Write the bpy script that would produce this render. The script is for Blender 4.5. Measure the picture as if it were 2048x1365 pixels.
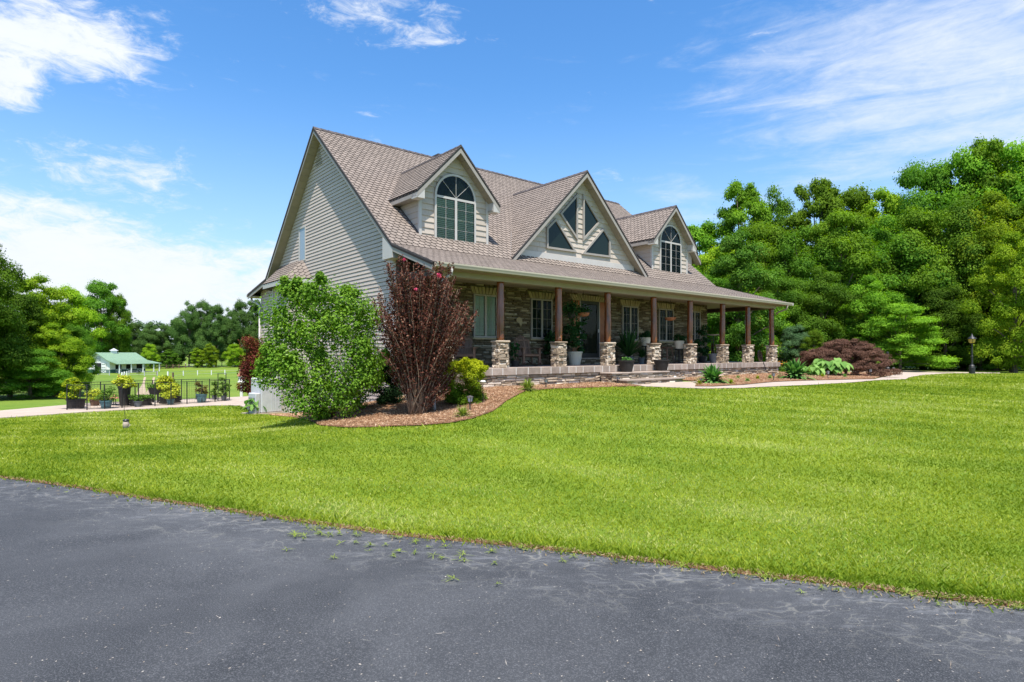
import bpy, math, random
import numpy as np
from mathutils import Vector, Matrix
from mathutils.geometry import delaunay_2d_cdt

rnd = random.Random(7)
rng = np.random.default_rng(11)
for o in list(bpy.data.objects):
    bpy.data.objects.remove(o)
S = bpy.context.scene
COL = S.collection

# ------------------------------------------------------------------ camera
EYE = 1.6
F_PX, CX, CY = 1174.0, 1024.0, 706.0
cam = bpy.data.cameras.new('camera')
cam.sensor_width = 36.0
cam.lens = 36.0 * F_PX / 2048.0
cam.shift_y = (CY - 682.5) / 2048.0
cam.clip_start, cam.clip_end = 0.1, 4000
camo = bpy.data.objects.new('camera', cam)
camo.location = (0, 0, EYE)
camo.rotation_euler = (math.radians(90), 0, 0)
COL.objects.link(camo)
S.camera = camo

# ------------------------------------------------------------------ light
TO_SUN = Vector((0.118, -0.735, 1.82)).normalized()
sun = bpy.data.lights.new('sun', 'SUN')
sun.energy = 5.0
sun.angle = math.radians(0.55)
sun.color = (1.0, 0.955, 0.89)
suno = bpy.data.objects.new('sun', sun)
suno.rotation_euler = TO_SUN.to_track_quat('Z', 'Y').to_euler()
COL.objects.link(suno)
S.view_settings.view_transform = 'Standard'
S.view_settings.look = 'None'
S.view_settings.gamma = 1.0
S.view_settings.exposure = 0.6
try:
    S.view_settings.use_curve_mapping = False
except Exception:
    pass
S.render.engine = 'CYCLES'
S.cycles.max_bounces = 8
S.cycles.transparent_max_bounces = 12
S.cycles.diffuse_bounces = 4
S.cycles.use_denoising = True
S.cycles.sample_clamp_indirect = 6

world = bpy.data.worlds.new('World')
S.world = world
world.use_nodes = True


class NT:
    """small helper to wire node trees"""
    def __init__(self, tree):
        self.t = tree
        self.t.nodes.clear()

    def n(self, typ, **kw):
        nd = self.t.nodes.new(typ)
        ins = kw.pop('ins', {})
        for k, v in kw.items():
            setattr(nd, k, v)
        for k, v in ins.items():
            s = nd.inputs[k]
            if isinstance(v, bpy.types.NodeSocket):
                self.t.links.new(v, s)
            else:
                s.default_value = v
        return nd

    def math(self, op, a, b=0.0, c=None, clamp=False):
        nd = self.t.nodes.new('ShaderNodeMath')
        nd.operation = op
        nd.use_clamp = clamp
        for i, v in enumerate((a, b, c)):
            if v is None:
                continue
            if isinstance(v, bpy.types.NodeSocket):
                self.t.links.new(v, nd.inputs[i])
            else:
                nd.inputs[i].default_value = v
        return nd.outputs[0]

    def mix(self, fac, a, b, blend='MIX'):
        nd = self.t.nodes.new('ShaderNodeMix')
        nd.data_type = 'RGBA'
        nd.blend_type = blend
        for i, v in ((0, fac), (6, a), (7, b)):
            if isinstance(v, bpy.types.NodeSocket):
                self.t.links.new(v, nd.inputs[i])
            elif i and len(v) == 3:
                nd.inputs[i].default_value = (*v, 1)
            else:
                nd.inputs[i].default_value = v
        return nd.outputs[2]

    def ramp(self, fac, stops, interp='LINEAR'):
        nd = self.t.nodes.new('ShaderNodeValToRGB')
        nd.color_ramp.interpolation = interp
        el = nd.color_ramp.elements
        while len(el) < len(stops):
            el.new(0.5)
        for e, (p, c) in zip(el, stops):
            e.position = p
            e.color = (c, c, c, 1) if isinstance(c, (int, float)) else (*c, 1)
        self.t.links.new(fac, nd.inputs[0])
        return nd.outputs[0]

    def noise(self, vec, scale, detail=4, rough=0.55, dist=0.0):
        nd = self.n('ShaderNodeTexNoise', ins={'Scale': scale, 'Detail': detail, 'Roughness': rough, 'Distortion': dist})
        if vec is not None:
            self.t.links.new(vec, nd.inputs['Vector'])
        return nd.outputs[0]

    def mapv(self, vec, loc=(0, 0, 0), rot=(0, 0, 0), sc=(1, 1, 1)):
        nd = self.n('ShaderNodeMapping', ins={'Location': loc, 'Rotation': rot, 'Scale': sc})
        self.t.links.new(vec, nd.inputs['Vector'])
        return nd.outputs[0]


def build_world():
    w = NT(world.node_tree)
    sky = w.n('ShaderNodeTexSky', sky_type='NISHITA')
    sky.sun_disc = False
    sky.sun_elevation = math.asin(TO_SUN.z)
    sky.sun_rotation = math.atan2(TO_SUN.x, TO_SUN.y)
    sky.altitude = 200
    sky.air_density = 1.1
    sky.dust_density = 1.2
    sky.ozone_density = 2.2
    tc = w.n('ShaderNodeTexCoord')
    d = tc.outputs['Generated']
    # blue a little cleaner, as in the photograph's clear air
    base = w.n('ShaderNodeHueSaturation', ins={'Hue': .502, 'Saturation': 1.32, 'Value': 1.85, 'Color': sky.outputs[0]}).outputs[0]

    def direc(px, py):
        return Vector(((px - CX) / F_PX, 1, -(py - CY) / F_PX)).normalized()
    sepd = w.n('ShaderNodeSeparateXYZ', ins={0: d})
    n_big = w.noise(w.mapv(d, sc=(1, 1, 2.1)), 5.5, 8, 0.62, 0.35)
    n_fine = w.noise(w.mapv(d, loc=(3, 1, 2), rot=(0, .3, .2), sc=(1, 1, 2.6)), 19, 9, 0.70, 0.5)
    n_streak = w.noise(w.mapv(d, loc=(1, 5, 2), rot=(0, .65, 0), sc=(1.2, 1.2, 7)), 4.0, 8, 0.62, 0.7)
    nn = w.math('ADD', w.math('MULTIPLY', n_big, .48), w.math('MULTIPLY', n_fine, .52))
    # cloud patches by direction: px, py, half width, half height, weight, roll
    patches = [(70, 60, 210, 85, .50, -.1, 0), (0, 150, 80, 80, .5, 0, 0), (130, 150, 60, 30, .3, 0, 0),
               (740, 20, 160, 60, .34, .1, 0), (850, 60, 150, 60, .30, .2, 0), (250, 350, 190, 95, .31, .1, 0), (600, 240, 260, 80, .10, 0, 0),
               (120, 545, 620, 150, .52, 0.02, 0), (420, 470, 300, 90, .2, 0.1, 0),
               (1900, 110, 420, 230, .40, -.45, 1), (2010, 220, 260, 130, .36, 0, 1), (1530, 230, 120, 260, .16, .75, 1),
               (1480, 115, 120, 50, .16, 0, 0), (1620, 380, 200, 60, .2, 0, 1), (1400, 400, 200, 80, .14, 0, 1)]
    acc = [None, None]
    for px, py, hw, hh, wt, roll, k in patches:
        c = direc(px, py)
        v = w.n('ShaderNodeVectorMath', operation='SUBTRACT', ins={0: d, 1: tuple(c)}).outputs[0]
        v = w.mapv(v, rot=(0, roll, 0), sc=(F_PX / hw, F_PX / max(hw, hh), F_PX / hh))
        ln = w.n('ShaderNodeVectorMath', operation='LENGTH', ins={0: v}).outputs['Value']
        m = w.n('ShaderNodeMapRange', interpolation_type='SMOOTHSTEP', ins={0: ln, 1: 1.25, 2: 0.0, 3: 0.0, 4: wt}).outputs[0]
        acc[k] = m if acc[k] is None else w.math('MAXIMUM', acc[k], m)
    horizon = w.n('ShaderNodeMapRange', interpolation_type='SMOOTHSTEP', ins={0: sepd.outputs[2], 1: .30, 2: .0, 3: .0, 4: .16}).outputs[0]
    a = w.math('ADD', w.math('ADD', w.math('MULTIPLY_ADD', nn, 1.5, -.25), acc[0]), w.math('MULTIPLY', horizon, .5))
    ca = w.n('ShaderNodeMapRange', interpolation_type='SMOOTHSTEP', ins={0: a, 1: .64, 2: .98, 3: 0, 4: 1}).outputs[0]
    n2 = w.math('ADD', w.math('MULTIPLY', n_streak, .7), w.math('MULTIPLY', n_fine, .3))
    b = w.math('ADD', w.math('ADD', n2, acc[1]), w.math('MULTIPLY', horizon, .4))
    cb = w.n('ShaderNodeMapRange', interpolation_type='SMOOTHSTEP', ins={0: b, 1: .56, 2: 1.08, 3: 0, 4: .85}).outputs[0]
    cov = w.math('MAXIMUM', ca, cb)
    hz = w.n('ShaderNodeMapRange', interpolation_type='SMOOTHSTEP', ins={0: sepd.outputs[2], 1: .42, 2: -.02, 3: .0, 4: .62}).outputs[0]
    base2 = w.mix(hz, base, (4.3, 5.9, 7.9))
    cloudc = w.mix(w.math('MULTIPLY', nn, 1.0), (6.0, 6.7, 7.8), (8.0, 8.2, 8.5))
    col = w.mix(cov, base2, cloudc)
    bg = w.n('ShaderNodeBackground', ins={'Color': col, 'Strength': SKY_STRENGTH})
    out = w.n('ShaderNodeOutputWorld', ins={'Surface': bg.outputs[0]})


SKY_STRENGTH = 0.088
build_world()

# ------------------------------------------------------------------ frame of the house in the world
TH = math.atan2(979, 1174)
O0 = Vector(((982 - CX) / F_PX * 17.6, 17.6, 0))
UX = Vector((math.cos(TH), math.sin(TH), 0))
UY = Vector((-math.sin(TH), math.cos(TH), 0))


def W(x, y, z=0.0):
    return O0 + UX * x + UY * y + Vector((0, 0, z))


def PZ(px, py, z):
    d = (EYE - z) * F_PX / (py - CY)
    return ((px - CX) / F_PX * d, d)


def PD(px, d):
    return ((px - CX) / F_PX * d, d)


# ------------------------------------------------------------------ terrain height
ctrl = []


def cp(xy, z):
    ctrl.append((xy[0], xy[1], z))


for x, y in [(-14, 0), (-6, 2), (0, 0), (6, 0), (14, -2), (0, -10), (-20, -8), (20, -10), (-6.6, 7.3), (0, 4.9), (3.2, 3.6), (10, 2)]:
    cp((x, y), 0.0)
cp((-12, 10), -.15); cp((-14, 16), -.55)
cp(PZ(252, 858, -.5), -.5)
cp((6, 8), .1); cp((0, 9), .12); cp((0, 12.3), .3); cp((12, 12), .2); cp((20, 16), .28)
for px, py, z in [(700, 857, .02), (940, 838, .28), (660, 828, .0), (835, 833, .12), (925, 803, .36), (1000, 798, .42), (1180, 776, .5), (1300, 772, .47), (1500, 776, .46), (1700, 766, .42), (1815, 757, .38), (1944, 749, .33), (1800, 742, .3), (600, 845, -.2), (500, 832, -.75)]:
    cp(PZ(px, py, z), z)
for x, y, z in [(-.5, -.3, .52), (5, -.4, .53), (11, -.4, .56), (18, -.4, .56), (-2.2, .5, .35), (-2.6, 4, -.2), (-2.6, 7, -.6), (-2.8, 9.5, -.85), (-2.6, 13, -.95), (-2, 16.5, -.97), (20, 3, .5), (19, 8, .4), (8, 8, .2), (8, 14, -.6)]:
    w_ = W(x, y); cp((w_.x, w_.y), z)
for px, py in [(0, 838), (170, 826), (330, 817), (450, 812), (0, 823), (200, 808), (390, 800), (510, 794)]:
    cp(PZ(px, py, -.97), -.97)
for px, d, z in [(300, 38, -1.35), (100, 40, -1.3), (450, 42, -1.4), (250, 70, -2.25), (450, 70, -2.1), (0, 60, -2.0), (336, 89, -2.6), (100, 90, -2.6), (550, 90, -2.6), (250, 150, -4.1), (450, 150, -4.2), (220, 170, -4.0), (330, 175, -4.0), (450, 200, -3.2), (0, 150, -4),
                 (300, 200, -3.7), (600, 190, -3.2), (1500, 50, .2), (1800, 50, .2), (2100, 50, .25), (1300, 70, .0), (900, 80, -1.5), (2600, 45, .3)]:
    cp(PD(px, d), z)
for a in range(0, 360, 30):
    cp((330 * math.cos(math.radians(a)), 330 * math.sin(math.radians(a))), -2.0)
C_ = np.array(ctrl)


def _tps_fit(c, lam=1e-3):
    n = len(c)
    P = c[:, :2] / 20.0
    r2 = ((P[:, None] - P[None]) ** 2).sum(-1)
    K = np.where(r2 > 0, r2 * np.log(np.maximum(r2, 1e-12)), 0) * .5 + lam * np.eye(n)
    A = np.zeros((n + 3, n + 3))
    A[:n, :n] = K
    A[:n, n] = 1
    A[:n, n + 1:] = P
    A[n, :n] = 1
    A[n + 1:, :n] = P.T
    b = np.zeros(n + 3)
    b[:n] = c[:, 2]
    return np.linalg.solve(A, b), P


_w, _P = _tps_fit(C_)


def H(x, y):
    x = np.asarray(x, float); y = np.asarray(y, float)
    sh = x.shape
    q = np.stack([x.ravel(), y.ravel()], 1)
    r = np.maximum(np.hypot(q[:, 0], q[:, 1]), 1e-6)
    qq = q * np.minimum(1, 320 / r)[:, None] / 20.0
    out = np.zeros(len(q))
    for i in range(0, len(q), 20000):
        s = qq[i:i + 20000]
        r2 = ((s[:, None] - _P[None]) ** 2).sum(-1)
        K = np.where(r2 > 0, r2 * np.log(np.maximum(r2, 1e-12)), 0) * .5
        out[i:i + 20000] = K @ _w[:-3] + _w[-3] + s @ _w[-2:]
    return out.reshape(sh)


def h1(x, y):
    return float(H(np.array([x]), np.array([y]))[0])


# ------------------------------------------------------------------ mesh helpers
class MB:
    def __init__(self):
        self.v = []; self.f = []; self.m = []; self.t = []

    def add(self, vs, fs, m=0, t=None):
        b = len(self.v)
        self.v += [tuple(p) for p in vs]
        tt = rnd.random() if t is None else t
        for f in fs:
            self.f.append(tuple(b + i for i in f))
            self.m.append(m); self.t.append(tt)
        return self

    def box(self, a, b, m=0, t=None, R=None, bev=0.0):
        x0, y0, z0 = a; x1, y1, z1 = b
        if bev:
            vs = []; e = bev
            for z in (z0, z0 + e, z1 - e, z1):
                i = e if z in (z0, z1) else 0
                for (x, y) in ((x0 + i, y0 + e), (x0 + e, y0 + i), (x1 - e, y0 + i), (x1 - i, y0 + e), (x1 - i, y1 - e), (x1 - e, y1 - i), (x0 + e, y1 - i), (x0 + i, y1 - e)):
                    vs.append((x, y, z))
            fs = [tuple(range(7, -1, -1)), tuple(range(24, 32))]
            for k in range(3):
                for j in range(8):
                    fs.append((k * 8 + j, k * 8 + (j + 1) % 8, k * 8 + 8 + (j + 1) % 8, k * 8 + 8 + j))
        else:
            vs = [(x0, y0, z0), (x1, y0, z0), (x1, y1, z0), (x0, y1, z0), (x0, y0, z1), (x1, y0, z1), (x1, y1, z1), (x0, y1, z1)]
            fs = [(0, 3, 2, 1), (4, 5, 6, 7), (0, 1, 5, 4), (1, 2, 6, 5), (2, 3, 7, 6), (3, 0, 4, 7)]
        if R is not None:
            vs = [R @ Vector(p) for p in vs]
        return self.add(vs, fs, m, t)

    def bar(self, p, q, w, h, m=0, t=None, up=(0, 0, 1)):
        p = Vector(p); q = Vector(q); d = (q - p)
        L = d.length; d.normalize()
        u = Vector(up)
        s = d.cross(u)
        if s.length < 1e-4:
            s = d.cross(Vector((1, 0, 0)))
        s.normalize(); u = s.cross(d)
        vs = []
        for c in (p, q):
            for a, b in ((-1, -1), (1, -1), (1, 1), (-1, 1)):
                vs.append(c + s * a * w / 2 + u * b * h / 2)
        return self.add(vs, [(0, 3, 2, 1), (4, 5, 6, 7), (0, 1, 5, 4), (1, 2, 6, 5), (2, 3, 7, 6), (3, 0, 4, 7)], m, t)

    def tube(self, pts, rad, n=8, m=0, t=None, cap=True):
        pts = [Vector(p) for p in pts]
        if not hasattr(rad, '__len__'):
            rad = [rad] * len(pts)
        vs = []
        a0 = None
        for i, p in enumerate(pts):
            d = (pts[min(i + 1, len(pts) - 1)] - pts[max(i - 1, 0)])
            d = d.normalized() if d.length > 1e-9 else Vector((0, 0, 1))
            if a0 is None:
                a0 = d.orthogonal().normalized()
            a0 = (a0 - d * a0.dot(d))
            a0 = a0.normalized() if a0.length > 1e-6 else d.orthogonal().normalized()
            b0 = d.cross(a0)
            for k in range(n):
                an = 2 * math.pi * k / n
                vs.append(p + (a0 * math.cos(an) + b0 * math.sin(an)) * rad[i])
        fs = []
        for i in range(len(pts) - 1):
            for k in range(n):
                fs.append((i * n + k, i * n + (k + 1) % n, (i + 1) * n + (k + 1) % n, (i + 1) * n + k))
        if cap:
            fs.append(tuple(range(n - 1, -1, -1)))
            fs.append(tuple((len(pts) - 1) * n + k for k in range(n)))
        return self.add(vs, fs, m, t)

    def lathe(self, prof, n=20, c=(0, 0, 0), m=0, t=None, sx=1, sy=1):
        vs = []
        for r, z in prof:
            for k in range(n):
                a = 2 * math.pi * k / n
                vs.append((c[0] + r * math.cos(a) * sx, c[1] + r * math.sin(a) * sy, c[2] + z))
        fs = []
        for i in range(len(prof) - 1):
            for k in range(n):
                fs.append((i * n + k, i * n + (k + 1) % n, (i + 1) * n + (k + 1) % n, (i + 1) * n + k))
        fs.append(tuple(range(n - 1, -1, -1)))
        fs.append(tuple((len(prof) - 1) * n + k for k in range(n)))
        return self.add(vs, fs, m, t)

    def prism(self, poly, off, m=0, t=None):
        """poly: list of 3-D points, extruded by vector off"""
        off = Vector(off); n = len(poly)
        vs = [Vector(p) for p in poly] + [Vector(p) + off for p in poly]
        fs = [tuple(range(n - 1, -1, -1)), tuple(range(n, 2 * n))]
        for i in range(n):
            fs.append((i, (i + 1) % n, n + (i + 1) % n, n + i))
        return self.add(vs, fs, m, t)


def ob(name, mb, mats, parent=None, kind=None, smooth=False, loc=None):
    me = bpy.data.meshes.new(name)
    me.from_pydata(mb.v, [], mb.f)
    mats = mats if isinstance(mats, (list, tuple)) else [mats]
    for m in mats:
        me.materials.append(m)
    if len(mats) > 1:
        me.polygons.foreach_set('material_index', mb.m)
    at = me.attributes.new('tint', 'FLOAT', 'FACE')
    at.data.foreach_set('value', mb.t)
    if smooth:
        me.polygons.foreach_set('use_smooth', [True] * len(me.polygons))
    me.update()
    o = bpy.data.objects.new(name, me)
    COL.objects.link(o)
    if parent is not None:
        o.parent = parent
    if kind:
        o['kind'] = kind
    if loc is not None:
        o.location = loc
    return o


def fast_mesh(name, V, nper, mat, tint=None, parent=None, kind=None, F=None):
    """V: (n,3) verts, consecutive groups of nper form faces (or F (m,k))"""
    me = bpy.data.meshes.new(name)
    V = np.ascontiguousarray(V, dtype=np.float32)
    if F is None:
        nf = len(V) // nper
        idx = np.arange(nf * nper, dtype=np.int32)
    else:
        nper = F.shape[1]; nf = len(F); idx = F.astype(np.int32).ravel()
    me.vertices.add(len(V)); me.vertices.foreach_set('co', V.ravel())
    me.loops.add(nf * nper); me.loops.foreach_set('vertex_index', idx)
    me.polygons.add(nf)
    me.polygons.foreach_set('loop_start', np.arange(0, nf * nper, nper, dtype=np.int32))
    try:
        me.polygons.foreach_set('loop_total', np.full(nf, nper, dtype=np.int32))
    except Exception:
        pass
    me.materials.append(mat)
    if tint is not None:
        at = me.attributes.new('tint', 'FLOAT', 'FACE')
        at.data.foreach_set('value', tint.astype(np.float32))
    me.update(calc_edges=True)
    me.validate()
    o = bpy.data.objects.new(name, me)
    COL.objects.link(o)
    if parent is not None:
        o.parent = parent
    if kind:
        o['kind'] = kind
    return o


def thing(name, label, cat, loc=(0, 0, 0), rz=0.0, group=None):
    o = bpy.data.objects.new(name, None)
    o.empty_display_size = .2
    COL.objects.link(o)
    o.location = loc
    o.rotation_euler = (0, 0, rz)
    tag(o, label, cat, group)
    return o


def tag(o, label=None, cat=None, group=None, kind=None):
    if label: o['label'] = label
    if cat: o['category'] = cat
    if group: o['group'] = group
    if kind: o['kind'] = kind
    return o


def dup(root, loc, rz, label=None, group=None, sc=None):
    r = root.copy(); COL.objects.link(r)
    r.location = loc; r.rotation_euler = (0, 0, rz)
    if sc is not None:
        r.scale = sc
    if label: r['label'] = label
    if group: r['group'] = group
    for ch in list(root.children):
        c = ch.copy(); COL.objects.link(c); c.parent = r
        for g in ch.children:
            d = g.copy(); COL.objects.link(d); d.parent = c
    return r


# ------------------------------------------------------------------ materials
def mat_base(name):
    m = bpy.data.materials.new(name)
    m.use_nodes = True
    return m, NT(m.node_tree)


def finish(w, col, rough=.8, bump=None, bstr=.3, bdist=.02, spec=.3, metal=0.0, extra=None):
    p = w.n('ShaderNodeBsdfPrincipled', ins={'Roughness': rough, 'Metallic': metal, 'Specular IOR Level': spec})
    if isinstance(col, bpy.types.NodeSocket):
        w.t.links.new(col, p.inputs['Base Color'])
    else:
        p.inputs['Base Color'].default_value = (*col, 1)
    if bump is not None:
        b = w.n('ShaderNodeBump', ins={'Strength': bstr, 'Distance': bdist, 'Height': bump})
        w.t.links.new(b.outputs[0], p.inputs['Normal'])
    if extra:
        for k, v in extra.items():
            p.inputs[k].default_value = v
    w.n('ShaderNodeOutputMaterial', ins={'Surface': p.outputs[0]})
    return p


def surf(name, c1, c2, scale=8, rough=.8, tintamt=.25, bstr=.2, spec=.3, metal=0, stretch=(1, 1, 1), c3=None, bdist=.01, nscale=None):
    """general noisy surface; the face attribute 'tint' varies pieces"""
    m, w = mat_base(name)
    tc = w.n('ShaderNodeTexCoord')
    v = w.mapv(tc.outputs['Object'], sc=stretch)
    n = w.noise(v, scale, 5, .6)
    col = w.mix(w.ramp(n, [(.3, 0.0), (.7, 1.0)]), c1, c2)
    at = w.n('ShaderNodeAttribute', attribute_name='tint')
    if c3 is not None:
        col = w.mix(w.ramp(at.outputs['Fac'], [(.55, 0.0), (.95, 1.0)]), col, c3)
    hv = w.n('ShaderNodeHueSaturation', ins={'Color': col, 'Value': w.math('MULTIPLY_ADD', at.outputs['Fac'], 2 * tintamt, 1 - tintamt)})
    n2 = w.noise(v, nscale or scale * 5, 4, .65)
    finish(w, hv.outputs[0], rough, n2, bstr, bdist, spec, metal)
    return m


def leafmat(name, c_dark, c_light, trans=.30, rough=.75, c3=None, objvar=.28, nsc=1.2, spec=.07):
    m, w = mat_base(name)
    at = w.n('ShaderNodeAttribute', attribute_name='tint')
    oi = w.n('ShaderNodeObjectInfo')
    tc = w.n('ShaderNodeTexCoord')
    n = w.noise(tc.outputs['Object'], nsc, 3, .6)
    f = w.math('ADD', w.math('MULTIPLY', at.outputs['Fac'], .6), w.math('MULTIPLY', n, .5), clamp=True)
    col = w.mix(w.ramp(f, [(.2, 0.0), (.85, 1.0)]), c_dark, c_light)
    if c3 is not None:
        col = w.mix(w.ramp(at.outputs['Fac'], [(.86, 0.0), (.98, .8)]), col, c3)
    hv = w.n('ShaderNodeHueSaturation', ins={'Color': col,
             'Hue': w.math('MULTIPLY_ADD', oi.outputs['Random'], .020 * (objvar > 0), .495 if objvar > 0 else .5),
             'Value': w.math('MULTIPLY_ADD', oi.outputs['Random'], 2 * objvar, 1 - objvar)})
    p = w.n('ShaderNodeBsdfPrincipled', ins={'Roughness': rough, 'Specular IOR Level': spec, 'Base Color': hv.outputs[0]})
    tcol = w.n('ShaderNodeHueSaturation', ins={'Color': hv.outputs[0], 'Saturation': 1.15, 'Value': 1.35})
    tr = w.n('ShaderNodeBsdfTranslucent', ins={'Color': tcol.outputs[0]})
    mx = w.n('ShaderNodeMixShader', ins={0: trans, 1: p.outputs[0], 2: tr.outputs[0]})
    w.n('ShaderNodeOutputMaterial', ins={'Surface': mx.outputs[0]})
    return m


M = {}
M['siding'] = surf('siding', (.475, .395, .34), (.525, .44, .38), 3, .6, .04, .08, stretch=(1, 1, 8))
M['shake'] = surf('shake_siding', (.43, .365, .30), (.50, .43, .355), 14, .75, .09, .35, stretch=(3, 3, .4))
M['trim'] = surf('trim', (.30, .27, .235), (.34, .305, .265), 4, .55, .03, .05)
M['trim_light'] = surf('trim_light', (.46, .43, .39), (.50, .47, .43), 4, .5, .03, .05)
M['gutter'] = surf('gutter', (.44, .38, .29), (.48, .42, .32), 4, .45, .03, .05)
M['soffit'] = surf('soffit', (.28, .235, .175), (.32, .27, .205), 4, .6, .05, .05)
M['shingle'] = surf('shingle', (.195, .157, .128), (.255, .21, .175), 20, .9, .13, .5, nscale=160, bdist=.004)
M['shingle_edge'] = surf('shingle_edge', (.035, .028, .024), (.06, .045, .04), 20, .95, .2, .2)
M['flashing'] = surf('flashing', (.16, .16, .165), (.22, .22, .22), 5, .5, .1, .1)
M['ridge_dark'] = surf('ridge_dark', (.06, .05, .05), (.1, .085, .08), 8, .9, .2, .2)
M['mortar'] = surf('mortar', (.10, .085, .065), (.17, .145, .11), 10, .95, .1, .3)
M['grout'] = surf('grout', (.52, .48, .43), (.6, .56, .5), 10, .9, .1, .2)
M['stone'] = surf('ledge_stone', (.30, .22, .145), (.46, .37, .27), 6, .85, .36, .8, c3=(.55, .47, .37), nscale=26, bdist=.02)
M['stone_shaded'] = surf('shaded_wall_stone', (.105, .078, .042), (.185, .14, .080), 6, .85, .4, .6, c3=(.25, .215, .15), nscale=26, bdist=.02)  # ledge stone with the shade under the porch darkened into its colour
M['keystone'] = surf('lintel_stone', (.27, .22, .125), (.34, .28, .17), 8, .8, .15, .3)
M['coping'] = surf('coping_stone', (.27, .21, .165), (.38, .31, .255), 5, .7, .2, .4, nscale=22)
M['floor'] = surf('porch_floor', (.26, .20, .17), (.33, .27, .24), 4, .7, .1, .2)
M['log'] = surf('log', (.045, .013, .005), (.30, .085, .02), 3, .24, .12, .4, stretch=(5, 5, .5), nscale=12, spec=.75)
M['beam'] = surf('beam', (.05, .03, .02), (.09, .055, .035), 4, .6, .1, .3)
M['weathered'] = surf('weathered_wood', (.13, .075, .05), (.21, .13, .09), 5, .8, .2, .4, stretch=(4, 4, .6))
M['pot_white'] = surf('white_pot', (.60, .54, .42), (.66, .60, .48), 4, .55, .05, .08)
M['pot_black'] = surf('black_pot', (.018, .016, .015), (.035, .03, .028), 6, .6, .1, .2)
M['pot_teal'] = surf('teal_pot', (.05, .13, .15), (.10, .20, .22), 5, .4, .15, .2, spec=.5)
M['pot_slate'] = surf('slate_pot', (.09, .10, .11), (.14, .15, .16), 5, .6, .1, .2)
M['terracotta'] = surf('terracotta', (.35, .13, .06), (.45, .19, .10), 5, .8, .15, .2)
M['copper'] = surf('copper_roof', (.45, .17, .09), (.55, .26, .15), 5, .5, .1, .1, metal=.3)
M['black_metal'] = surf('black_metal', (.012, .012, .013), (.02, .02, .02), 8, .45, .1, .1, spec=.5)
M['bronze'] = surf('bronze_light', (.05, .045, .04), (.08, .07, .06), 8, .5, .1, .1)
M['steel'] = surf('painted_steel', (.42, .42, .43), (.5, .5, .5), 3, .5, .06, .08)
M['ac_beige'] = surf('beige_unit', (.62, .53, .46), (.66, .58, .5), 3, .5, .03, .05)
M['white'] = surf('white_paint', (.72, .70, .66), (.78, .77, .73), 5, .5, .05, .08)
M['barn_green'] = surf('green_metal_roof', (.19, .29, .19), (.23, .33, .22), 1.5, .45, .05, .05, stretch=(1, 1, 1))
M['barn_dark_green'] = surf('dark_green_panel', (.03, .10, .07), (.05, .13, .09), 2, .6, .1, .05)
M['dark'] = surf('dark_interior', (.012, .012, .014), (.02, .02, .02), 3, .9, .1, 0)  # near-black boards painted to stand for unlit space behind panes and openings
M['blind'] = surf('blind_slat', (.66, .68, .60), (.72, .74, .66), 3, .6, .05, .02)
M['door_red'] = surf('door_wood', (.24, .075, .03), (.32, .12, .05), 4, .4, .1, .1)
M['concrete'] = surf('concrete', (.36, .29, .23), (.44, .36, .29), 1.2, .85, .05, .2, nscale=40)
M['bark'] = surf('bark', (.10, .075, .055), (.19, .15, .11), 4, .95, .15, .8, stretch=(3, 3, .5), nscale=14, bdist=.05)
M['stem'] = surf('shrub_stem', (.17, .12, .08), (.30, .22, .15), 6, .85, .2, .4)
M['orange_wood'] = surf('cedar', (.35, .16, .07), (.45, .24, .11), 5, .7, .1, .2)
M['amber'] = surf('amber_glass', (.55, .33, .08), (.6, .4, .12), 5, .2, .05, 0)
M['soil'] = surf('soil', (.05, .03, .02), (.09, .055, .035), 12, .95, .1, .5)

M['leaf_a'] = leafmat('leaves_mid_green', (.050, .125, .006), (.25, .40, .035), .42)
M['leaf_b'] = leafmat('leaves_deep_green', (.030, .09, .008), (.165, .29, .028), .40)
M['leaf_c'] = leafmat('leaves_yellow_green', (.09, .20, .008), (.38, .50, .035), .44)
M['leaf_far'] = leafmat('leaves_far', (.05, .11, .025), (.13, .22, .05), .30)
M['leaf_shrub'] = leafmat('leaves_shrub_green', (.055, .15, .012), (.24, .40, .045), .36, objvar=0, c3=(.46, .52, .25), nsc=1.6)
M['leaf_burg'] = leafmat('leaves_burgundy', (.045, .014, .011), (.145, .055, .036), .22, objvar=0, c3=(.38, .20, .13), nsc=1.5)
M['leaf_nandina'] = leafmat('leaves_lime', (.05, .14, .01), (.42, .46, .02), .32, objvar=0, nsc=2.0)
M['leaf_maple'] = leafmat('leaves_bronze_maple', (.08, .040, .028), (.23, .128, .088), .25, objvar=0, nsc=2.0)
M['leaf_redmaple'] = leafmat('leaves_red_maple', (.05, .014, .010), (.17, .045, .028), .25, objvar=0, c3=(.2, .25, .05))
M['leaf_hosta'] = leafmat('leaves_hosta', (.04, .13, .022), (.16, .32, .08), .28, objvar=0, nsc=3)
M['leaf_big'] = leafmat('leaves_pale_green', (.10, .23, .045), (.26, .42, .11), .3, objvar=0, nsc=3)
M['leaf_yellow'] = leafmat('leaves_yellow', (.24, .33, .025), (.58, .58, .06), .3, objvar=0, nsc=3)
M['leaf_pot'] = leafmat('leaves_potted', (.05, .12, .02), (.16, .27, .04), .3, objvar=0, nsc=3)
M['leaf_darkpot'] = leafmat('leaves_houseplant', (.015, .05, .015), (.04, .11, .03), .25, objvar=0, nsc=3)
M['leaf_evergreen'] = leafmat('leaves_dark_evergreen', (.010, .028, .010), (.03, .07, .02), .15, objvar=0)
M['pink'] = leafmat('pink_flower', (.6, .06, .14), (.75, .16, .25), .2, objvar=0)
M['orange_fl'] = leafmat('orange_flower', (.7, .25, .05), (.8, .45, .1), .2, objvar=0)


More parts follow.
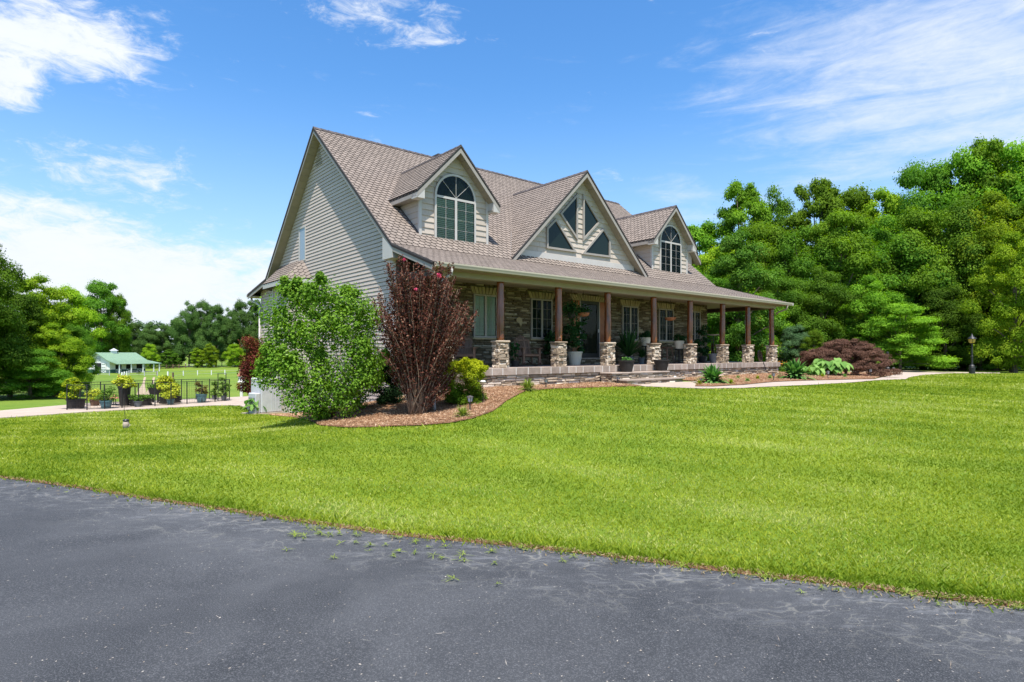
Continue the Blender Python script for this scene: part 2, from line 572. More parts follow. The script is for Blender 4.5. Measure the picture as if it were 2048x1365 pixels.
def glassmat(name, tint=(.02, .03, .025), mixf=.5, rough=.02, spec=.9):
    m, w = mat_base(name)
    p = w.n('ShaderNodeBsdfPrincipled', ins={'Base Color': (*tint, 1), 'Roughness': rough, 'Specular IOR Level': spec, 'IOR': 1.5})
    tc = w.n('ShaderNodeTexCoord')
    nz = w.noise(tc.outputs['Object'], 1.3, 2, .5)
    b = w.n('ShaderNodeBump', ins={'Strength': .05, 'Distance': .05, 'Height': nz})
    w.t.links.new(b.outputs[0], p.inputs['Normal'])
    tr = w.n('ShaderNodeBsdfTransparent', ins={'Color': (.88, .93, .90, 1)})
    lw = w.n('ShaderNodeFresnel', ins={'IOR': 1.5})
    f = w.math('ADD', w.math('MULTIPLY', lw.outputs[0], 1.0), mixf, clamp=True)
    mx = w.n('ShaderNodeMixShader', ins={0: f, 1: tr.outputs[0], 2: p.outputs[0]})
    w.n('ShaderNodeOutputMaterial', ins={'Surface': mx.outputs[0]})
    return m


M['glass'] = glassmat('window_glass', mixf=.03)
M['glass_dark'] = glassmat('gable_glass', (.010, .018, .014), .55, spec=.25)
M['glass_pale'] = glassmat('sky_tinted_glass', (.30, .36, .42), .7, .2, .9)  # pale blue of the reflected sky and blind put into the pane tint
M['glass_door'] = glassmat('door_glass', (.03, .03, .02), .12)


def grass_ground():
    m, w = mat_base('lawn')
    tc = w.n('ShaderNodeTexCoord')
    P = tc.outputs['Object']
    n1 = w.noise(P, .35, 5, .6, .4)
    n2 = w.noise(P, 2.2, 5, .65, .3)
    n3 = w.noise(w.mapv(P, sc=(1, 1, 1)), 28, 4, .7)
    st = w.n('ShaderNodeTexWave', ins={'Vector': w.mapv(P, rot=(0, 0, .30)), 'Scale': .28, 'Distortion': 1.2, 'Detail': 2, 'Detail Scale': .8}, bands_direction='Y').outputs[1]
    col = w.mix(w.ramp(n1, [(.35, 0.0), (.65, 1.0)]), (.14, .225, .016), (.235, .310, .026))
    col = w.mix(w.math('MULTIPLY', w.ramp(n2, [(.45, 0.0), (.7, 1.0)]), .55), col, (.255, .30, .055))
    col = w.mix(w.math('MULTIPLY', st, .22), col, (.10, .19, .018))  # mowing stripes: how leaning grass catches light, painted as darker bands
    col = w.mix(w.ramp(n3, [(.35, .65), (.6, 0.0)]), col, (.055, .115, .010))
    finish(w, col, .85, n3, .8, .04, .15)
    return m


def field_mat():
    m, w = mat_base('ground')
    tc = w.n('ShaderNodeTexCoord')
    P = tc.outputs['Object']
    n1 = w.noise(P, .06, 6, .6, .4)
    n3 = w.noise(P, 3.5, 6, .75)
    st = w.n('ShaderNodeTexWave', ins={'Vector': w.mapv(P, rot=(0, 0, 1.2)), 'Scale': .22, 'Distortion': 1.5, 'Detail': 2}, bands_direction='X').outputs[1]
    col = w.mix(w.ramp(n1, [(.35, 0.0), (.65, 1.0)]), (.12, .20, .024), (.21, .265, .04))
    col = w.mix(w.math('MULTIPLY', st, .2), col, (.11, .18, .02))
    col = w.mix(w.ramp(n3, [(.35, .5), (.6, 0.0)]), col, (.05, .10, .012))
    finish(w, col, .9, n3, .5, .05, .1)
    return m


def asphalt_mat():
    m, w = mat_base('driveway_asphalt')
    tc = w.n('ShaderNodeTexCoord')
    P = tc.outputs['Object']
    big = w.noise(P, .55, 5, .6, .5)
    mid = w.noise(P, 3.0, 6, .7, .5)
    fine = w.noise(P, 120, 4, .8)
    fine2 = w.noise(P, 420, 2, .6)
    col = w.mix(w.ramp(big, [(.38, 0.0), (.62, 1.0)]), (.028, .030, .032), (.064, .066, .068))
    col = w.mix(w.ramp(fine, [(.50, .0), (.68, .65)]), col, (.23, .23, .235))
    col = w.mix(w.ramp(fine2, [(.3, .6), (.5, 0.0)]), col, (.035, .038, .045))
    # pale stones and scuffs
    vo = w.n('ShaderNodeTexVoronoi', ins={'Vector': P, 'Scale': 24.0, 'Randomness': 1.0})
    rsel = w.n('ShaderNodeSeparateXYZ', ins={0: vo.outputs['Color']}).outputs[0]
    speck = w.math('MULTIPLY', w.ramp(vo.outputs['Distance'], [(.08, 1.0), (.16, 0.0)]), w.ramp(rsel, [(.60, 0.0), (.95, 1.0)]))
    gate = w.ramp(mid, [(.52, 0.0), (.62, 1.0)])
    col = w.mix(w.math('MULTIPLY', speck, .8), col, (.34, .31, .27))
    # scratches of worn sealer near the lawn edge: distance to the edge line in y
    sep = w.n('ShaderNodeSeparateXYZ', ins={0: P})
    edge = w.math('SUBTRACT', w.math('MULTIPLY_ADD', sep.outputs[0], -.388, 4.92), sep.outputs[1])
    near = w.n('ShaderNodeMapRange', interpolation_type='SMOOTHSTEP', ins={0: edge, 1: 1.5, 2: .05, 3: 0, 4: 1}).outputs[0]
    wp = w.n('ShaderNodeVectorMath', operation='ADD', ins={0: P, 1: w.n('ShaderNodeVectorMath', operation='SCALE', ins={0: w.n('ShaderNodeTexNoise', ins={'Vector': P, 'Scale': 2.0, 'Detail': 5}).outputs[1], 'Scale': .6}).outputs[0]}).outputs[0]
    cr = w.n('ShaderNodeTexVoronoi', feature='DISTANCE_TO_EDGE', ins={'Vector': w.mapv(wp, rot=(0, 0, .3), sc=(1, 1.8, 1)), 'Scale': 5.2})
    crack = w.ramp(cr.outputs[0], [(.0, 1.0), (.045, 0.0)])
    crack2 = w.ramp(cr.outputs[0], [(.0, .7), (.16, 0.0)])
    g2 = w.math('MULTIPLY', near, w.ramp(big, [(.35, .45), (.55, 1.0)]))
    scuff = w.ramp(w.noise(w.mapv(P, rot=(0, 0, .36), sc=(1.4, 5.5, 1)), 2.6, 9, .78, .1), [(.50, 0.0), (.60, 1.0)])
    wear = w.math('MULTIPLY', g2, w.math('MAXIMUM', w.math('MULTIPLY', crack2, w.ramp(mid, [(.45, .0), (.62, .7)])), w.math('MULTIPLY', w.math('MULTIPLY', scuff, .85), w.ramp(mid, [(.40, .15), (.55, 1.0)]))))
    col = w.mix(wear, col, (.17, .172, .175))
    col = w.mix(w.math('MULTIPLY', g2, w.math('MULTIPLY', crack, w.ramp(mid, [(.44, .0), (.54, .9)]))), col, (.21, .20, .165))
    h = w.math('ADD', w.math('MULTIPLY', fine, .6), w.math('MULTIPLY', fine2, .4))
    finish(w, col, .78, h, .7, .008, .3)
    return m


def mulch_mat():
    m, w = mat_base('mulch')
    tc = w.n('ShaderNodeTexCoord')
    P = tc.outputs['Object']
    n1 = w.noise(w.mapv(P, sc=(1, 1, 1)), 2.0, 5, .6)
    n2 = w.noise(w.mapv(P, rot=(0, 0, .6), sc=(30, 90, 30)), 1.0, 4, .7, 1.0)
    n3 = w.noise(w.mapv(P, rot=(0, 0, -.8), sc=(90, 26, 30)), 1.0, 4, .7, 1.0)
    nn = w.math('MAXIMUM', n2, n3)
    col = w.mix(w.ramp(n1, [(.35, 0.0), (.65, 1.0)]), (.38, .195, .10), (.52, .31, .18))
    col = w.mix(w.ramp(nn, [(.48, .85), (.62, 0.0)]), col, (.07, .028, .015))
    col = w.mix(w.ramp(nn, [(.66, 0.0), (.75, .7)]), col, (.62, .43, .28))
    finish(w, col, .95, nn, 1.0, .04, .1)
    return m


M['lawn'] = grass_ground()
M['ground'] = field_mat()
M['asphalt'] = asphalt_mat()
M['mulch'] = mulch_mat()
M['hill'] = surf('hill', (.05, .09, .05), (.08, .13, .07), .02, .95, .05, .4, nscale=.2)
M['track'] = surf('dirt_track', (.33, .25, .16), (.42, .33, .22), 1.5, .95, .05, .3)
M['blade'] = leafmat('grass_blade', (.11, .19, .010), (.365, .41, .038), .36, objvar=0, nsc=.8, c3=(.46, .48, .16), spec=.15)
M['weed'] = leafmat('weed', (.14, .20, .03), (.30, .36, .08), .3, objvar=0, nsc=3)


# ------------------------------------------------------------------ ground sheets
def terrain():
    def axis(lim, fine_lo, fine_hi, step):
        a = list(np.arange(fine_lo, fine_hi + .01, step))
        s = step; x = fine_hi
        while x < lim:
            s *= 1.28; x += s; a.append(x)
        s = step; x = fine_lo
        while x > -lim:
            s *= 1.28; x -= s; a.insert(0, x)
        return np.array(a)
    xs = axis(2500, -26, 30, .8); ys = axis(2500, -4, 46, .8)
    X, Y = np.meshgrid(xs, ys)
    Z = H(X, Y)
    V = np.stack([X, Y, Z], -1).reshape(-1, 3)
    nx, ny = len(xs), len(ys)
    i = np.arange(nx - 1); j = np.arange(ny - 1)
    I, J = np.meshgrid(i, j)
    b = (J * nx + I).ravel()
    F = np.stack([b, b + 1, b + nx + 1, b + nx], 1)
    o = fast_mesh('ground', V, 4, M['ground'], F=F, kind='structure')
    o.data.polygons.foreach_set('use_smooth', [True] * len(F))
    return o


def in_poly(x, y, poly):
    x = np.asarray(x); y = np.asarray(y)
    c = np.zeros(x.shape, bool)
    n = len(poly); j = n - 1
    for i in range(n):
        xi, yi = poly[i]; xj, yj = poly[j]
        if yi != yj:
            c ^= ((yi > y) != (yj > y)) & (x < (xj - xi) * (y - yi) / (yj - yi) + xi)
        j = i
    return c


def sheet(name, poly, off, mat, step=.5, kind='structure', thick=0.0, bumpy=0.0):
    poly = [tuple(p) for p in poly]
    dense = []
    for i in range(len(poly)):
        a = Vector(poly[i]); b = Vector(poly[(i + 1) % len(poly)])
        k = max(1, int((b - a).length / step))
        for q in range(k):
            dense.append(tuple(a.lerp(b, q / k)))
    xs = [p[0] for p in dense]; ys = [p[1] for p in dense]
    gx, gy = np.meshgrid(np.arange(min(xs), max(xs), step), np.arange(min(ys), max(ys), step))
    gx = gx.ravel() + rng.uniform(-.1, .1, gx.size) * step; gy = gy.ravel() + rng.uniform(-.1, .1, gy.size) * step
    ok = in_poly(gx, gy, dense)
    pts = [Vector(p) for p in dense] + [Vector((a, b)) for a, b in zip(gx[ok], gy[ok])]
    n = len(dense)
    ed = [(i, (i + 1) % n) for i in range(n)]
    vs, es, fs, *_ = delaunay_2d_cdt(pts, ed, [], 1, 1e-5)
    co = np.array([(v.x, v.y) for v in vs])
    z = H(co[:, 0], co[:, 1]) + off
    if bumpy:
        z[n:] += rng.uniform(0, bumpy, len(z) - n)
    mb = MB()
    V = [(co[i, 0], co[i, 1], z[i]) for i in range(len(co))]
    mb.add(V, [tuple(f) for f in fs], 0, .5)
    if thick:
        b = len(mb.v)
        mb.v += [(p[0], p[1], p[2] - thick) for p in V[:n]]
        for i in range(n):
            j = (i + 1) % n
            mb.f.append((i, b + i, b + j, j)); mb.m.append(0); mb.t.append(.5)
    o = ob(name, mb, mat, None, kind)
    return o


terrain()
EDGE = [(-60, 27.9), (-24, 14.4), (-15, 10.85), (-10.5, 9.1), PZ(0, 955, 0), PZ(150, 978, 0), PZ(300, 1004, 0), PZ(450, 1025, 0), PZ(620, 1050, 0), PZ(800, 1073, 0), PZ(1024, 1093, 0), PZ(1200, 1113, 0), PZ(1400, 1138, 0),
        PZ(1600, 1162, 0), PZ(1760, 1181, 0), PZ(1900, 1200, 0), PZ(2048, 1217, 0), (4.5, 3.2), (8, 2.0), (30, -5)]
drive_poly = EDGE + [(30, -14), (0, -12), (-60, -6)]
sheet('driveway', drive_poly, .012, M['asphalt'], .9)
walk_front = [PZ(-300, 862, -.97), PZ(0, 838, -.97), PZ(170, 826, -.97), PZ(330, 817.5, -.97), PZ(430, 812.5, -.97), PZ(478, 812.5, -.97), PZ(500, 818, -.95), PZ(516, 826, -.92)]
deck_poly = walk_front + [tuple(W(-2.9, 11.0).xy), tuple(W(-1.9, 12.2).xy), tuple(W(-1.9, 17).xy), PZ(525, 793, -.97), PZ(390, 799.5, -.97), PZ(175, 808, -.97), PZ(0, 823.5, -.97), PZ(-300, 846, -.97)]
sheet('pool_deck', deck_poly, .045, M['concrete'], .8, thick=.1)
bed_poly = [PZ(618, 838, -.05), PZ(640, 848, -.0), PZ(700, 858, .02), PZ(770, 861, .06), PZ(840, 860, .12), PZ(900, 852, .2), PZ(945, 840, .27), PZ(985, 822, .33), PZ(1010, 804, .4), PZ(1050, 789, .45), PZ(1100, 783, .48),
            PZ(1180, 778, .49), PZ(1240, 775, .49), PZ(1285, 774.2, .48), tuple(W(5.0, -1.2).xy), tuple(W(5.6, 0).xy), tuple(W(-2.0, 0).xy), tuple(W(-2.0, 9.5).xy), tuple(W(-2.8, 9.5).xy), tuple(W(-3.6, 9.2).xy)]
sheet('mulch_bed', bed_poly, .03, M['mulch'], .3, bumpy=.03)
bed2 = [tuple(W(8.6, -.1).xy), tuple(W(8.6, -1.5).xy), PZ(1390, 773.5, .47), PZ(1426, 774.5, .46), PZ(1487, 772, .46), PZ(1549, 767, .45), PZ(1600, 764.5, .44), PZ(1649, 762.8, .43), PZ(1747, 760.5, .4), PZ(1772, 754, .38), PZ(1797, 749.5, .35),
        PZ(1770, 745.5, .35), PZ(1700, 745, .4), tuple(W(21, 3).xy), tuple(W(18.2, 3).xy), tuple(W(18.2, -.1).xy)]
sheet('mulch_bed', bed2, .03, M['mulch'], .3, bumpy=.03)
path_poly = [tuple(W(6.6, -.9).xy), tuple(W(5.3, -1.1).xy), PZ(1290, 774.5, .47), PZ(1340, 776, .46), PZ(1405, 778, .46), PZ(1487, 777, .46), PZ(1545, 775, .45), PZ(1623, 772, .43), PZ(1700, 766.5, .42), PZ(1752, 763, .4), PZ(1812, 760.5, .38), PZ(1817, 756.5, .37), PZ(1845, 751.5, .35),
             PZ(1900, 748, .33), PZ(2000, 747.5, .33), PZ(2000, 745.5, .33), PZ(1881, 744.5, .32), PZ(1803, 741.5, .3), PZ(1767, 740.3, .3), PZ(1700, 741, .32), PZ(1700, 744.5, .4), PZ(1770, 745, .35), PZ(1800, 749, .35), PZ(1774, 754.5, .38), PZ(1750, 761, .4), PZ(1649, 763.3, .43), PZ(1600, 765, .44),
             PZ(1549, 767.5, .45), PZ(1487, 772.5, .46), PZ(1426, 775, .46), PZ(1390, 774, .47), tuple(W(8.5, -1.55).xy)]
sheet('garden_path', path_poly, .022, M['concrete'], .4)
# lawn as its own sheet on top of the ground, with real blades above
LAWN = EDGE[1:] + [(45, 5), (45, 42), PZ(2048, 747.5, .33), PZ(2000, 748, .33), PZ(1900, 748.5, .33)] + [PZ(1845, 752, .35), PZ(1817, 757, .37), PZ(1812, 761, .38), PZ(1752, 763.5, .4), PZ(1700, 767, .42), PZ(1623, 772.5, .43), PZ(1545, 775.5, .45),
       PZ(1487, 777.5, .46), PZ(1405, 778.5, .46), PZ(1340, 776.5, .46), PZ(1290, 775, .47)] + bed_poly[12::-1] + [PZ(590, 832, -.55), PZ(560, 838, -.7), PZ(530, 836, -.85)] + walk_front[::-1] + [(-30, 24)]
sheet('lawn', LAWN, .006, M['lawn'], .8)


# ------------------------------------------------------------------ house
house = thing('house', 'beige two storey house with brown shingle roof, dormers and long log post porch', 'house', (O0.x, O0.y, 0), TH)
GX = -1.97          # left gable wall plane
RX = 15.25          # right end of the main body
RK = -2.35          # left rake plane
YR, ZR = 7.95, 10.12
YB, ZB = 1.8, 4.85  # break between steep roof and porch roof
YG, ZG = -.42, 4.06  # gutter line
YRB, ZRB = 13.65, 4.92
YRE, ZRE = 16.4, 4.45
FLR = 1.14


def frontz(y):
    if y < YB:
        return ZG + (ZB - ZG) * (y - YG) / (YB - YG)
    return ZB + (ZR - ZB) * (y - YB) / (YR - YB)


def rearz(y):
    return ZR + (ZRB - ZR) * (y - YR) / (YRB - YR)


def clip(poly, conv):
    out = poly
    n = len(conv)
    for i in range(n):
        a = conv[i]; b = conv[(i + 1) % n]
        ex, ey = b[0] - a[0], b[1] - a[1]
        inp = out; out = []
        if not inp:
            return []
        for k in range(len(inp)):
            p = inp[k]; q = inp[(k + 1) % len(inp)]
            sp = ex * (p[1] - a[1]) - ey * (p[0] - a[0]); sq = ex * (q[1] - a[1]) - ey * (q[0] - a[0])
            if sp >= 0:
                out.append(p)
            if (sp >= 0) != (sq >= 0):
                t = sp / (sp - sq)
                out.append((p[0] + (q[0] - p[0]) * t, p[1] + (q[1] - p[1]) * t))
    return out


def shingles(P0, eu, ev, poly, w=.21, h=.18, skip=None, th=.024):
    """tabs on plane P0+u*eu+v*ev; poly CCW convex in uv; returns list of MB pieces with centre"""
    P0 = Vector(P0); eu = Vector(eu).normalized(); ev = Vector(ev).normalized()
    nrm = eu.cross(ev)
    us = [p[0] for p in poly]; vs_ = [p[1] for p in poly]
    out = []
    r = 0
    v = min(vs_) - .02
    while v < max(vs_):
        c = min(us) - w + (w / 2 if r % 2 else 0)
        while c < max(us) + w:
            g = .011
            a = w / 2 - g
            tab = [(c - w * .24, v), (c + w * .24, v), (c + a, v + h * .42), (c + a, v + h * 1.25), (c - a, v + h * 1.25), (c - a, v + h * .42)]
            if skip is None or not skip(c, v + h * .5):
                cl = clip(tab, poly)
                if len(cl) >= 3:
                    def off(q):
                        return th * (1 - (q[1] - v) / (h * 1.3)) + .004
                    top = [P0 + eu * q[0] + ev * q[1] + nrm * off(q) for q in cl]
                    bot = [P0 + eu * q[0] + ev * q[1] + nrm * .001 for q in cl]
                    n = len(cl)
                    ctr = P0 + eu * c + ev * (v + h / 2)
                    out.append((ctr, top, bot, n))
            c += w
        v += h; r += 1
    return out


def add_tab(mb, t):
    ctr, top, bot, n = t
    tt = rnd.random()
    mb.add(top, [tuple(range(n))], 0, tt)
    b = len(mb.v)
    mb.v += [tuple(p) for p in top + bot]
    for i in range(n):
        mb.f.append((b + n + i, b + n + (i + 1) % n, b + (i + 1) % n, b + i)); mb.m.append(1); mb.t.append(tt)


def roof_deck(name, pts, th=.10, parent=None, mat=None):
    """solid slab under the shingles: pts is a planar CCW polygon seen from above"""
    mb = MB()
    mb.prism([Vector(p) - Vector((0, 0, th)) for p in pts], (0, 0, th), 0, .5)
    return ob(name, mb, mat or M['shingle_edge'], parent)


roof = ob('roof', MB().add([], []), M['shingle_edge'], house) if False else None
mb = MB()
# decks: front steep, porch, right hip, rear steep, rear low
XE, YE = 18.33, YG
RXR = 15.35
def slab(mb, pts, th=.09):
    mb.prism([Vector(p) - Vector((0, 0, th)) for p in pts], (0, 0, th), 0, .5)
slab(mb, [(RK, YB, ZB), (RXR, YB, ZB), (RXR, YR, ZR), (RK, YR, ZR)])
slab(mb, [(RK, YG, ZG), (XE, YG, ZG), (RXR, YB, ZB), (RK, YB, ZB)])
slab(mb, [(XE, YG, ZG), (XE, 11, ZG), (RXR, 11, ZB), (RXR, YB, ZB)])
slab(mb, [(RXR, YR, ZR), (RXR, YRB, ZRB), (RK, YRB, ZRB), (RK, YR, ZR)])
slab(mb, [(RXR, YRB, ZRB), (RXR, YRE, ZRE), (RK, YRE, ZRE), (RK, YRB, ZRB)])
roof = ob('roof', mb, M['shingle_edge'], house)

DL = dict(x=.36, hw=1.36, y=2.45, apex=8.45, tip=1.66, tipz=6.72)
DR = dict(x=12.47, hw=1.36, y=2.45, apex=8.40, tip=1.66, tipz=6.70)
DC = dict(x=6.12, hw=3.3, y=2.13, apex=8.68, tip=3.80, tipz=4.92)


def under_dormer(x, y):
    for D in (DL, DR):
        if abs(x - D['x']) < D['hw'] - .25 and y > D['y'] + .25:
            z = ZB + (y - YB) * .857
            if z < D['tipz'] - .2:
                return True
    if abs(x - DC['x']) < 2.6 and y > DC['y'] + .3 and (ZB + (y - YB) * .857) < DC['apex'] - abs(x - DC['x']) - .5:
        return True
    return False


tabs = []
L1 = math.hypot(YR - YB, ZR - ZB)
ev1 = Vector((0, YR - YB, ZR - ZB)).normalized()
tabs_main = shingles((RK, YB, ZB), (1, 0, 0), ev1, [(0, 0), (RXR - RK, 0), (RXR - RK, L1), (0, L1)],
                     skip=lambda u, v: under_dormer(RK + u, YB + ev1.y * v))
L2 = math.hypot(YB - YG, ZB - ZG)
ev2 = Vector((0, YB - YG, ZB - ZG)).normalized()
tabs_porch = shingles((RK, YG - .03, ZG - .01), (1, 0, 0), ev2, [(0, 0), (XE - RK, 0), (RXR - RK, L2 + .03), (0, L2 + .03)], th=.011)
e3 = Vector((0, 1, 0)); ev3 = Vector((RXR - XE, 0, ZB - ZG)); L3 = ev3.length; ev3n = ev3.normalized()
tabs_right = shingles((XE + .02, YG, ZG), (0, 1, 0), ev3n, [(0, 0), (11.4, 0), (11.4, L3), (YB - YG, L3)])
camw = Vector((0, 0, EYE))
camloc = Vector(((camw - O0).dot(UX), (camw - O0).dot(UY), EYE))
allt = sorted(tabs_main, key=lambda t: (t[0] - camloc).length) + tabs_porch + tabs_right
for t in allt[:300]:
    q = MB(); add_tab(q, t)
    ob('shingle', q, [M['shingle'], M['shingle_edge']], roof)
q = MB()
for t in allt[300:]:
    add_tab(q, t)
ob('shingle_courses', q, [M['shingle'], M['shingle_edge']], roof, 'stuff')
# ridge cap, rake fascia
mb = MB()
for i in range(60):
    x0 = RK + i * (RXR - RK) / 60
    x1 = x0 + (RXR - RK) / 60 + .02
    for s in (-1, 1):
        mb.add([(x0, YR, ZR + .05), (x1, YR, ZR + .035), (x1, YR + s * .15, ZR - .09), (x0, YR + s * .15, ZR - .075)], [(0, 1, 2, 3) if s > 0 else (0, 3, 2, 1)], 0)
ob('ridge_cap', mb, M['ridge_dark'], house)


def fascia(parent, pts, yz_th, mat, xw, name='rake_fascia'):
    """strip below a roof edge polyline in a plane x=const: pts [(x,y,z)], hangs th down"""
    mb = MB()
    for a, b in zip(pts[:-1], pts[1:]):
        a = Vector(a); b = Vector(b)
        dn = Vector((0, 0, -yz_th))
        mb.prism([a, b, b + dn, a + dn], xw, 0, .5)
    return ob(name, mb, mat, parent)


fascia(house, [(RK + .015, YG, ZG - .03), (RK + .015, YB, ZB - .03), (RK + .015, YR, ZR - .02)], .19, M['trim'], (.03, 0, 0))
fascia(house, [(RK + .015, YR, ZR - .02), (RK + .015, YRB, ZRB - .03), (RK + .015, YRE, ZRE - .03)], .19, M['trim'], (.03, 0, 0))
# drip edge dark line
fascia(house, [(RK - .005, YG - .03, ZG + .02), (RK - .005, YB, ZB + .03), (RK - .005, YR, ZR + .04), (RK - .005, YRB, ZRB + .03), (RK - .005, YRE, ZRE + .02)], .06, M['ridge_dark'], (.02, 0, 0), 'drip_edge')
# rake soffit planks (individual)
for (y0, z0, y1, z1) in ((YB, ZB, YR, ZR), (YR, ZR, YRB, ZRB)):
    L = math.hypot(y1 - y0, z1 - z0); n = int(L / .3)
    for i in range(n):
        t0 = i / n; t1 = (i + 1) / n - .012 / L
        a = Vector((RK + .045, y0 + (y1 - y0) * t0, z0 + (z1 - z0) * t0 - .205)); b = Vector((RK + .045, y0 + (y1 - y0) * t1, z0 + (z1 - z0) * t1 - .205))
        s = Vector((GX - RK - .045, 0, 0))
        q = MB().prism([a, a + s, b + s, b], (0, 0, .02), 0)
        ob('soffit_panel', q, M['soffit'], house)

# gable wall backing + siding boards
wallmb = MB()
gpts = [(GX + .02, 2.25, -1.2), (GX + .02, 2.25, frontz(2.25) - .2), (GX + .02, YR, ZR - .22), (GX + .02, YRB, ZRB - .22), (GX + .02, 15.4, ZRB - .42), (GX + .02, 15.4, -1.2)]
wallmb.prism([(p[0] + .025, p[1], p[2]) for p in gpts], (.13, 0, 0), 0, .5)
wallmb.prism([(RX - .1, p[1], p[2]) for p in gpts], (-.1, 0, 0), 0, .5)
wallmb.box((GX + .02, 15.25, -1.2), (RX, 15.4, 4.7), 0, .5)
ob('wall', wallmb, M['siding'], house)
GW = (9.74, 10.35, 5.41, 6.70)  # gable window y0 y1 z0 z1
z = -.95
e = .13
while z < ZR - .35:
    zm = z + e * .5
    y0 = 2.22
    if zm > frontz(2.25) - .2:
        y0 = YB + (zm + .16 - ZB) / ((ZR - ZB) / (YR - YB))
    y1 = 15.42
    if zm > ZRB - .22:
        y1 = YR + (zm + .16 - ZR) / ((ZRB - ZR) / (YRB - YR))
    segs = [(y0, y1)]
    if GW[2] - .05 < zm < GW[3] + .05:
        segs = [(y0, GW[0] - .06), (GW[1] + .06, y1)]
    for a, b in segs:
        if b - a > .1:
            q = MB()
            # trimmed ends follow the rake
            k0 = 1 / ((ZR - ZB) / (YR - YB)) * e if (zm > frontz(2.25) - .2 and a == y0) else 0
            k1 = 1 / ((ZRB - ZR) / (YRB - YR)) * e if (zm > ZRB - .22 and b == y1) else 0
            q.add([(GX - .020, a, z), (GX - .020, b, z), (GX - .004, b + k1, z + e - .017), (GX - .004, a + k0, z + e - .017), (GX + .03, a, z), (GX + .03, b, z), (GX + .03, b + k1, z + e - .017), (GX + .03, a + k0, z + e - .017)],
                  [(0, 3, 2, 1), (0, 1, 5, 4), (2, 3, 7, 6)], 0)
            ob('siding_board', q, M['siding'], house)
    z += e
# gable vent
q = MB()
for i in range(9):
    zz = 8.85 + i * .075
    hw = max(.05, (9.72 - zz) * .38)
    q.prism([(GX - .03, YR + .35 - hw, zz), (GX - .03, YR + .35 + hw, zz), (GX, YR + .35 + hw, zz + .05), (GX, YR + .35 - hw, zz + .05)], (-.006, 0, 0), 0)
ob('gable_vent', q, M['trim'], house)
# gable window
gw = ob('window', MB().box((GX - .035, GW[0] - .06, GW[2] - .06), (GX + .0, GW[0], GW[3] + .06)).box((GX - .035, GW[1], GW[2] - .06), (GX, GW[1] + .06, GW[3] + .06)).box((GX - .035, GW[0], GW[2] - .06), (GX, GW[1], GW[2])).box((GX - .035, GW[0], GW[3]), (GX, GW[1], GW[3] + .06)), M['trim_light'], house)
ob('pane', MB().box((GX - .012, GW[0], GW[2]), (GX - .006, GW[1], GW[3])), M['glass_pale'], gw)
ob('corner_board', MB().box((GX - .03, 15.36, -1.0), (GX + .02, 15.46, 4.5)), M['trim_light'], house)
# boxed return at the front of the gable
q = MB()
q.prism([(RK + .012, 1.78, ZB - .12), (RK + .012, 2.4, ZB + .28), (RK + .012, 2.4, 4.44), (RK + .012, 1.78, 4.44)], (GX - RK - .015, 0, 0), 0)
ob('eave_return', q, M['trim_light'], house)

# bay window on the gable wall
bay = ob('bay', MB().prism([(GX + .01, 9.1, -1.0), (-2.5, 10.15, -1.0), (-2.5, 12.0, -1.0), (GX + .01, 13.0, -1.0)], (0, 0, 5.4), 0), M['siding'], house)
bc = [Vector((GX - .01, 9.1, 0)), Vector((-2.5, 10.15, 0)), Vector((-2.5, 12.0, 0)), Vector((GX - .01, 13.0, 0))]
for i in range(2):
    a, b = bc[i], bc[i + 1]
    nrm = (b - a).cross(Vector((0, 0, 1))).normalized() * (-1)
    if nrm.x > 0: nrm = -nrm
    z = 0.0
    while z < 4.3:
        if not (i == 1 and 2.3 < z + .06 < 3.65):
            q = MB()
            q.add([a + nrm * .016 + Vector((0, 0, z)), b + nrm * .016 + Vector((0, 0, z)), b + nrm * .002 + Vector((0, 0, z + e)), a + nrm * .002 + Vector((0, 0, z + e)), a + Vector((0, 0, z)), b + Vector((0, 0, z))],
                  [(0, 3, 2, 1), (0, 1, 5, 4)], 0)
            ob('siding_board', q, M['siding'], bay)
        z += e
ob('corner_board', MB().box((-2.545, 10.10, 0), (-2.49, 10.22, 4.4)), M['trim_light'], bay)
ob('corner_board', MB().box((-2.545, 11.95, 0), (-2.49, 12.05, 4.4)), M['trim_light'], bay)
# bay window unit
bw = ob('window', MB(), M['trim_light'], house)
bw.data.from_pydata([(-2.56, 10.3, 2.38), (-2.56, 10.31, 2.38), (-2.56, 10.3, 2.39)], [], [(0, 1, 2)])
q = MB()
for y0, y1, z0, z1 in ((10.24, 10.30, 2.34, 3.62), (11.86, 11.92, 2.34, 3.62), (10.30, 11.86, 2.34, 2.42), (10.30, 11.86, 3.54, 3.62), (10.80, 10.86, 2.42, 3.54), (11.32, 11.38, 2.42, 3.54)):
    q.box((-2.56, y0, z0), (-2.505, y1, z1))
ob('frame', q, M['trim_light'], bw)
for k in range(3):
    ob('pane', MB().box((-2.53, 10.30 + .53 * k, 2.42), (-2.52, 10.80 + .53 * k, 3.54)), M['glass_dark'], bw)
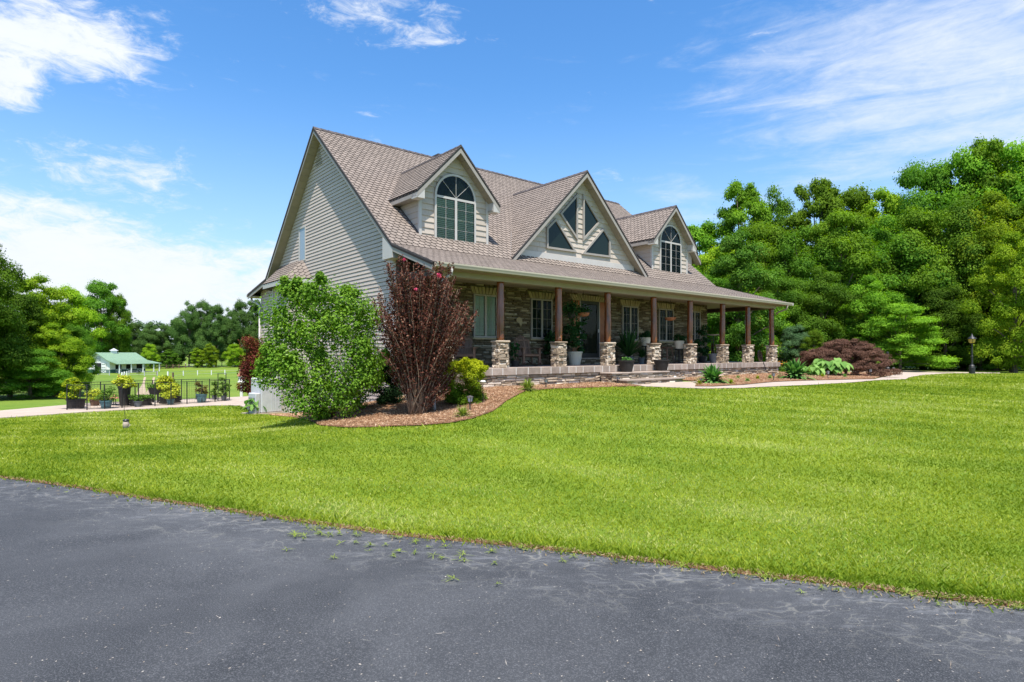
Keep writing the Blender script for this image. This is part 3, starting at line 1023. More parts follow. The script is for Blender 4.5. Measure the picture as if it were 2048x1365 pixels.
# bay roof
bz = 4.55
A_, B_, C1, D_ = Vector((GX - .01, 8.95, bz)), Vector((-2.8, 10.07, bz)), Vector((-2.8, 12.5, bz)), Vector((GX - .01, 13.4, bz))
T1, T2 = Vector((GX - .01, 9.96, 5.40)), Vector((GX - .01, 12.7, 5.40))
q = MB().add([A_, B_, C1, D_, T1, T2, A_ - Vector((0, 0, .2)), B_ - Vector((0, 0, .2)), C1 - Vector((0, 0, .2)), D_ - Vector((0, 0, .2))],
             [(0, 4, 1), (1, 4, 5, 2), (2, 5, 3), (6, 7, 8, 9)], 1, .5)
q.add([A_ - Vector((0, 0, .02)), B_ - Vector((0, 0, .02)), C1 - Vector((0, 0, .02)), D_ - Vector((0, 0, .02)), A_ - Vector((0, 0, .2)), B_ - Vector((0, 0, .2)), C1 - Vector((0, 0, .2)), D_ - Vector((0, 0, .2))],
      [(0, 1, 5, 4), (1, 2, 6, 5), (2, 3, 7, 6)], 0, .5)
br = ob('bay_roof', q, [M['trim_light'], M['shingle_edge']], house)
q = MB()
for (a, b, tops) in ((B_, A_, [T1]), (C1, B_, [T1, T2])):
    eu = (b - a).normalized(); nn = eu.cross(tops[0] - a).normalized()
    if nn.z < 0: nn = -nn
    ev = nn.cross(eu)
    poly = [(0, 0), ((b - a).length, 0)] + [((t - a).dot(eu), (t - a).dot(ev)) for t in tops]
    for t in shingles(a, eu, ev, poly, .24, .17):
        add_tab(q, t)
ob('shingle_courses', q, [M['shingle'], M['shingle_edge']], br, 'stuff')


def stone_piece(mb, P, eu, ev, n, u0, u1, v0, v1, d, m=0):
    j = lambda s: rnd.uniform(-s, s)
    h = min(v1 - v0, u1 - u0)
    js = h * .10
    c = [(u0 + j(js), v0 + j(js)), (u1 + j(js), v0 + j(js)), (u1 + j(js), v1 + j(js)), (u0 + j(js), v1 + j(js))]
    i = h * .2
    inn = [(c[0][0] + i + abs(j(i)), c[0][1] + i * .8), (c[1][0] - i - abs(j(i)), c[1][1] + i * .8), (c[2][0] - i - abs(j(i)), c[2][1] - i * .8), (c[3][0] + i + abs(j(i)), c[3][1] - i * .8)]
    d0 = d * .45
    vs = [P + eu * a + ev * b for a, b in c] + [P + eu * a + ev * b + n * (d0 + j(d * .1)) for a, b in c] + [P + eu * a + ev * b + n * (d + j(d * .22)) for a, b in inn]
    fs = [(8, 9, 10, 11)]
    for k in range(4):
        l = (k + 1) % 4
        fs += [(k, l, 4 + l, 4 + k), (4 + k, 4 + l, 8 + l, 8 + k)]
    mb.add(vs, fs, m)


def stonework(P, eu, ev, n, Wd, Ht, ch=(.045, .10), ln=(.15, .4), d=(.03, .06), holes=(), gap=.008, big=.06):
    """list of pieces as MBs covering a rectangle"""
    P = Vector(P); eu = Vector(eu); ev = Vector(ev); n = Vector(n)
    out = []
    v = 0.0
    while v < Ht - .012:
        h = min(rnd.uniform(*ch), Ht - v)
        if Ht - v - h < ch[0] * .6:
            h = Ht - v
        u = 0.0
        while u < Wd - .01:
            l = min(rnd.uniform(*ln), Wd - u)
            if Wd - u - l < ln[0] * .5:
                l = Wd - u
            uc0, uc1 = u, u + l
            bad = False
            for (a0, a1, b0, b1) in holes:
                if v + h > b0 + .01 and v < b1 - .01 and uc1 > a0 and uc0 < a1:
                    if uc0 < a0 - .04:
                        uc1 = a0
                    elif uc1 > a1 + .04:
                        uc0 = a1
                    else:
                        bad = True
            if not bad and uc1 - uc0 > .03:
                mb = MB()
                if rnd.random() < .25 and h > .075:
                    s = rnd.uniform(.4, .6)
                    stone_piece(mb, P, eu, ev, n, uc0 + gap / 2, uc1 - gap / 2, v + gap / 2, v + h * s - gap / 2, rnd.uniform(*d))
                    out.append(mb); mb = MB()
                    stone_piece(mb, P, eu, ev, n, uc0 + gap / 2, uc1 - gap / 2, v + h * s + gap / 2, v + h - gap / 2, rnd.uniform(*d))
                else:
                    stone_piece(mb, P, eu, ev, n, uc0 + gap / 2, uc1 - gap / 2, v + gap / 2, v + h - gap / 2, rnd.uniform(*d))
                out.append(mb)
            u += l
        v += h
    return out


def merge(mbs):
    o = MB()
    for q in mbs:
        b = len(o.v)
        o.v += q.v; o.f += [tuple(b + i for i in f) for f in q.f]; o.m += q.m; o.t += q.t
    return o


# stone front wall
WY = 2.2
wins = [(.95, 1.95), (3.55, 4.62), (8.72, 9.78), (11.27, 12.36), (13.62, 14.58)]
WZ0, WZ1 = 2.12, 3.60
DOOR = (6.14, 7.24, 1.42, 3.66)
fw = ob('stone_wall', MB().box((GX + .05, WY + .05, -1.0), (RX, WY + .2, 4.5)), M['mortar'], house)
holes = [(a - GX, b - GX, WZ0 - 1.1, WZ1 - 1.1) for a, b in wins] + [(a - .06 - GX, b + .06 - GX, WZ1 - 1.1, WZ1 + .26 - 1.1) for a, b in wins] + \
        [(DOOR[0] - .42 - GX, DOOR[1] + .34 - GX, -.1, DOOR[3] - 1.1), (DOOR[0] - .45 - GX, DOOR[1] + .4 - GX, DOOR[3] - 1.1, DOOR[3] - 1.1 + .24)]
pcs = stonework((GX, WY + .05, 1.1), (1, 0, 0), (0, 0, 1), (0, -1, 0), RX - GX, 2.86, (.04, .095), (.16, .5), (.03, .07), holes, .01)
ob('ledge_stones', merge(pcs), M['stone_shaded'], fw, 'stuff')
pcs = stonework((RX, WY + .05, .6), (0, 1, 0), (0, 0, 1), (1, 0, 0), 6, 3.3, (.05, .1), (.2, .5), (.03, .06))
ob('ledge_stones', merge(pcs), M['stone_shaded'], fw, 'stuff')


def lintel(x0, x1, z0, z1, n):
    cx = (x0 + x1) / 2
    for i in range(n):
        a = x0 + (x1 - x0) * i / n + .008; b = x0 + (x1 - x0) * (i + 1) / n - .008
        sk = ((a + b) / 2 - cx) * .22
        q = MB()
        y = WY - .03 + rnd.uniform(-.008, .008)
        q.prism([(a, y, z0), (b, y, z0), (b + sk, y, z1 + rnd.uniform(-.01, .01)), (a + sk, y, z1 + rnd.uniform(-.01, .01))], (0, .09, 0), 0)
        ob('lintel_stone', q, M['keystone'], fw)


def front_window(x0, x1, z0, z1):
    y = WY
    w = ob('window', MB().box((x0, y + .02, z0), (x1, y + .045, z1)), M['dark'], house)
    q = MB(); f = .055
    for a in ((x0, z0, x0 + f, z1), (x1 - f, z0, x1, z1), (x0 + f, z0, x1 - f, z0 + f), (x0 + f, z1 - f, x1 - f, z1), ((x0 + x1) / 2 - .045, z0 + f, (x0 + x1) / 2 + .045, z1 - f)):
        q.box((a[0], y - .045, a[1]), (a[2], y + .02, a[3]))
    ob('frame', q, M['trim'], w)
    q = MB()
    for k, (a, b) in enumerate(((x0 + f, (x0 + x1) / 2 - .045), ((x0 + x1) / 2 + .045, x1 - f))):
        zz = z0 + f + .02
        while zz < z1 - f - .02:
            q.prism([(a + .01, y + .012, zz), (b - .01, y + .012, zz), (b - .01, y - .008, zz + .041), (a + .01, y - .008, zz + .041)], (0, .002, .003), 0)
            zz += .048
        ob('pane', MB().box((a, y - .022, z0 + f), (b, y - .018, z1 - f)), M['glass'], w)
    ob('blinds', q, M['blind'], w, 'stuff')
    q = MB()
    for a, b in ((x0 + f, (x0 + x1) / 2 - .045), ((x0 + x1) / 2 + .045, x1 - f)):
        q.box(((a + b) / 2 - .005, y - .03, z0 + f), ((a + b) / 2 + .005, y - .024, z1 - f))
        for t in (.25, .5, .75):
            zz = z0 + (z1 - z0) * t
            q.box((a, y - .032, zz - .004), (b, y - .025, zz + .004))
    ob('muntin', q, M['trim'], w)
    q = MB().box((x0 - .05, y - .06, z0 - .06), (x1 + .05, y + .05, z0 - .005))
    ob('sill', q, M['keystone'], w)
    lintel(x0 - .05, x1 + .05, z1 + .012, z1 + .25, 8)


for a, b in wins:
    front_window(a, b, WZ0, WZ1)
# front door
dr = ob('door', MB().box((DOOR[0], WY - .0, DOOR[2]), (DOOR[1], WY + .045, DOOR[3])), M['door_red'], house)
q = MB()
x0, x1, z0, z1 = DOOR
for a in ((x0, z0, x0 + .11, z1), (x1 - .13, z0, x1, z1), (x0 + .11, z0, x1 - .13, z0 + .16), (x0 + .11, z1 - .12, x1 - .13, z1)):
    q.box((a[0], WY - .05, a[1]), (a[2], WY - .004, a[3]))
ob('storm_door_frame', q, M['black_metal'], dr)
ob('pane', MB().box((x0 + .11, WY - .03, z0 + .16), (x1 - .13, WY - .024, z1 - .12)), M['glass_door'], dr)
ob('jamb', MB().box((x0 - .03, WY - .05, z0), (x0 - .002, WY + .04, z1 + .0)).box((x1 + .002, WY - .05, z0), (x1 + .03, WY + .04, z1)), M['trim_light'], dr)
ob('sidelight', MB().box((x1 + .035, WY - .03, z0), (x1 + .34, WY + .04, z1)).box((x0 - .40, WY - .03, z0), (x0 - .035, WY + .04, z1)), M['door_red'], dr)
ob('handle', MB().box((x1 - .10, WY - .09, 2.42), (x1 - .06, WY - .052, 2.56)), M['steel'], dr)
lintel(DOOR[0] - .42, DOOR[1] + .38, DOOR[3] + .012, DOOR[3] + .23, 15)
pcs = stonework((DOOR[0] - .42, WY - .2, FLR), (1, 0, 0), (0, 0, 1), (0, -1, 0), 2.0, .22, (.06, .11), (.2, .4), (.02, .04))
ds = ob('door_step', MB().box((DOOR[0] - .42, WY - .2, FLR), (DOOR[1] + .4, WY, FLR + .26)), M['coping'], house)
ob('ledge_stones', merge(pcs), M['stone_shaded'], ds, 'stuff')

# porch floor, coping, foundation
PXL, PXR = -1.97, 17.98
ob('porch_floor', MB().box((PXL, .16, FLR - .2), (PXR - .35, WY + .05, FLR)).box((RX, WY + .05, FLR - .2), (PXR - .35, 9, FLR)), M['floor'], house)
cp_ = ob('coping', MB().box((PXL + .01, -.144, FLR - .215), (PXR - .02, .17, FLR - .004)), M['grout'], house)
x = PXL
while x < PXR - .1:
    l = rnd.uniform(.34, .56)
    l = min(l, PXR - x)
    q = MB().box((x + .019, -.152, FLR - .22), (x + l - .019, .158, FLR), bev=.006)
    ob('coping_stone', q, M['coping'], cp_)
    x += l
y = .17
while y < 9:
    l = rnd.uniform(.4, .56)
    ob('coping_stone', MB().box((PXR - .34, y + .01, FLR - .22), (PXR, y + l - .01, FLR), bev=.008), M['coping'], cp_)
    y += l
fd = ob('foundation', MB().box((PXL + .06, -.04, -.3), (PXR - .1, .1, FLR - .22)).box((PXR - .25, .1, -.3), (PXR - .1, 9, FLR - .22)).box((PXL + .06, .1, -.8), (PXL + .2, 2.3, FLR - .22)), M['mortar'], house)
pcs = stonework((PXL + .03, -.04, .28), (1, 0, 0), (0, 0, 1), (0, -1, 0), PXR - PXL - .1, FLR - .22 - .285, (.05, .13), (.18, .55), (.03, .075))
pcs.sort(key=lambda q: q.v[0][0] + (5 if q.v[0][2] < .45 else 0))
for q in pcs[:300]:
    ob('ledge_stone', q, M['stone'], fd)
if pcs[300:]:
    ob('ledge_stones', merge(pcs[300:]), M['stone'], fd, 'stuff')
pcs = stonework((PXL + .06, 2.3, -.6), (0, -1, 0), (0, 0, 1), (-1, 0, 0), 2.35, 1.5, (.05, .13), (.18, .5), (.03, .07))
ob('ledge_stones', merge(pcs), M['stone'], fd, 'stuff')

# piers and log posts
px_l = [-1.72, .32, 2.82, 5.30, 8.02, 10.5, 13.02, 15.25, 17.55]
nst = 0
for k, x in enumerate(px_l):
    s = .40
    pier = ob('stone_pier', MB().box((x + .03, .03, FLR - .0), (x + s - .03, s - .03, FLR + .78)), M['mortar'], house)
    ch, ln, dp = (.04, .12), (.09, .27), (.022, .07)
    fr = stonework((x + .02, .035, FLR), (1, 0, 0), (0, 0, 1), (0, -1, 0), s - .04, .77, ch, ln, dp, gap=.006)
    lf = stonework((x + .035, s - .02, FLR), (0, -1, 0), (0, 0, 1), (-1, 0, 0), s - .04, .77, ch, ln, dp, gap=.006)
    bk = stonework((x + s - .02, s - .035, FLR), (-1, 0, 0), (0, 0, 1), (0, 1, 0), s - .04, .77, ch, ln, dp)
    rt = stonework((x + s - .035, .02, FLR), (0, 1, 0), (0, 0, 1), (1, 0, 0), s - .04, .77, ch, ln, dp)
    vis = fr + lf
    if k >= 1 and nst + len(vis) <= 300:
        for q in vis:
            ob('stone', q, M['stone'], pier)
        nst += len(vis)
        rest = bk + rt
    else:
        rest = vis + bk + rt
    ob('packed_stones', merge(rest), M['stone'], pier, 'stuff')
    ob('cap', MB().box((x - .025, -.025, FLR + .775), (x + s + .025, s + .025, FLR + .835), bev=.018), M['stone'], pier)
    cx, cy = x + s / 2, s / 2
    q = MB()
    prof = []
    zz = FLR + .835
    top = 3.79
    n = 16
    a1, a2 = rnd.uniform(0, 6), rnd.uniform(0, 6)
    pts = []
    rad = []
    N = 26
    for i in range(N):
        t = i / (N - 1)
        pts.append((cx + .006 * math.sin(a1 + 5 * t), cy + .006 * math.cos(a2 + 4 * t), zz + (top - zz) * t))
        rad.append(.125 - .01 * t + .005 * math.sin(9 * t + a1) + rnd.uniform(-.0025, .0025))
    q.tube(pts, rad, 16, 0, rnd.random())
    for i in range(5):
        a = rnd.uniform(2.5, 6.0); zk = rnd.uniform(zz + .1, top - .1)
        q.tube([(cx + .10 * math.cos(a), cy + .10 * math.sin(a), zk), (cx + .133 * math.cos(a), cy + .133 * math.sin(a), zk + .01)], [.035, .018], 8, 0, .1)
    ob('log_post', q, M['log'], house, smooth=True)

# beam, ceiling, soffit, gutter
ob('beam', MB().box((PXL, .06, 3.78), (17.93, .34, 3.945)), M['trim'], house)
ob('side_beam', MB().box((17.6, .345, 3.76), (17.88, 9, 3.94)), M['beam'], house)
ob('side_beam', MB().box((PXL + .0, .345, 3.76), (PXL + .2, WY, 3.94)), M['beam'], house)
ob('porch_ceiling', MB().box((PXL + .02, .34, 3.955), (17.9, WY + .05, 3.98)).box((RX, WY + .05, 3.955), (17.9, 9, 3.98)), M['soffit'], house)
x = RK + .04
while x < XE - .1:
    ob('soffit_panel', MB().box((x, YG + .06, 3.925), (min(x + .29, XE - .05), .06, 3.94)).box((x + .05, YG + .12, 3.921), (x + .09, -.02, 3.9255)).box((x + .15, YG + .12, 3.921), (x + .19, -.02, 3.9255)), M['soffit'], house)
    x += .302
prof = [(0, .0), (-.02, -.085), (-.055, -.115), (-.125, -.115), (-.135, -.075), (-.150, -.03), (-.150, .012), (-.138, .012), (-.138, -.03), (-.12, -.1), (-.06, -.1), (-.025, -.08), (-.012, 0)]
q = MB().prism([(RK + .1, YG + .01 + a, ZG - .015 + b) for a, b in prof], (XE - RK - .05, 0, 0), 0, .5)
ob('gutter', q, M['gutter'], house)
ob('fascia', MB().box((RK + .02, YG + .015, 3.92), (XE, YG + .04, ZG - .02)), M['trim'], house)
q = MB().prism([(XE - .01 - a, YG - .14, ZG - .015 + b) for a, b in prof], (0, 11, 0), 0, .5)
ob('gutter', q, M['trim_light'], house)
q = MB().prism([(RK - .02, YRE - .01 - a, ZRE - .015 + b) for a, b in prof], (17, 0, 0), 0, .5)
ob('gutter', q, M['trim_light'], house)
ob('rear_soffit', MB().box((RK + .04, 15.4, 4.28), (15, YRE - .02, 4.31)), M['soffit'], house)
# downspouts
ob('downspout', MB().tube([(17.95, YG - .08, 3.92), (17.95, YG - .04, 3.74), (17.9, -.05, 3.60), (17.87, .02, 3.5)], .042, 8), M['soffit'], house, smooth=True)
ob('downspout', MB().tube([(-1.75, YG - .08, 3.93), (-1.75, YG - .06, 3.75), (-1.8, -.05, 3.6), (-1.85, .0, 3.5), (-1.85, .0, 1.3)], .045, 8), M['trim_light'], house, smooth=True)
ob('downspout', MB().tube([(-2.15, 16.45, 4.35), (-2.15, 16.35, 4.15), (-2.08, 15.65, 3.95), (-2.06, 15.42, 3.85), (-2.06, 15.42, -.6), (-2.15, 15.5, -.75)], .05, 8), M['trim_light'], house, smooth=True)
# chimney behind the ridge
ob('chimney', MB().box((3.55, 8.4, 9.3), (4.35, 9.1, 10.42)).box((3.45, 8.3, 10.42), (4.45, 9.2, 10.5)), M['ridge_dark'], house)


# dormers
def arched_window(D):
    y = D['y'] - .03
    cx = D['x'] + .0
    hw = .76
    z0, zs, = 5.36, 6.74
    w = ob('arched_window', MB(), M['dark'], house)
    arc = [(cx + hw * math.cos(a), zs + hw * math.sin(a)) for a in np.linspace(0, math.pi, 21)]
    outl = [(cx - hw, z0), (cx + hw, z0)] + arc
    w.data.from_pydata([(a, y, b) for a, b in outl], [], [tuple(range(len(outl)))])
    w.data.materials.clear(); w.data.materials.append(M['dark'])
    f = .07
    q = MB()
    # arch casing
    A = [(cx + (hw + .0) * math.cos(a), zs + hw * math.sin(a)) for a in np.linspace(0, math.pi, 21)]
    Bc = [(cx + (hw + f) * math.cos(a), zs + (hw + f) * math.sin(a)) for a in np.linspace(0, math.pi, 21)]
    for i in range(20):
        q.prism([(A[i][0], y - .05, A[i][1]), (A[i + 1][0], y - .05, A[i + 1][1]), (Bc[i + 1][0], y - .05, Bc[i + 1][1]), (Bc[i][0], y - .05, Bc[i][1])], (0, .08, 0), 0, .5)
    for a in ((cx - hw - f, z0 - .07, cx - hw, zs), (cx + hw, z0 - .07, cx + hw + f, zs), (cx - hw, z0 - .07, cx + hw, z0), (cx - hw, zs - .045, cx + hw, zs + .03), (cx - .045, z0, cx + .045, zs - .045)):
        q.box((a[0], y - .05, a[1]), (a[2], y + .03, a[3]), 0, .5)
    q.box((cx - hw - .12, y - .075, z0 - .11), (cx + hw + .12, y + .03, z0 - .07), 0, .5)
    ob('frame', q, M['trim_light'], w)
    q = MB()
    for s in (-1, 1):
        a, b = (cx - hw, cx - .045) if s < 0 else (cx + .045, cx + hw)
        zz = z0 + .02
        while zz < zs - .09:
            q.prism([(a + .02, y - .010, zz), (b - .02, y - .010, zz), (b - .02, y - .026, zz + .042), (a + .02, y - .026, zz + .042)], (0, .002, .004), 0)
            zz += .062
    ob('blinds', q, M['blind'], w, 'stuff')
    for a, b in ((cx - hw, cx - .045), (cx + .045, cx + hw)):
        ob('pane', MB().box((a, y - .036, z0), (b, y - .032, zs - .045)), M['glass'], w)
    fan = [(cx + hw, zs + .03)] + [(a, max(b, zs + .03)) for a, b in arc[1:-1]] + [(cx - hw, zs + .03)]
    q = MB().add([(a, y - .034, b) for a, b in fan], [tuple(range(len(fan)))], 0)
    ob('pane', q, M['glass_dark'], w)
    q = MB()
    for a, b in ((cx - hw, cx - .045), (cx + .045, cx + hw)):
        q.box(((a + b) / 2 - .005, y - .046, z0), ((a + b) / 2 + .005, y - .038, zs - .045))
        for t in (.25, .5, .75):
            zz = z0 + (zs - z0) * t
            q.box((a, y - .044, zz - .003), (b, y - .0375, zz + .003))
    for an in (45, 90, 135):
        a = math.radians(an)
        q.bar((cx, y - .045, zs + .03), (cx + hw * math.cos(a), y - .045, zs + hw * math.sin(a)), .012, .010, 0, .5, up=(0, 1, 0))
    ob('muntin', q, M['trim_light'], w)


def shake_rows(parent, xa, xb, z0, z1, y, row=.195, hole=None):
    """courses of shakes; xa(z), xb(z) give the ends; every panel is its own object"""
    z = z0
    r = 0
    while z < z1 - .02:
        h = min(row, z1 - z)
        a0, b0 = xa(z), xb(z); a1, b1 = xa(z + h), xb(z + h)
        if b0 - a0 < .08:
            break
        segs = []
        u = a0
        while u < b0:
            l = rnd.uniform(.5, 1.1)
            v = min(u + l, b0)
            if b0 - v < .25: v = b0
            segs.append((u, v)); u = v
        for (u, v) in segs:
            parts = [(u, v)]
            if hole:
                parts = hole(u, v, z, z + h)
            for (s, t) in parts:
                if t - s < .03: continue
                s1 = max(s, a1) if s == a0 else s
                t1 = min(t, b1) if t == b0 else t
                if t1 <= s1: s1 = t1 = (s + t) / 2
                q = MB()
                q.add([(s + .003, y - .030, z), (t - .003, y - .030, z), (t1 - .003, y - .003, z + h), (s1 + .003, y - .003, z + h), (s + .003, y + .01, z), (t - .003, y + .01, z),
                       (t1 - .003, y + .01, z + h), (s1 + .003, y + .01, z + h)],
                      [(0, 1, 2, 3), (0, 4, 5, 1), (1, 5, 6, 2), (0, 3, 7, 4)], 0)
                ob('shake_panel', q, M['shake'], parent)
        z += h; r += 1


def dormer(D, side=True):
    x, y, hw = D['x'], D['y'], D['hw']
    ax, tip, tz = D['apex'], D['tip'], D['tipz']
    sl = (ax - tz) / tip
    yf = y - .36   # rake plane
    base = ZB + (y - YB) * .857 - .12
    topw = ax - sl * hw - .16
    dm = ob('dormer', MB().prism([(x - hw, y, base), (x + hw, y, base), (x + hw, y, topw), (x, y, ax - .16), (x - hw, y, topw)], (0, 2.2 if side else 3.0, 0), 0), M['trim'], house)
    # roof slabs
    yb_ap = YB + (ax - ZB) / .857 + .1
    yb_tip = YB + (tz - ZB) / .857 + .05
    dr_ = MB()
    for s in (-1, 1):
        pts = [(x, yf, ax), (x + s * tip, yf, tz), (x + s * tip, yb_tip, tz), (x, yb_ap, ax)]
        if s > 0: pts = pts[::-1]
        dr_.prism([Vector(p) - Vector((0, 0, .08)) for p in pts], (0, 0, .07), 0, .5)
    ob('dormer_roof', dr_, M['shingle_edge'], dm)
    q = MB()
    for s in (-1, 1):
        a = Vector((x + s * tip, yf - .01, tz - .005))
        up = Vector((-s * tip, 0, ax - tz)); L = up.length; upn = up.normalized()
        if s < 0:
            # u runs from the back to the front so that the normal points outwards
            P0 = Vector((x - tip, yb_ap, tz)); eu = Vector((0, -1, 0))
            poly = [(yb_ap - yb_tip, 0), (yb_ap - yf + .01, 0), (yb_ap - yf + .01, L), (0, L)]
        else:
            P0 = Vector((x + tip, yf - .01, tz)); eu = Vector((0, 1, 0))
            poly = [(0, 0), (yb_tip - yf, 0), (yb_ap - yf, L), (0, L)]
        for t in shingles(P0, eu, upn, poly):
            add_tab(q, t)
    ob('shingle_courses', q, [M['shingle'], M['shingle_edge']], dm, 'stuff')
    q = MB()
    n = 14
    for i in range(n):
        y0 = yf - .01 + i * (yb_ap - yf) / n; y1 = y0 + (yb_ap - yf) / n + .01
        for s in (-1, 1):
            q.add([(x, y0, ax + .05), (x, y1, ax + .04), (x + s * .12, y1, ax - .08), (x + s * .12, y0, ax - .07)], [(0, 1, 2, 3) if s < 0 else (0, 3, 2, 1)], 0)
    ob('ridge_cap', q, M['ridge_dark'], dm)
    # rake boards and drip edge
    q = MB(); q2 = MB(); q3 = MB()
    for s in (-1, 1):
        a = Vector((x, yf + .0, ax - .03)); b = Vector((x + s * tip, yf + .0, tz - .03)); dn = Vector((0, 0, -.20))
        q.prism([a, b, b + dn, a + dn], (0, .03, 0), 0, .5)
        a2 = Vector((x, yf - .02, ax + .035)); b2 = Vector((x + s * (tip + .02), yf - .02, tz + .015)); dn2 = Vector((0, 0, -.06))
        q2.prism([a2, b2, b2 + dn2, a2 + dn2], (0, .018, 0), 0, .5)
        # soffit under the rake, planks
    ob('rake_fascia', q, M['trim'], dm)
    ob('drip_edge', q2, M['ridge_dark'], dm)
    for s in (-1, 1):
        L = math.hypot(tip, ax - tz); n = int(L / .28)
        for i in range(n):
            t0 = i / n; t1 = (i + 1) / n - .012 / L
            a = Vector((x + s * tip * t0, yf + .032, ax - .21 - (ax - tz) * t0)); b = Vector((x + s * tip * t1, yf + .032, ax - .21 - (ax - tz) * t1))
            d = Vector((0, y - yf - .034, 0))
            ob('soffit_panel', MB().prism([a, b, b + d, a + d], (0, 0, .02), 0), M['soffit'], dm)
    if side:
        # side eaves, fascia, boxed returns, side walls
        q = MB()
        for s in (-1, 1):
            xo = x + s * tip
            q.box((min(xo, xo - s * .03), yf + .03, tz - .2), (max(xo, xo - s * .03), yb_tip, tz - .03), 0, .5)
            # soffit
            q.box((min(x + s * hw, xo - s * .03), yf + .04, tz - .2), (max(x + s * hw, xo - s * .03), yb_tip + .3, tz - .17), 0, .5)
        ob('eave', q, M['trim'], dm)
        for s in (-1, 1):
            q = MB()
            xo = x + s * tip; xi = x + s * (hw + .02)
            pts = [(xi, yf + .005, tz - .24), (xo, yf + .005, tz - .24), (xo, yf + .005, tz - .08), (xi, yf + .005, tz + .12)]
            if s < 0: pts = pts[::-1]
            q.prism(pts, (0, y - yf - .01, 0), 0, .5)
            ob('eave_return', q, M['trim_light'], dm)
        for s in (-1, 1):
            xs_ = x + s * hw
            z = base - .1
            while z < tz - .2:
                h = .195
                yb0 = YB + (z + h * .5 - ZB) / .857
                if yb0 > y + .05:
                    q = MB()
                    o_ = s * .022; i_ = s * .003
                    q.add([(xs_ + o_, y - .02, z), (xs_ + o_, yb0 + .3, z), (xs_ + i_, yb0 + .3, z + h), (xs_ + i_, y - .02, z + h), (xs_, y - .02, z), (xs_, yb0 + .3, z)],
                          [(0, 1, 2, 3), (0, 4, 5, 1), (0, 3, 4)] if s > 0 else [(3, 2, 1, 0), (1, 5, 4, 0), (4, 3, 0)], 0)
                    ob('shake_panel', q, M['shake'], dm)
                z += h
        ob('corner_board', MB().box((x - hw - .035, y - .04, base), (x - hw + .06, y + .05, topw + .05)), M['trim_light'], dm)
        ob('corner_board', MB().box((x + hw - .06, y - .04, base), (x + hw + .035, y + .05, topw + .05)), M['trim_light'], dm)
        # step flashing line
        q = MB()
        for s in (-1, 1):
            xs_ = x + s * (hw + .03)
            q.bar((xs_, y, ZB + (y - YB) * .857 + .03), (xs_, yb_tip, tz + .03), .03, .06, 0, .5)
        ob('flashing', q, M['ridge_dark'], dm)
    # valley metal
    q = MB()
    for s in (-1, 1):
        q.bar((x + s * (tip + .0), yb_tip - .02, tz + .035), (x, yb_ap - .03, ax + .03), .11, .012, 0, .5)
        if not side:
            pass
    ob('valley', q, M['flashing'], dm)
    return dm


def arch_hole(D):
    cx = D['x']; hw = .76 + .07; zs = 6.74; z0 = 5.25

    def f(u, v, za, zb):
        zm = (za + zb) / 2
        if zb < z0 + .05: return [(u, v)]
        if zm < zs: w_ = hw
        else:
            d = hw * hw - (zm - zs) ** 2
            if d <= 0: return [(u, v)]
            w_ = math.sqrt(d)
        a, b = cx - w_, cx + w_
        out = []
        if u < a: out.append((u, min(v, a)))
        if v > b: out.append((max(u, b), v))
        return out
    return f


for D in (DL, DR):
    dm = dormer(D)
    x, hw, y = D['x'], D['hw'], D['y']
    sl = (D['apex'] - D['tipz']) / D['tip']
    ztop = D['apex'] - .2
    shake_rows(dm, lambda z: max(x - hw + .06, x - (ztop - z) / sl), lambda z: min(x + hw - .06, x + (ztop - z) / sl), 5.26, ztop, y, hole=arch_hole(D))
    arched_window(D)
    ob('water_table', MB().box((x - hw, y - .045, 5.16), (x + hw, y + .01, 5.258)), M['trim_light'], dm)

dm = dormer(DC, side=False)
x = DC['x']; y = DC['y']; slc = (DC['apex'] - DC['tipz']) / DC['tip']
ztop = DC['apex'] - .2
# four windows of the centre gable: polygons in (x - centre, z)
K = 1.0
wp_ = [[(-.26, 7.42), (-.26, 5.78), (-1.12, 6.72)], [(.26, 7.42), (1.12, 6.72), (.26, 5.78)],
       [(-1.92, 5.28), (-.42, 5.28), (-1.38, 6.25), (-1.92, 5.95)], [(1.92, 5.28), (1.92, 5.95), (1.38, 6.25), (.42, 5.28)]]


def frompx(px, py, yy=DC['y']):
    r = Vector(((px - CX) / F_PX, 1, -(py - CY) / F_PX))
    t = (yy - (camw - O0).dot(UY)) / r.dot(UY)
    p = camw + r * t - O0
    return (p.dot(UX), p.z)


def P5(lst):  # points read in the 5.25x view with corner (1000,320)
    return [frompx(1000 + a / 5.25, 320 + b / 5.25, y - .03) for a, b in lst]


wpl = [P5([(645, 570), (800, 395), (795, 800)]), P5([(880, 410), (1025, 655), (880, 815)]), P5([(500, 730), (580, 645), (765, 950), (500, 912)]), P5([(890, 975), (1080, 745), (1140, 845), (1140, 1008)])]


def poly_hole(polys, grow=.09):
    def f(u, v, za, zb):
        zm = (za + zb) / 2
        spans = []
        for P in polys:
            xs = []
            for zc in (zm,):
                for i in range(len(P)):
                    a, b = P[i], P[(i + 1) % len(P)]
                    if (a[1] - zc) * (b[1] - zc) < 0:
                        xs.append(a[0] + (b[0] - a[0]) * (zc - a[1]) / (b[1] - a[1]))
            if len(xs) >= 2:
                spans.append((min(xs) - grow * .3, max(xs) + grow * .3))
        out = [(u, v)]
        for a, b in spans:
            nw = []
            for s, t in out:
                if t <= a or s >= b: nw.append((s, t)); continue
                if s < a: nw.append((s, a))
                if t > b: nw.append((b, t))
            out = nw
        return out
    return f


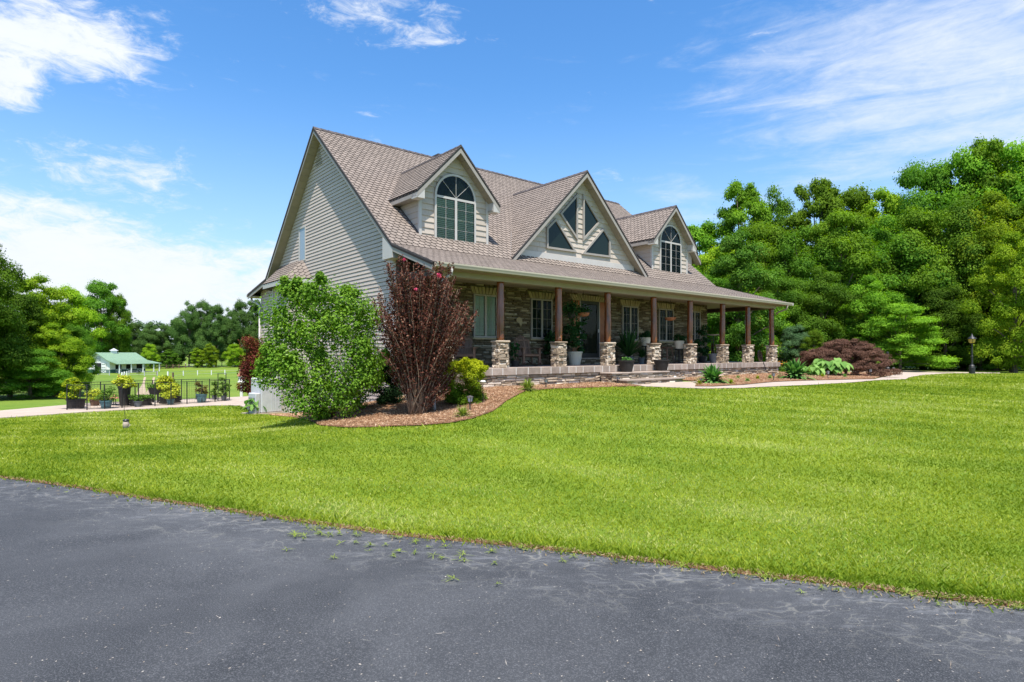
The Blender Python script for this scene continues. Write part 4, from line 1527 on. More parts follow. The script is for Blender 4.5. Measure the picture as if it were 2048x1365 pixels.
shake_rows(dm, lambda z: x - (ztop - z) / slc, lambda z: x + (ztop - z) / slc, 5.33, ztop, y, hole=poly_hole(wpl))
ob('water_table', MB().box((x - 3.25, y - .05, 5.06), (x + 3.25, y + .01, 5.325)), M['trim_light'], dm)
for P in wpl:
    w_ = ob('gable_window', MB().add([(a, y - .03, b) for a, b in P], [tuple(range(len(P)))]), M['dark'], house)
    ob('pane', MB().add([(a, y - .036, b) for a, b in P], [tuple(range(len(P)))]), M['glass_dark'], w_)
    q = MB()
    cx = sum(p[0] for p in P) / len(P); cz = sum(p[1] for p in P) / len(P)
    n = len(P)

    def offs(P, d):
        # offset polygon outward by d
        out = []
        for i in range(n):
            a = Vector(P[i - 1]); b = Vector(P[i]); c = Vector(P[(i + 1) % n])
            e1 = (b - a).normalized(); e2 = (c - b).normalized()
            n1 = Vector((e1.y, -e1.x)); n2 = Vector((e2.y, -e2.x))
            if n1.dot(b - Vector((cx, cz))) < 0: n1 = -n1
            if n2.dot(b - Vector((cx, cz))) < 0: n2 = -n2
            bis = (n1 + n2); bis = bis / max(bis.length_squared, .2) * 2 * .5 * 2
            out.append(b + bis * d * 1.0)
        return out
    Q = offs(P, .075)
    for i in range(n):
        j = (i + 1) % n
        q.prism([(P[i][0], y - .085, P[i][1]), (P[j][0], y - .085, P[j][1]), (Q[j][0], y - .085, Q[j][1]), (Q[i][0], y - .085, Q[i][1])], (0, .075, 0), 0, .5)
    ob('frame', q, M['trim'], w_)
# right wing gable seen behind the right dormer
wx, wy, wz = frompx(1402, 523, 5.0)[0], 5.0, frompx(1402, 523, 5.0)[1]
wg = MB()
ax_, az_ = wx - 2.0, wz + 2.0
wg.prism([(ax_ - 2, wy + .35, wz - 1.2), (wx - .4, wy + .35, wz - 1.2), (wx - .4, wy + .35, wz + .2), (ax_, wy + .35, az_ - .2)], (0, 4, 0), 0)
side = ob('side_gable', wg, M['siding'], house)
q = MB().prism([Vector((ax_, wy, az_)), Vector((wx, wy, wz)), Vector((wx, wy + 4.5, wz)), Vector((ax_, wy + 4.5, az_))], (0, 0, -.1), 0)
ob('side_gable_roof', q, M['shingle'], side)
ob('rake_fascia', MB().prism([(ax_, wy, az_ - .03), (wx, wy, wz - .03), (wx, wy, wz - .22), (ax_, wy, az_ - .22)], (0, .03, 0), 0), M['trim'], side)
ob('soffit_panel', MB().prism([(ax_, wy + .03, az_ - .2), (wx, wy + .03, wz - .2), (wx, wy + .34, wz - .2), (ax_, wy + .34, az_ - .2)], (0, 0, .02), 0), M['soffit'], side)

# porch steps
steps = ob('porch_steps', MB().box((4.75, -.62, .0), (7.95, -.16, .86)).box((4.95, -1.12, .0), (8.2, -.66, .62)), M['mortar'], house)
for (x0, x1, yf, z0, z1) in ((4.75, 7.95, -.62, .55, .86), (4.95, 8.2, -1.12, .36, .62)):
    for q in stonework((x0, yf, z0), (1, 0, 0), (0, 0, 1), (0, -1, 0), x1 - x0, z1 - z0, (.05, .11), (.15, .45), (.02, .06)):
        ob('step_stone', q, M['stone'], steps)
    for q in stonework((x0, yf + .45, z0), (0, -1, 0), (0, 0, 1), (-1, 0, 0), .45, z1 - z0, (.05, .11), (.15, .3), (.02, .05)):
        ob('step_stone', q, M['stone'], steps)
ob('tread', MB().box((4.68, -.70, .862), (8.02, -.155, .915), bev=.012), M['coping'], steps)
ob('tread', MB().box((4.86, -1.20, .622), (8.28, -.64, .675), bev=.012), M['coping'], steps)


# ------------------------------------------------------------------ vegetation
def nrm_(a):
    return a / np.maximum(np.linalg.norm(a, axis=-1, keepdims=True), 1e-9)


def leaf_quads(P, N, L, Wd, rs, fold=.0):
    """diamond leaves at P with normals N"""
    n = len(P)
    r = rs.normal(size=(n, 3))
    t1 = nrm_(np.cross(N, r))
    t2 = np.cross(N, t1)
    L = (np.ones(n) * L * rs.uniform(.7, 1.3, n))[:, None]
    Wd = (np.ones(n) * Wd * rs.uniform(.7, 1.3, n))[:, None]
    k = N * fold * L
    V = np.stack([P - t1 * L * .5, P + t2 * Wd * .5 + k - t1 * L * .06, P + t1 * L * .5, P - t2 * Wd * .5 + k - t1 * L * .06], 1)
    return V.reshape(-1, 3)


def cloud(centers, rad, per, rs, squash=.8, up=.45, jitter=.65, shell=.55, down=.55):
    """points and normals on clumps"""
    C = np.repeat(centers, per, 0)
    R = np.repeat(rad, per)
    d = nrm_(rs.normal(size=(len(C), 3)))
    d[:, 2] = np.where(d[:, 2] < 0, d[:, 2] * down, d[:, 2])
    rr = shell + (1 - shell) * rs.random(len(C)) ** .7
    rr *= 1 + .18 * rs.normal(size=len(C))
    P = C + d * (R * rr)[:, None] * np.array([1, 1, squash])
    N = nrm_(d * .75 + np.array([0, 0, up]) + rs.normal(size=d.shape) * jitter * .6)
    return P, N


def tree_mesh(seed, mat, Ht=14., R=4.2, zb=1.2, ncl=135, per=270, leaf=.205, shape='oval', layered=False):
    rs = np.random.default_rng(seed)
    cen = []; rad = []
    k = 0
    big = [(rs.uniform(0, 2 * math.pi), rs.uniform(.15, .95), rs.uniform(.75, 1.12)) for _ in range(9)]
    while len(cen) < ncl:
        t = rs.random() ** .85
        if shape == 'oval':
            prof = math.sin(math.pi * min(1, (t * .86 + .12))) ** .55
        elif shape == 'cone':
            prof = (1 - t) ** .7 * .95 + .12
        else:
            prof = math.sqrt(max(0, 1 - (t * .98) ** 2.4)) * (.75 + .25 * min(1, t * 4))
        a = rs.uniform(0, 2 * math.pi)
        lob = 1 + .22 * math.sin(3 * a + seed + 4 * t) + .16 * math.sin(5 * a - 7 * t + seed)
        r = R * prof * lob * (rs.uniform(.72, 1.0) if rs.random() < .8 else rs.uniform(.1, .7))
        z = zb + (Ht - zb) * t
        cen.append((r * math.cos(a), r * math.sin(a), z - .04 * Ht * rs.random()))
        rad.append(R * rs.uniform(.13, .36) * (1 if t < .8 else .8))
    # sprigs on top
    for _ in range(85):
        j0 = rs.integers(ncl); c0 = cen[j0]
        o3 = rs.normal(size=3); o3 /= np.linalg.norm(o3); o3[2] = abs(o3[2])
        k3 = rad[j0] * rs.uniform(.5, .95)
        cen.append((c0[0] + o3[0] * k3, c0[1] + o3[1] * k3, c0[2] + o3[2] * k3 * .75)); rad.append(R * rs.uniform(.06, .12))
    cen = np.array(cen); rad = np.array(rad)
    sq = .38 if layered else .72
    # top clumps that stand clear of every other clump are pulled in
    for i in range(len(cen)):
        dd = np.linalg.norm(cen - cen[i], axis=1) - rad; dd[i] = 9
        j = int(np.argmin(dd))
        if dd[j] > -.05 * R:
            cen[i] = cen[j] + (cen[i] - cen[j]) * .62 * rad[j] / max(.01, np.linalg.norm(cen[i] - cen[j]))
    cnt = np.maximum(14, (per * (rad / (R * .25)) ** 2)).astype(int)
    cnt = (cnt * (per * len(cen) / cnt.sum())).astype(int) + 4
    ids = np.repeat(np.arange(len(cen)), cnt)
    P, N = cloud(cen[ids], rad[ids], 1, rs, squash=sq, up=.5 if layered else .30, jitter=.42, shell=.5)
    # loose outer leaves break the round outline
    lo = rs.random(len(P)) < .20
    P[lo] += rs.normal(size=(lo.sum(), 3)) * np.minimum(rad[ids][lo] * .20, .20)[:, None]
    tint = rs.uniform(0, 1, len(cen))[ids] * .55 + rs.uniform(0, 1, len(P)) * .45
    V = leaf_quads(P, N, leaf, leaf * .72, rs, .08)
    me = fast_mesh('crown', V, 4, mat, tint)
    COL.objects.unlink(me)
    tb = MB()
    top = Ht * .78
    tb.tube([(0, 0, -.3), (.04, .02, Ht * .15), (-.05, .08, Ht * .4), (.06, -.04, top)], [Ht * .024, Ht * .018, Ht * .012, Ht * .003], 8)
    for i in rs.choice(len(cen), 16, replace=False):
        c = cen[i]
        z0 = max(Ht * .12, c[2] * .55)
        tb.tube([(0, 0, z0), (c[0] * .5, c[1] * .5, z0 + (c[2] - z0) * .6), tuple(c)], [Ht * .009, Ht * .005, Ht * .0015], 5)
    tr = ob('trunk', tb, M['bark'], None, smooth=True)
    COL.objects.unlink(tr)
    return me, tr


KINDS = {}
KINDS['oakA'] = tree_mesh(1, M['leaf_a'], shape='oval')
KINDS['oakB'] = tree_mesh(2, M['leaf_b'], shape='oval', R=4.6, ncl=140)
KINDS['tall'] = tree_mesh(3, M['leaf_a'], shape='dome', R=3.4, zb=2.5, ncl=115)
KINDS['lime'] = tree_mesh(4, M['leaf_c'], shape='oval', R=4.0, zb=.6)
KINDS['dome'] = tree_mesh(5, M['leaf_b'], shape='dome', R=4.8, zb=.8, ncl=145)
KINDS['layer'] = tree_mesh(6, M['leaf_c'], shape='dome', R=5.2, zb=.8, Ht=11, ncl=100, per=300, layered=True)


def tree(kind, px, d, top_py, hw_px, label, group=None, mat=None, rz=None, low=None, name='broadleaf_tree', cat='tree', x=None, z0=None, leafsc=1):
    X, Y = PD(px, d)
    zg = h1(X, Y) if z0 is None else z0
    ht = EYE + (CY - top_py) / F_PX * d - zg
    baseR = {'oakA': 4.2, 'oakB': 4.6, 'tall': 3.4, 'lime': 4.0, 'dome': 4.8, 'layer': 5.2}[kind]
    baseH = 11. if kind == 'layer' else 14.
    sx = hw_px / F_PX * d / baseR
    rz = rnd.uniform(0, 6.28) if rz is None else rz
    t = thing(name, label, cat, (X, Y, zg), rz, group)
    t.scale = (sx, sx * rnd.uniform(.9, 1.1), ht / baseH)
    for src in KINDS[kind]:
        o = src.copy(); COL.objects.link(o); o.parent = t
        if mat is not None and src is KINDS[kind][0]:
            o.material_slots[0].link = 'OBJECT'; o.material_slots[0].material = mat
    return t


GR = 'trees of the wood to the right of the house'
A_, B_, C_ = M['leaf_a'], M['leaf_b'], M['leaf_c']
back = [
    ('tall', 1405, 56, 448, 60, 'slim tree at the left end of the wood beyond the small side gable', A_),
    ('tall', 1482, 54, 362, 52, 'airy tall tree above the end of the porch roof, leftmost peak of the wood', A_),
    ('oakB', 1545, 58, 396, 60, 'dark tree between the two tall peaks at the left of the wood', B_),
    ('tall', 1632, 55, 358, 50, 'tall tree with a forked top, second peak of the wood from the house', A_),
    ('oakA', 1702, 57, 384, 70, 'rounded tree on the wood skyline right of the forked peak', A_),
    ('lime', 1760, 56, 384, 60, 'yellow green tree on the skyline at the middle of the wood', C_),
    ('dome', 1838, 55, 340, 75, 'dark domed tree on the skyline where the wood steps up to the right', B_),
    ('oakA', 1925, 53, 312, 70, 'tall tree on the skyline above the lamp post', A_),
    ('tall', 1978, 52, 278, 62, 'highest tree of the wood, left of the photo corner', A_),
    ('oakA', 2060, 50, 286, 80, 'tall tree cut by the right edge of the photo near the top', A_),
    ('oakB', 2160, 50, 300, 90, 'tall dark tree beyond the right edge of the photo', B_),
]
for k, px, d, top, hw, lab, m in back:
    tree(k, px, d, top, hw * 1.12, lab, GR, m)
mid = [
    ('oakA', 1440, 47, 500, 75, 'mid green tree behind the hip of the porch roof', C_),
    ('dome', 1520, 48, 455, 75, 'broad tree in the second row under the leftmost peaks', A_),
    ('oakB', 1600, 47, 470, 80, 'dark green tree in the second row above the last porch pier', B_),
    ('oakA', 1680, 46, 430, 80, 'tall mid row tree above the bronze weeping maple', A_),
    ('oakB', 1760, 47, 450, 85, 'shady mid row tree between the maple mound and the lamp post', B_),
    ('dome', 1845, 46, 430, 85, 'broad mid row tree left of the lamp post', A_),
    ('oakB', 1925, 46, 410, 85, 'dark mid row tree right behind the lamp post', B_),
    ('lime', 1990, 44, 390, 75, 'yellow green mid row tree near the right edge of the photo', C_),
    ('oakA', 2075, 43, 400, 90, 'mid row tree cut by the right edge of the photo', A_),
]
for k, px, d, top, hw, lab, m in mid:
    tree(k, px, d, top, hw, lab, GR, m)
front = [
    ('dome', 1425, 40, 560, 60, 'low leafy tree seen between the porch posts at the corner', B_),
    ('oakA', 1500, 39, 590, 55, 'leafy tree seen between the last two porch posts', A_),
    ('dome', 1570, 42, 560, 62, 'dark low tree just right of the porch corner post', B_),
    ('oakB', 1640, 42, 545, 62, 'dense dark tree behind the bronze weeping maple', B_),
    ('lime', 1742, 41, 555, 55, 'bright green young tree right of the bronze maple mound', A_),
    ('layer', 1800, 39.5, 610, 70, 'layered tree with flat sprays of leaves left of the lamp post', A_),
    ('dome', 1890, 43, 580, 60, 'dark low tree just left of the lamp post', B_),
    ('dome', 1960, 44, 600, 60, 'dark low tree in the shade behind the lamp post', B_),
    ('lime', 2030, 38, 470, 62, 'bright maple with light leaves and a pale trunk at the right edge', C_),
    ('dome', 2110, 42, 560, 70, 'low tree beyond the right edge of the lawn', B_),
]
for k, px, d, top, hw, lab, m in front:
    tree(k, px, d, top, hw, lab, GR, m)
tree('lime', 1478, 36.5, 470, 70, 'light green tree with reddish new tips rising behind the porch roof', None, leafmat('leaves_tipped', (.05, .13, .015), (.14, .25, .03), .3, c3=(.35, .17, .04)))
tree('dome', 1590, 37, 655, 34, 'soft grey green bush beside the last porch pier', None, leafmat('leaves_greygreen', (.05, .11, .04), (.12, .19, .08), .25), name='bush', cat='bush')
tree('dome', 1628, 36, 663, 22, 'round grey green bush behind the left end of the bronze maple', None, M['leaf_a'], name='bush', cat='bush')
# pale bare trunk at the right edge
X, Y = PD(2022, 38.6)
tag(ob('tree_trunk', MB().tube([(X, Y, h1(X, Y) - .1), (X + .02, Y + .05, 2.0), (X + .06, Y + .1, 5.0)], [.11, .10, .07], 10), M['bark'], smooth=True), 'pale bare trunk standing at the lawn edge near the right edge', 'trunk')
# understory along the wood edge
rs = np.random.default_rng(77)
cen = []; rad = []
for px in np.arange(1380, 2300, 9):
    for r in range(3):
        d = rs.uniform(43, 47) + r * 2.5
        X, Y = PD(px + rs.uniform(-8, 8), d)
        cen.append((X, Y, h1(X, Y) + rs.uniform(.1, 2.2))); rad.append(rs.uniform(.5, 1.1))
P, N = cloud(np.array(cen), np.array(rad), 90, rs)
fast_mesh('undergrowth', leaf_quads(P, N, .22, .15, rs, .08), 4, M['leaf_b'], rs.uniform(0, 1, len(P)), kind='stuff')

GL = 'trees at the left behind the pool deck'
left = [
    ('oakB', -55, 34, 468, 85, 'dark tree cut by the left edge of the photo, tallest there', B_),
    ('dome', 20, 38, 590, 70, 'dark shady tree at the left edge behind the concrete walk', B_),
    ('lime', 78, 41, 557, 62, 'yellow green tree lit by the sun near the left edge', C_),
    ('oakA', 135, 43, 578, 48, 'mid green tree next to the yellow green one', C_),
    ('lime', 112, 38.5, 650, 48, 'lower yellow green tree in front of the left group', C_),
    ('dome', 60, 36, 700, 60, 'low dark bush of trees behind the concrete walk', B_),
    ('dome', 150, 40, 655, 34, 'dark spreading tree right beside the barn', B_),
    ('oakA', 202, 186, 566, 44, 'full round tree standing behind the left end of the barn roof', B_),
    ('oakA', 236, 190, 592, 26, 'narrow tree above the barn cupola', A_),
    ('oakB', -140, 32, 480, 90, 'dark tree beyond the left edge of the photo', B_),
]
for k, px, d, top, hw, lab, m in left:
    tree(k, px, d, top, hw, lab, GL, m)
GF = 'far tree line behind the barn and pasture'
for i, (px, d, top, hw) in enumerate([(160, 205, 650, 30), (200, 205, 660, 30), (240, 205, 655, 26), (270, 210, 648, 24), (300, 205, 650, 24), (328, 210, 652, 20), (352, 208, 640, 20), (378, 205, 610, 24), (404, 208, 606, 24), (432, 205, 612, 24), (458, 208, 622, 20), (482, 205, 606, 24), (510, 208, 602, 26), (540, 205, 610, 26), (570, 205, 612, 26)]):
    tree(['oakA', 'oakB', 'dome'][i % 3], px, d, top, hw, 'tall tree of the dark tree line behind the far pasture', GF, M['leaf_far'], name='distant_tree')
for i, (px, d, top, hw, lab) in enumerate([(420, 196, 688, 15, 'small bright tree with thin double trunk in front of the far tree line'), (470, 198, 690, 18, 'light green bushy tree before the far tree line'),
                                          (395, 199, 697, 14, 'low light green tree at the far pasture fence'), (300, 196, 690, 16, 'light green tree just behind the barn roof'), (340, 197, 700, 16, 'dark low tree right of the barn')]):
    tree(['lime', 'dome'][i % 2], px, d, top, hw, lab, None, C_ if i != 4 else B_, name='distant_tree')
# far wooded ridge on the horizon, one mass
rs = np.random.default_rng(5)
cen = []; rad = []
for px in np.arange(-700, 2700, 8):
    d = 560
    X, Y = PD(px, d)
    top = 1.6 + (706 - 646 + 5 * math.sin(px / 90.)) / F_PX * d
    for r in range(5):
        cen.append((X + rs.uniform(-3, 3), Y + rs.uniform(-15, 15), top * (1 - r * .22) + rs.uniform(-2, 1) - 2)); rad.append(rs.uniform(4, 7))
P, N = cloud(np.array(cen), np.array(rad), 26, rs)
fast_mesh('far_wood', leaf_quads(P, N, 3.4, 2.6, rs, .05), 4, leafmat('leaves_ridge', (.07, .11, .06), (.11, .16, .09), .1, objvar=0, nsc=.02), rs.uniform(0, 1, len(P)), kind='stuff')


# ---- shrubs
def shrub(name, label, cat, loc, clumps, per, leaf, mat, stems, stem_mat, asp=.6, squash=.85, shell=.5, up=.4, jit=.8, seed=1, sr=.02):
    rs = np.random.default_rng(seed)
    t = thing(name, label, cat, loc)
    C = np.array([c[:3] for c in clumps], float); R = np.array([c[3] for c in clumps], float)
    P, N = cloud(C, R, per, rs, squash=squash, up=up, jitter=jit, shell=shell, down=.9)
    ok = P[:, 2] > .02
    P, N = P[ok], N[ok]
    tint = (np.repeat(rs.uniform(0, 1, len(C)), per)[ok]) * .45 + rs.uniform(0, 1, len(P)) * .55
    fast_mesh('foliage', leaf_quads(P, N, leaf, leaf * asp, rs, .12), 4, mat, tint, t)
    q = MB()
    for (a, b, r) in stems:
        a = Vector(a); b = Vector(b)
        m = a.lerp(b, .5) + Vector((rs.uniform(-.06, .06), rs.uniform(-.06, .06), 0))
        q.tube([a, m, b], [r, r * .7, r * .3], 5)
    if stems:
        ob('stems', q, stem_mat, t, smooth=True)
    return t


# big green shrub; local frame: x right, y away, z up
d_g = 14.6
gx, gy = PD(655, d_g); gz = h1(gx, gy)
rs = np.random.default_rng(3)


def gpt(px, py, dy=0.0, base=None):
    d = d_g + dy
    return ((px - 655) * .87 / F_PX * d_g, dy, EYE - (py - CY) / F_PX * d_g - gz)


cl = []
outline = [(566, 640, 30), (590, 600, 30), (620, 595, 26), (660, 590, 26), (700, 600, 30), (735, 610, 26), (756, 640, 26), (600, 640, 34), (640, 632, 34), (685, 640, 34), (725, 655, 30), (575, 672, 26),
           (610, 680, 32), (655, 668, 30), (700, 680, 26), (745, 690, 26), (765, 720, 26), (552, 700, 26), (545, 725, 24), (548, 752, 22), (575, 720, 30), (580, 752, 30), (612, 728, 30), (615, 765, 30), (645, 735, 28),
           (655, 770, 30), (640, 800, 26), (680, 800, 26), (690, 750, 30), (715, 775, 30), (730, 730, 28), (745, 760, 28), (765, 755, 24), (655, 708, 14), (600, 795, 20), (712, 805, 22), (668, 822, 16), (530, 735, 12), (585, 585, 12), (724, 592, 10), (640, 580, 9), (668, 575, 9), (610, 580, 10)]
for px, py, r in outline:
    for k in range(2 if r > 20 else 1):
        x, _, z = gpt(px + rs.uniform(-8, 8), py + rs.uniform(-8, 8))
        rr = r / F_PX * d_g * rs.uniform(.9, 1.25)
        w_ = max(.1, 1.15 * math.sqrt(max(.05, 1 - ((px - 655) / 135) ** 2 * .7 - ((py - 705) / 150) ** 2 * .5)))
        cl.append((x, rs.uniform(-w_, w_ * .9) if k else -w_ * rs.uniform(.5, 1), z, rr))
for i in range(44):
    c = cl[rs.integers(len(cl))]
    a_ = rs.uniform(0, 6.28); k_ = c[3] * rs.uniform(.8, 1.35)
    cl.append((c[0] + k_ * math.cos(a_), c[1] - .1, c[2] + k_ * abs(math.sin(a_)) * 1.1, rs.uniform(.06, .12)))
stems = []
for i in range(26):
    a = rs.uniform(0, 6.28); s = rs.uniform(.05, .3)
    c = cl[rs.integers(len(cl))]
    stems.append(((s * math.cos(a) * .6, s * math.sin(a) * .6, -.05), (c[0], c[1], c[2]), .02))
shrub('flowering_shrub', 'large round green shrub with light leaves at the house corner', 'shrub', (gx, gy, gz), cl, 400, .072, M['leaf_shrub'], stems, M['stem'], seed=21, shell=.4, jit=.6, squash=1.1)
# dark evergreen below, between the two large shrubs
ex, ey = PD(775, 15.6); ez = h1(ex, ey)
cl = []
for i in range(34):
    a = rs.uniform(0, 6.28); r = rs.uniform(.1, .42); z = rs.uniform(.15, 1.35)
    cl.append((r * math.cos(a), r * math.sin(a), z, rs.uniform(.13, .22)))
shrub('evergreen_bush', 'dark evergreen bush low between the green and the burgundy shrub', 'bush', (ex, ey, ez), cl, 420, .05, M['leaf_evergreen'], [], M['stem'], seed=22)

# burgundy shrub: upright spray of branches
bx, by = PD(836, 13.7); bz = h1(bx, by)
t = thing('burgundy_shrub', 'tall burgundy leaved shrub with bare upright stems and a few pink flowers', 'shrub', (bx, by, bz))
rs = np.random.default_rng(9)
tips = [(752, 640), (760, 600), (768, 575), (775, 560), (780, 690), (790, 530), (795, 515), (800, 545), (810, 525), (818, 560), (822, 535), (832, 545), (840, 560), (846, 530), (855, 545), (862, 535), (870, 552), (880, 560), (885, 540), (893, 530), (905, 535),
        (900, 560), (912, 575), (905, 600), (920, 610), (930, 615), (940, 608), (944, 628), (925, 645), (915, 660), (908, 690), (900, 720), (770, 660), (778, 625), (786, 600), (865, 590), (850, 600), (830, 590), (815, 600), (800, 580), (872, 620), (885, 640), (820, 640), (845, 650), (800, 650), (790, 640),
        (770, 720), (895, 745), (900, 770), (870, 690), (825, 700)]
q = MB(); Ps = []; Ns = []; Tn = []
sc = 13.7 / F_PX
for (px, py) in tips:
    for rep in range(4):
        X = (px - 836 + rs.uniform(-10, 10)) * sc; Z = EYE - (py - CY + rs.uniform(-10, 34) * (rep > 0)) * sc - bz
        Yd = rs.uniform(-.75, .75) * (1 if py < 700 else .8)
        b0 = np.array([rs.uniform(-.18, .18), rs.uniform(-.18, .18), -.05]); tip = np.array([X, Yd, Z])
        mid_ = b0 * .55 + tip * .45 + np.array([0, 0, .22 * Z * .3]); mid_[0] *= .8
        n = 14
        tt = np.linspace(0, 1, n)[:, None]
        pts = (1 - tt) ** 2 * b0 + 2 * tt * (1 - tt) * mid_ + tt ** 2 * tip
        pts[1:-1] += rs.normal(size=(n - 2, 3)) * .012
        q.tube([tuple(p) for p in pts[::2]] + [tuple(pts[-1])], [.009 * (1 - i / 8.5) + .002 for i in range(8)], 5)
        # leafy side twigs on the upper half
        L = np.linalg.norm(tip - b0)
        nl = int(175 * L / 3)
        s = .22 + .78 * rs.random(nl) ** .7
        base = (1 - s[:, None]) ** 2 * b0 + 2 * s[:, None] * (1 - s[:, None]) * mid_ + s[:, None] ** 2 * tip
        base += rs.normal(size=(nl, 3)) * np.array([.05, .05, .05]) * (1.25 - s[:, None] * .7)
        Ps.append(base); Ns.append(nrm_(rs.normal(size=(nl, 3)) + np.array([0, -.2, .35]))); Tn.append(rs.uniform(0, 1, nl))
P = np.concatenate(Ps); N = np.concatenate(Ns)
fast_mesh('foliage', leaf_quads(P, N, .058, .036, rs, .1), 4, M['leaf_burg'], np.concatenate(Tn), t)
ob('stems', q, M['stem'], t, smooth=True)
for (px, py, r) in ((886, 560, .042), (842, 586, .022), (820, 530, .022)):
    Pf = np.array([[(px - 836) * sc, -.75, EYE - (py - CY) * sc - bz]]) + rs.normal(size=(70, 3)) * r * .5
    fast_mesh('flower', leaf_quads(Pf, nrm_(rs.normal(size=(70, 3))), .04, .035, rs, .1), 4, M['pink'], rs.uniform(0, 1, 70), t)
# pale peeling stem seen through it
ob('pale_stem', MB().tube([(.35, .3, 0), (.30, .35, .7), (.36, .4, 1.3), (.42, .4, 1.9)], [.045, .04, .032, .02], 7), M['trim_light'], t, smooth=True)

# lime nandina
nx, ny = PD(924, 14.6); nz = h1(nx, ny)
cl = []
rs = np.random.default_rng(12)
for i in range(100):
    a = rs.uniform(0, 6.28); z = rs.uniform(.05, .98); r = .47 * math.sqrt(rs.uniform(.05, 1)) * (.78 + .22 * math.sin(math.pi * z))
    cl.append((r * math.cos(a), r * math.sin(a), z, rs.uniform(.10, .16)))
for i in range(26):
    a = rs.uniform(0, 6.28); r = .55 * math.sqrt(rs.random())
    cl.append((r * math.cos(a), r * math.sin(a), rs.uniform(1.0, 1.2) - r * .45, .075))
tn = shrub('nandina_bush', 'bright lime bush in front of the left porch wall', 'bush', (nx, ny, nz), cl, 190, .05, M['leaf_nandina'], [], M['stem'], seed=23, asp=.38, shell=.3)
tn.scale = (1.22, 1.1, 1.02)
# top of it carries the yellow new growth
me = tn.children[0].data
co = np.zeros(len(me.vertices) * 3, np.float32); me.vertices.foreach_get('co', co)
zf = co.reshape(-1, 4, 3)[:, :, 2].mean(1)
me.attributes['tint'].data.foreach_set('value', np.clip((zf - .30) * 1.5 + rs.uniform(-.25, .2, len(zf)), 0, 1.3).astype(np.float32))

# red maple at the far left corner of the house
rx, ry = PD(508, 26.5); rz_ = h1(rx, ry)
cl = [(rs.uniform(-.45, .55), rs.uniform(-.5, .5), rs.uniform(.9, 3.1), rs.uniform(.25, .4)) for _ in range(34)]
shrub('red_maple', 'small dark red maple behind the left corner of the house', 'tree', (rx, ry, rz_), cl, 240, .09, M['leaf_redmaple'], [((0, 0, -.1), (0, 0, 2), .05), ((0, 0, .6), (.3, 0, 2.4), .03), ((0, 0, .6), (-.35, 0, 2.2), .03)], M['stem'], seed=24)
# weeping bronze maple mound
wx_, wy_ = PD(1690, 29.5); wz_ = h1(wx_, wy_)
rs = np.random.default_rng(31)
msc = 29.5 / F_PX
cl = []
prof = [(1603, 712), (1620, 698), (1640, 688), (1660, 678), (1690, 674), (1708, 672), (1725, 680), (1745, 688), (1760, 700), (1766, 715)]
for i in range(360):
    px = rs.uniform(1612, 1757)
    top = np.interp(px, [p[0] for p in prof], [p[1] for p in prof])
    bot = 738 if px < 1640 else 746
    yd = rs.uniform(-1, 1)
    tz_ = EYE - (top - CY) * msc - wz_; bz_ = EYE - (bot - CY) * msc - wz_
    f = math.sqrt(1 - yd * yd)
    z = bz_ + (tz_ - bz_) * (f * rs.random() ** .35)
    cl.append(((px - 1690) * msc, yd * 1.5, max(.05, z - .15), rs.uniform(.16, .30)))
shrub('weeping_maple', 'broad mound of a bronze weeping maple right of the porch', 'tree', (wx_, wy_, wz_), cl, 230, .10, M['leaf_maple'], [((0, 0, -.1), (0, 0, 1), .08), ((0, 0, .2), (.8, 0, 1), .05), ((0, 0, .2), (-.8, 0, .9), .05)], M['stem'], asp=.22, squash=.42, up=.3, seed=25, shell=.5)


def blades(n, L, wd, rs, spread=1.0, droop=.5, seg=4, cup=0):
    """arching strap leaves from one crown; returns V (quads), flat"""
    out = []
    for i in range(n):
        a = rs.uniform(0, 6.28); l = L * rs.uniform(.65, 1.15); w_ = wd * rs.uniform(.8, 1.2)
        el = rs.uniform(.25, 1.25) * spread
        ca, sa = math.cos(a), math.sin(a)
        pts = []
        for k in range(seg + 1):
            t = k / seg
            r = l * t * math.sin(min(1.5, el)) * (1)
            z = l * t * math.cos(min(1.45, el)) - droop * l * t * t * math.sin(el)
            pts.append((r * ca, r * sa, z + .02))
        for k in range(seg):
            t0, t1 = k / seg, (k + 1) / seg
            w0 = w_ * math.sin(math.pi * (t0 * .9 + .06)); w1 = w_ * math.sin(math.pi * (t1 * .9 + .06)) if k < seg - 1 else .002
            p, q_ = pts[k], pts[k + 1]
            out += [(p[0] - sa * w0 / 2, p[1] + ca * w0 / 2, p[2]), (p[0] + sa * w0 / 2, p[1] - ca * w0 / 2, p[2]), (q_[0] + sa * w1 / 2, q_[1] - ca * w1 / 2, q_[2]), (q_[0] - sa * w1 / 2, q_[1] + ca * w1 / 2, q_[2])]
    return np.array(out)


def plant(name, label, cat, loc, n, L, wd, mat, seed, group=None, spread=1, droop=.5, parent=None, part='leaves', off=(0, 0, 0), seg=4):
    rs = np.random.default_rng(seed)
    V = blades(n, L, wd, rs, spread, droop, seg) + np.array(off)
    if parent is None:
        t = thing(name, label, cat, loc, 0, group)
    else:
        t = parent
    fast_mesh(part, V, 4, mat, np.repeat(rs.uniform(0, 1, n), seg), t)
    return t


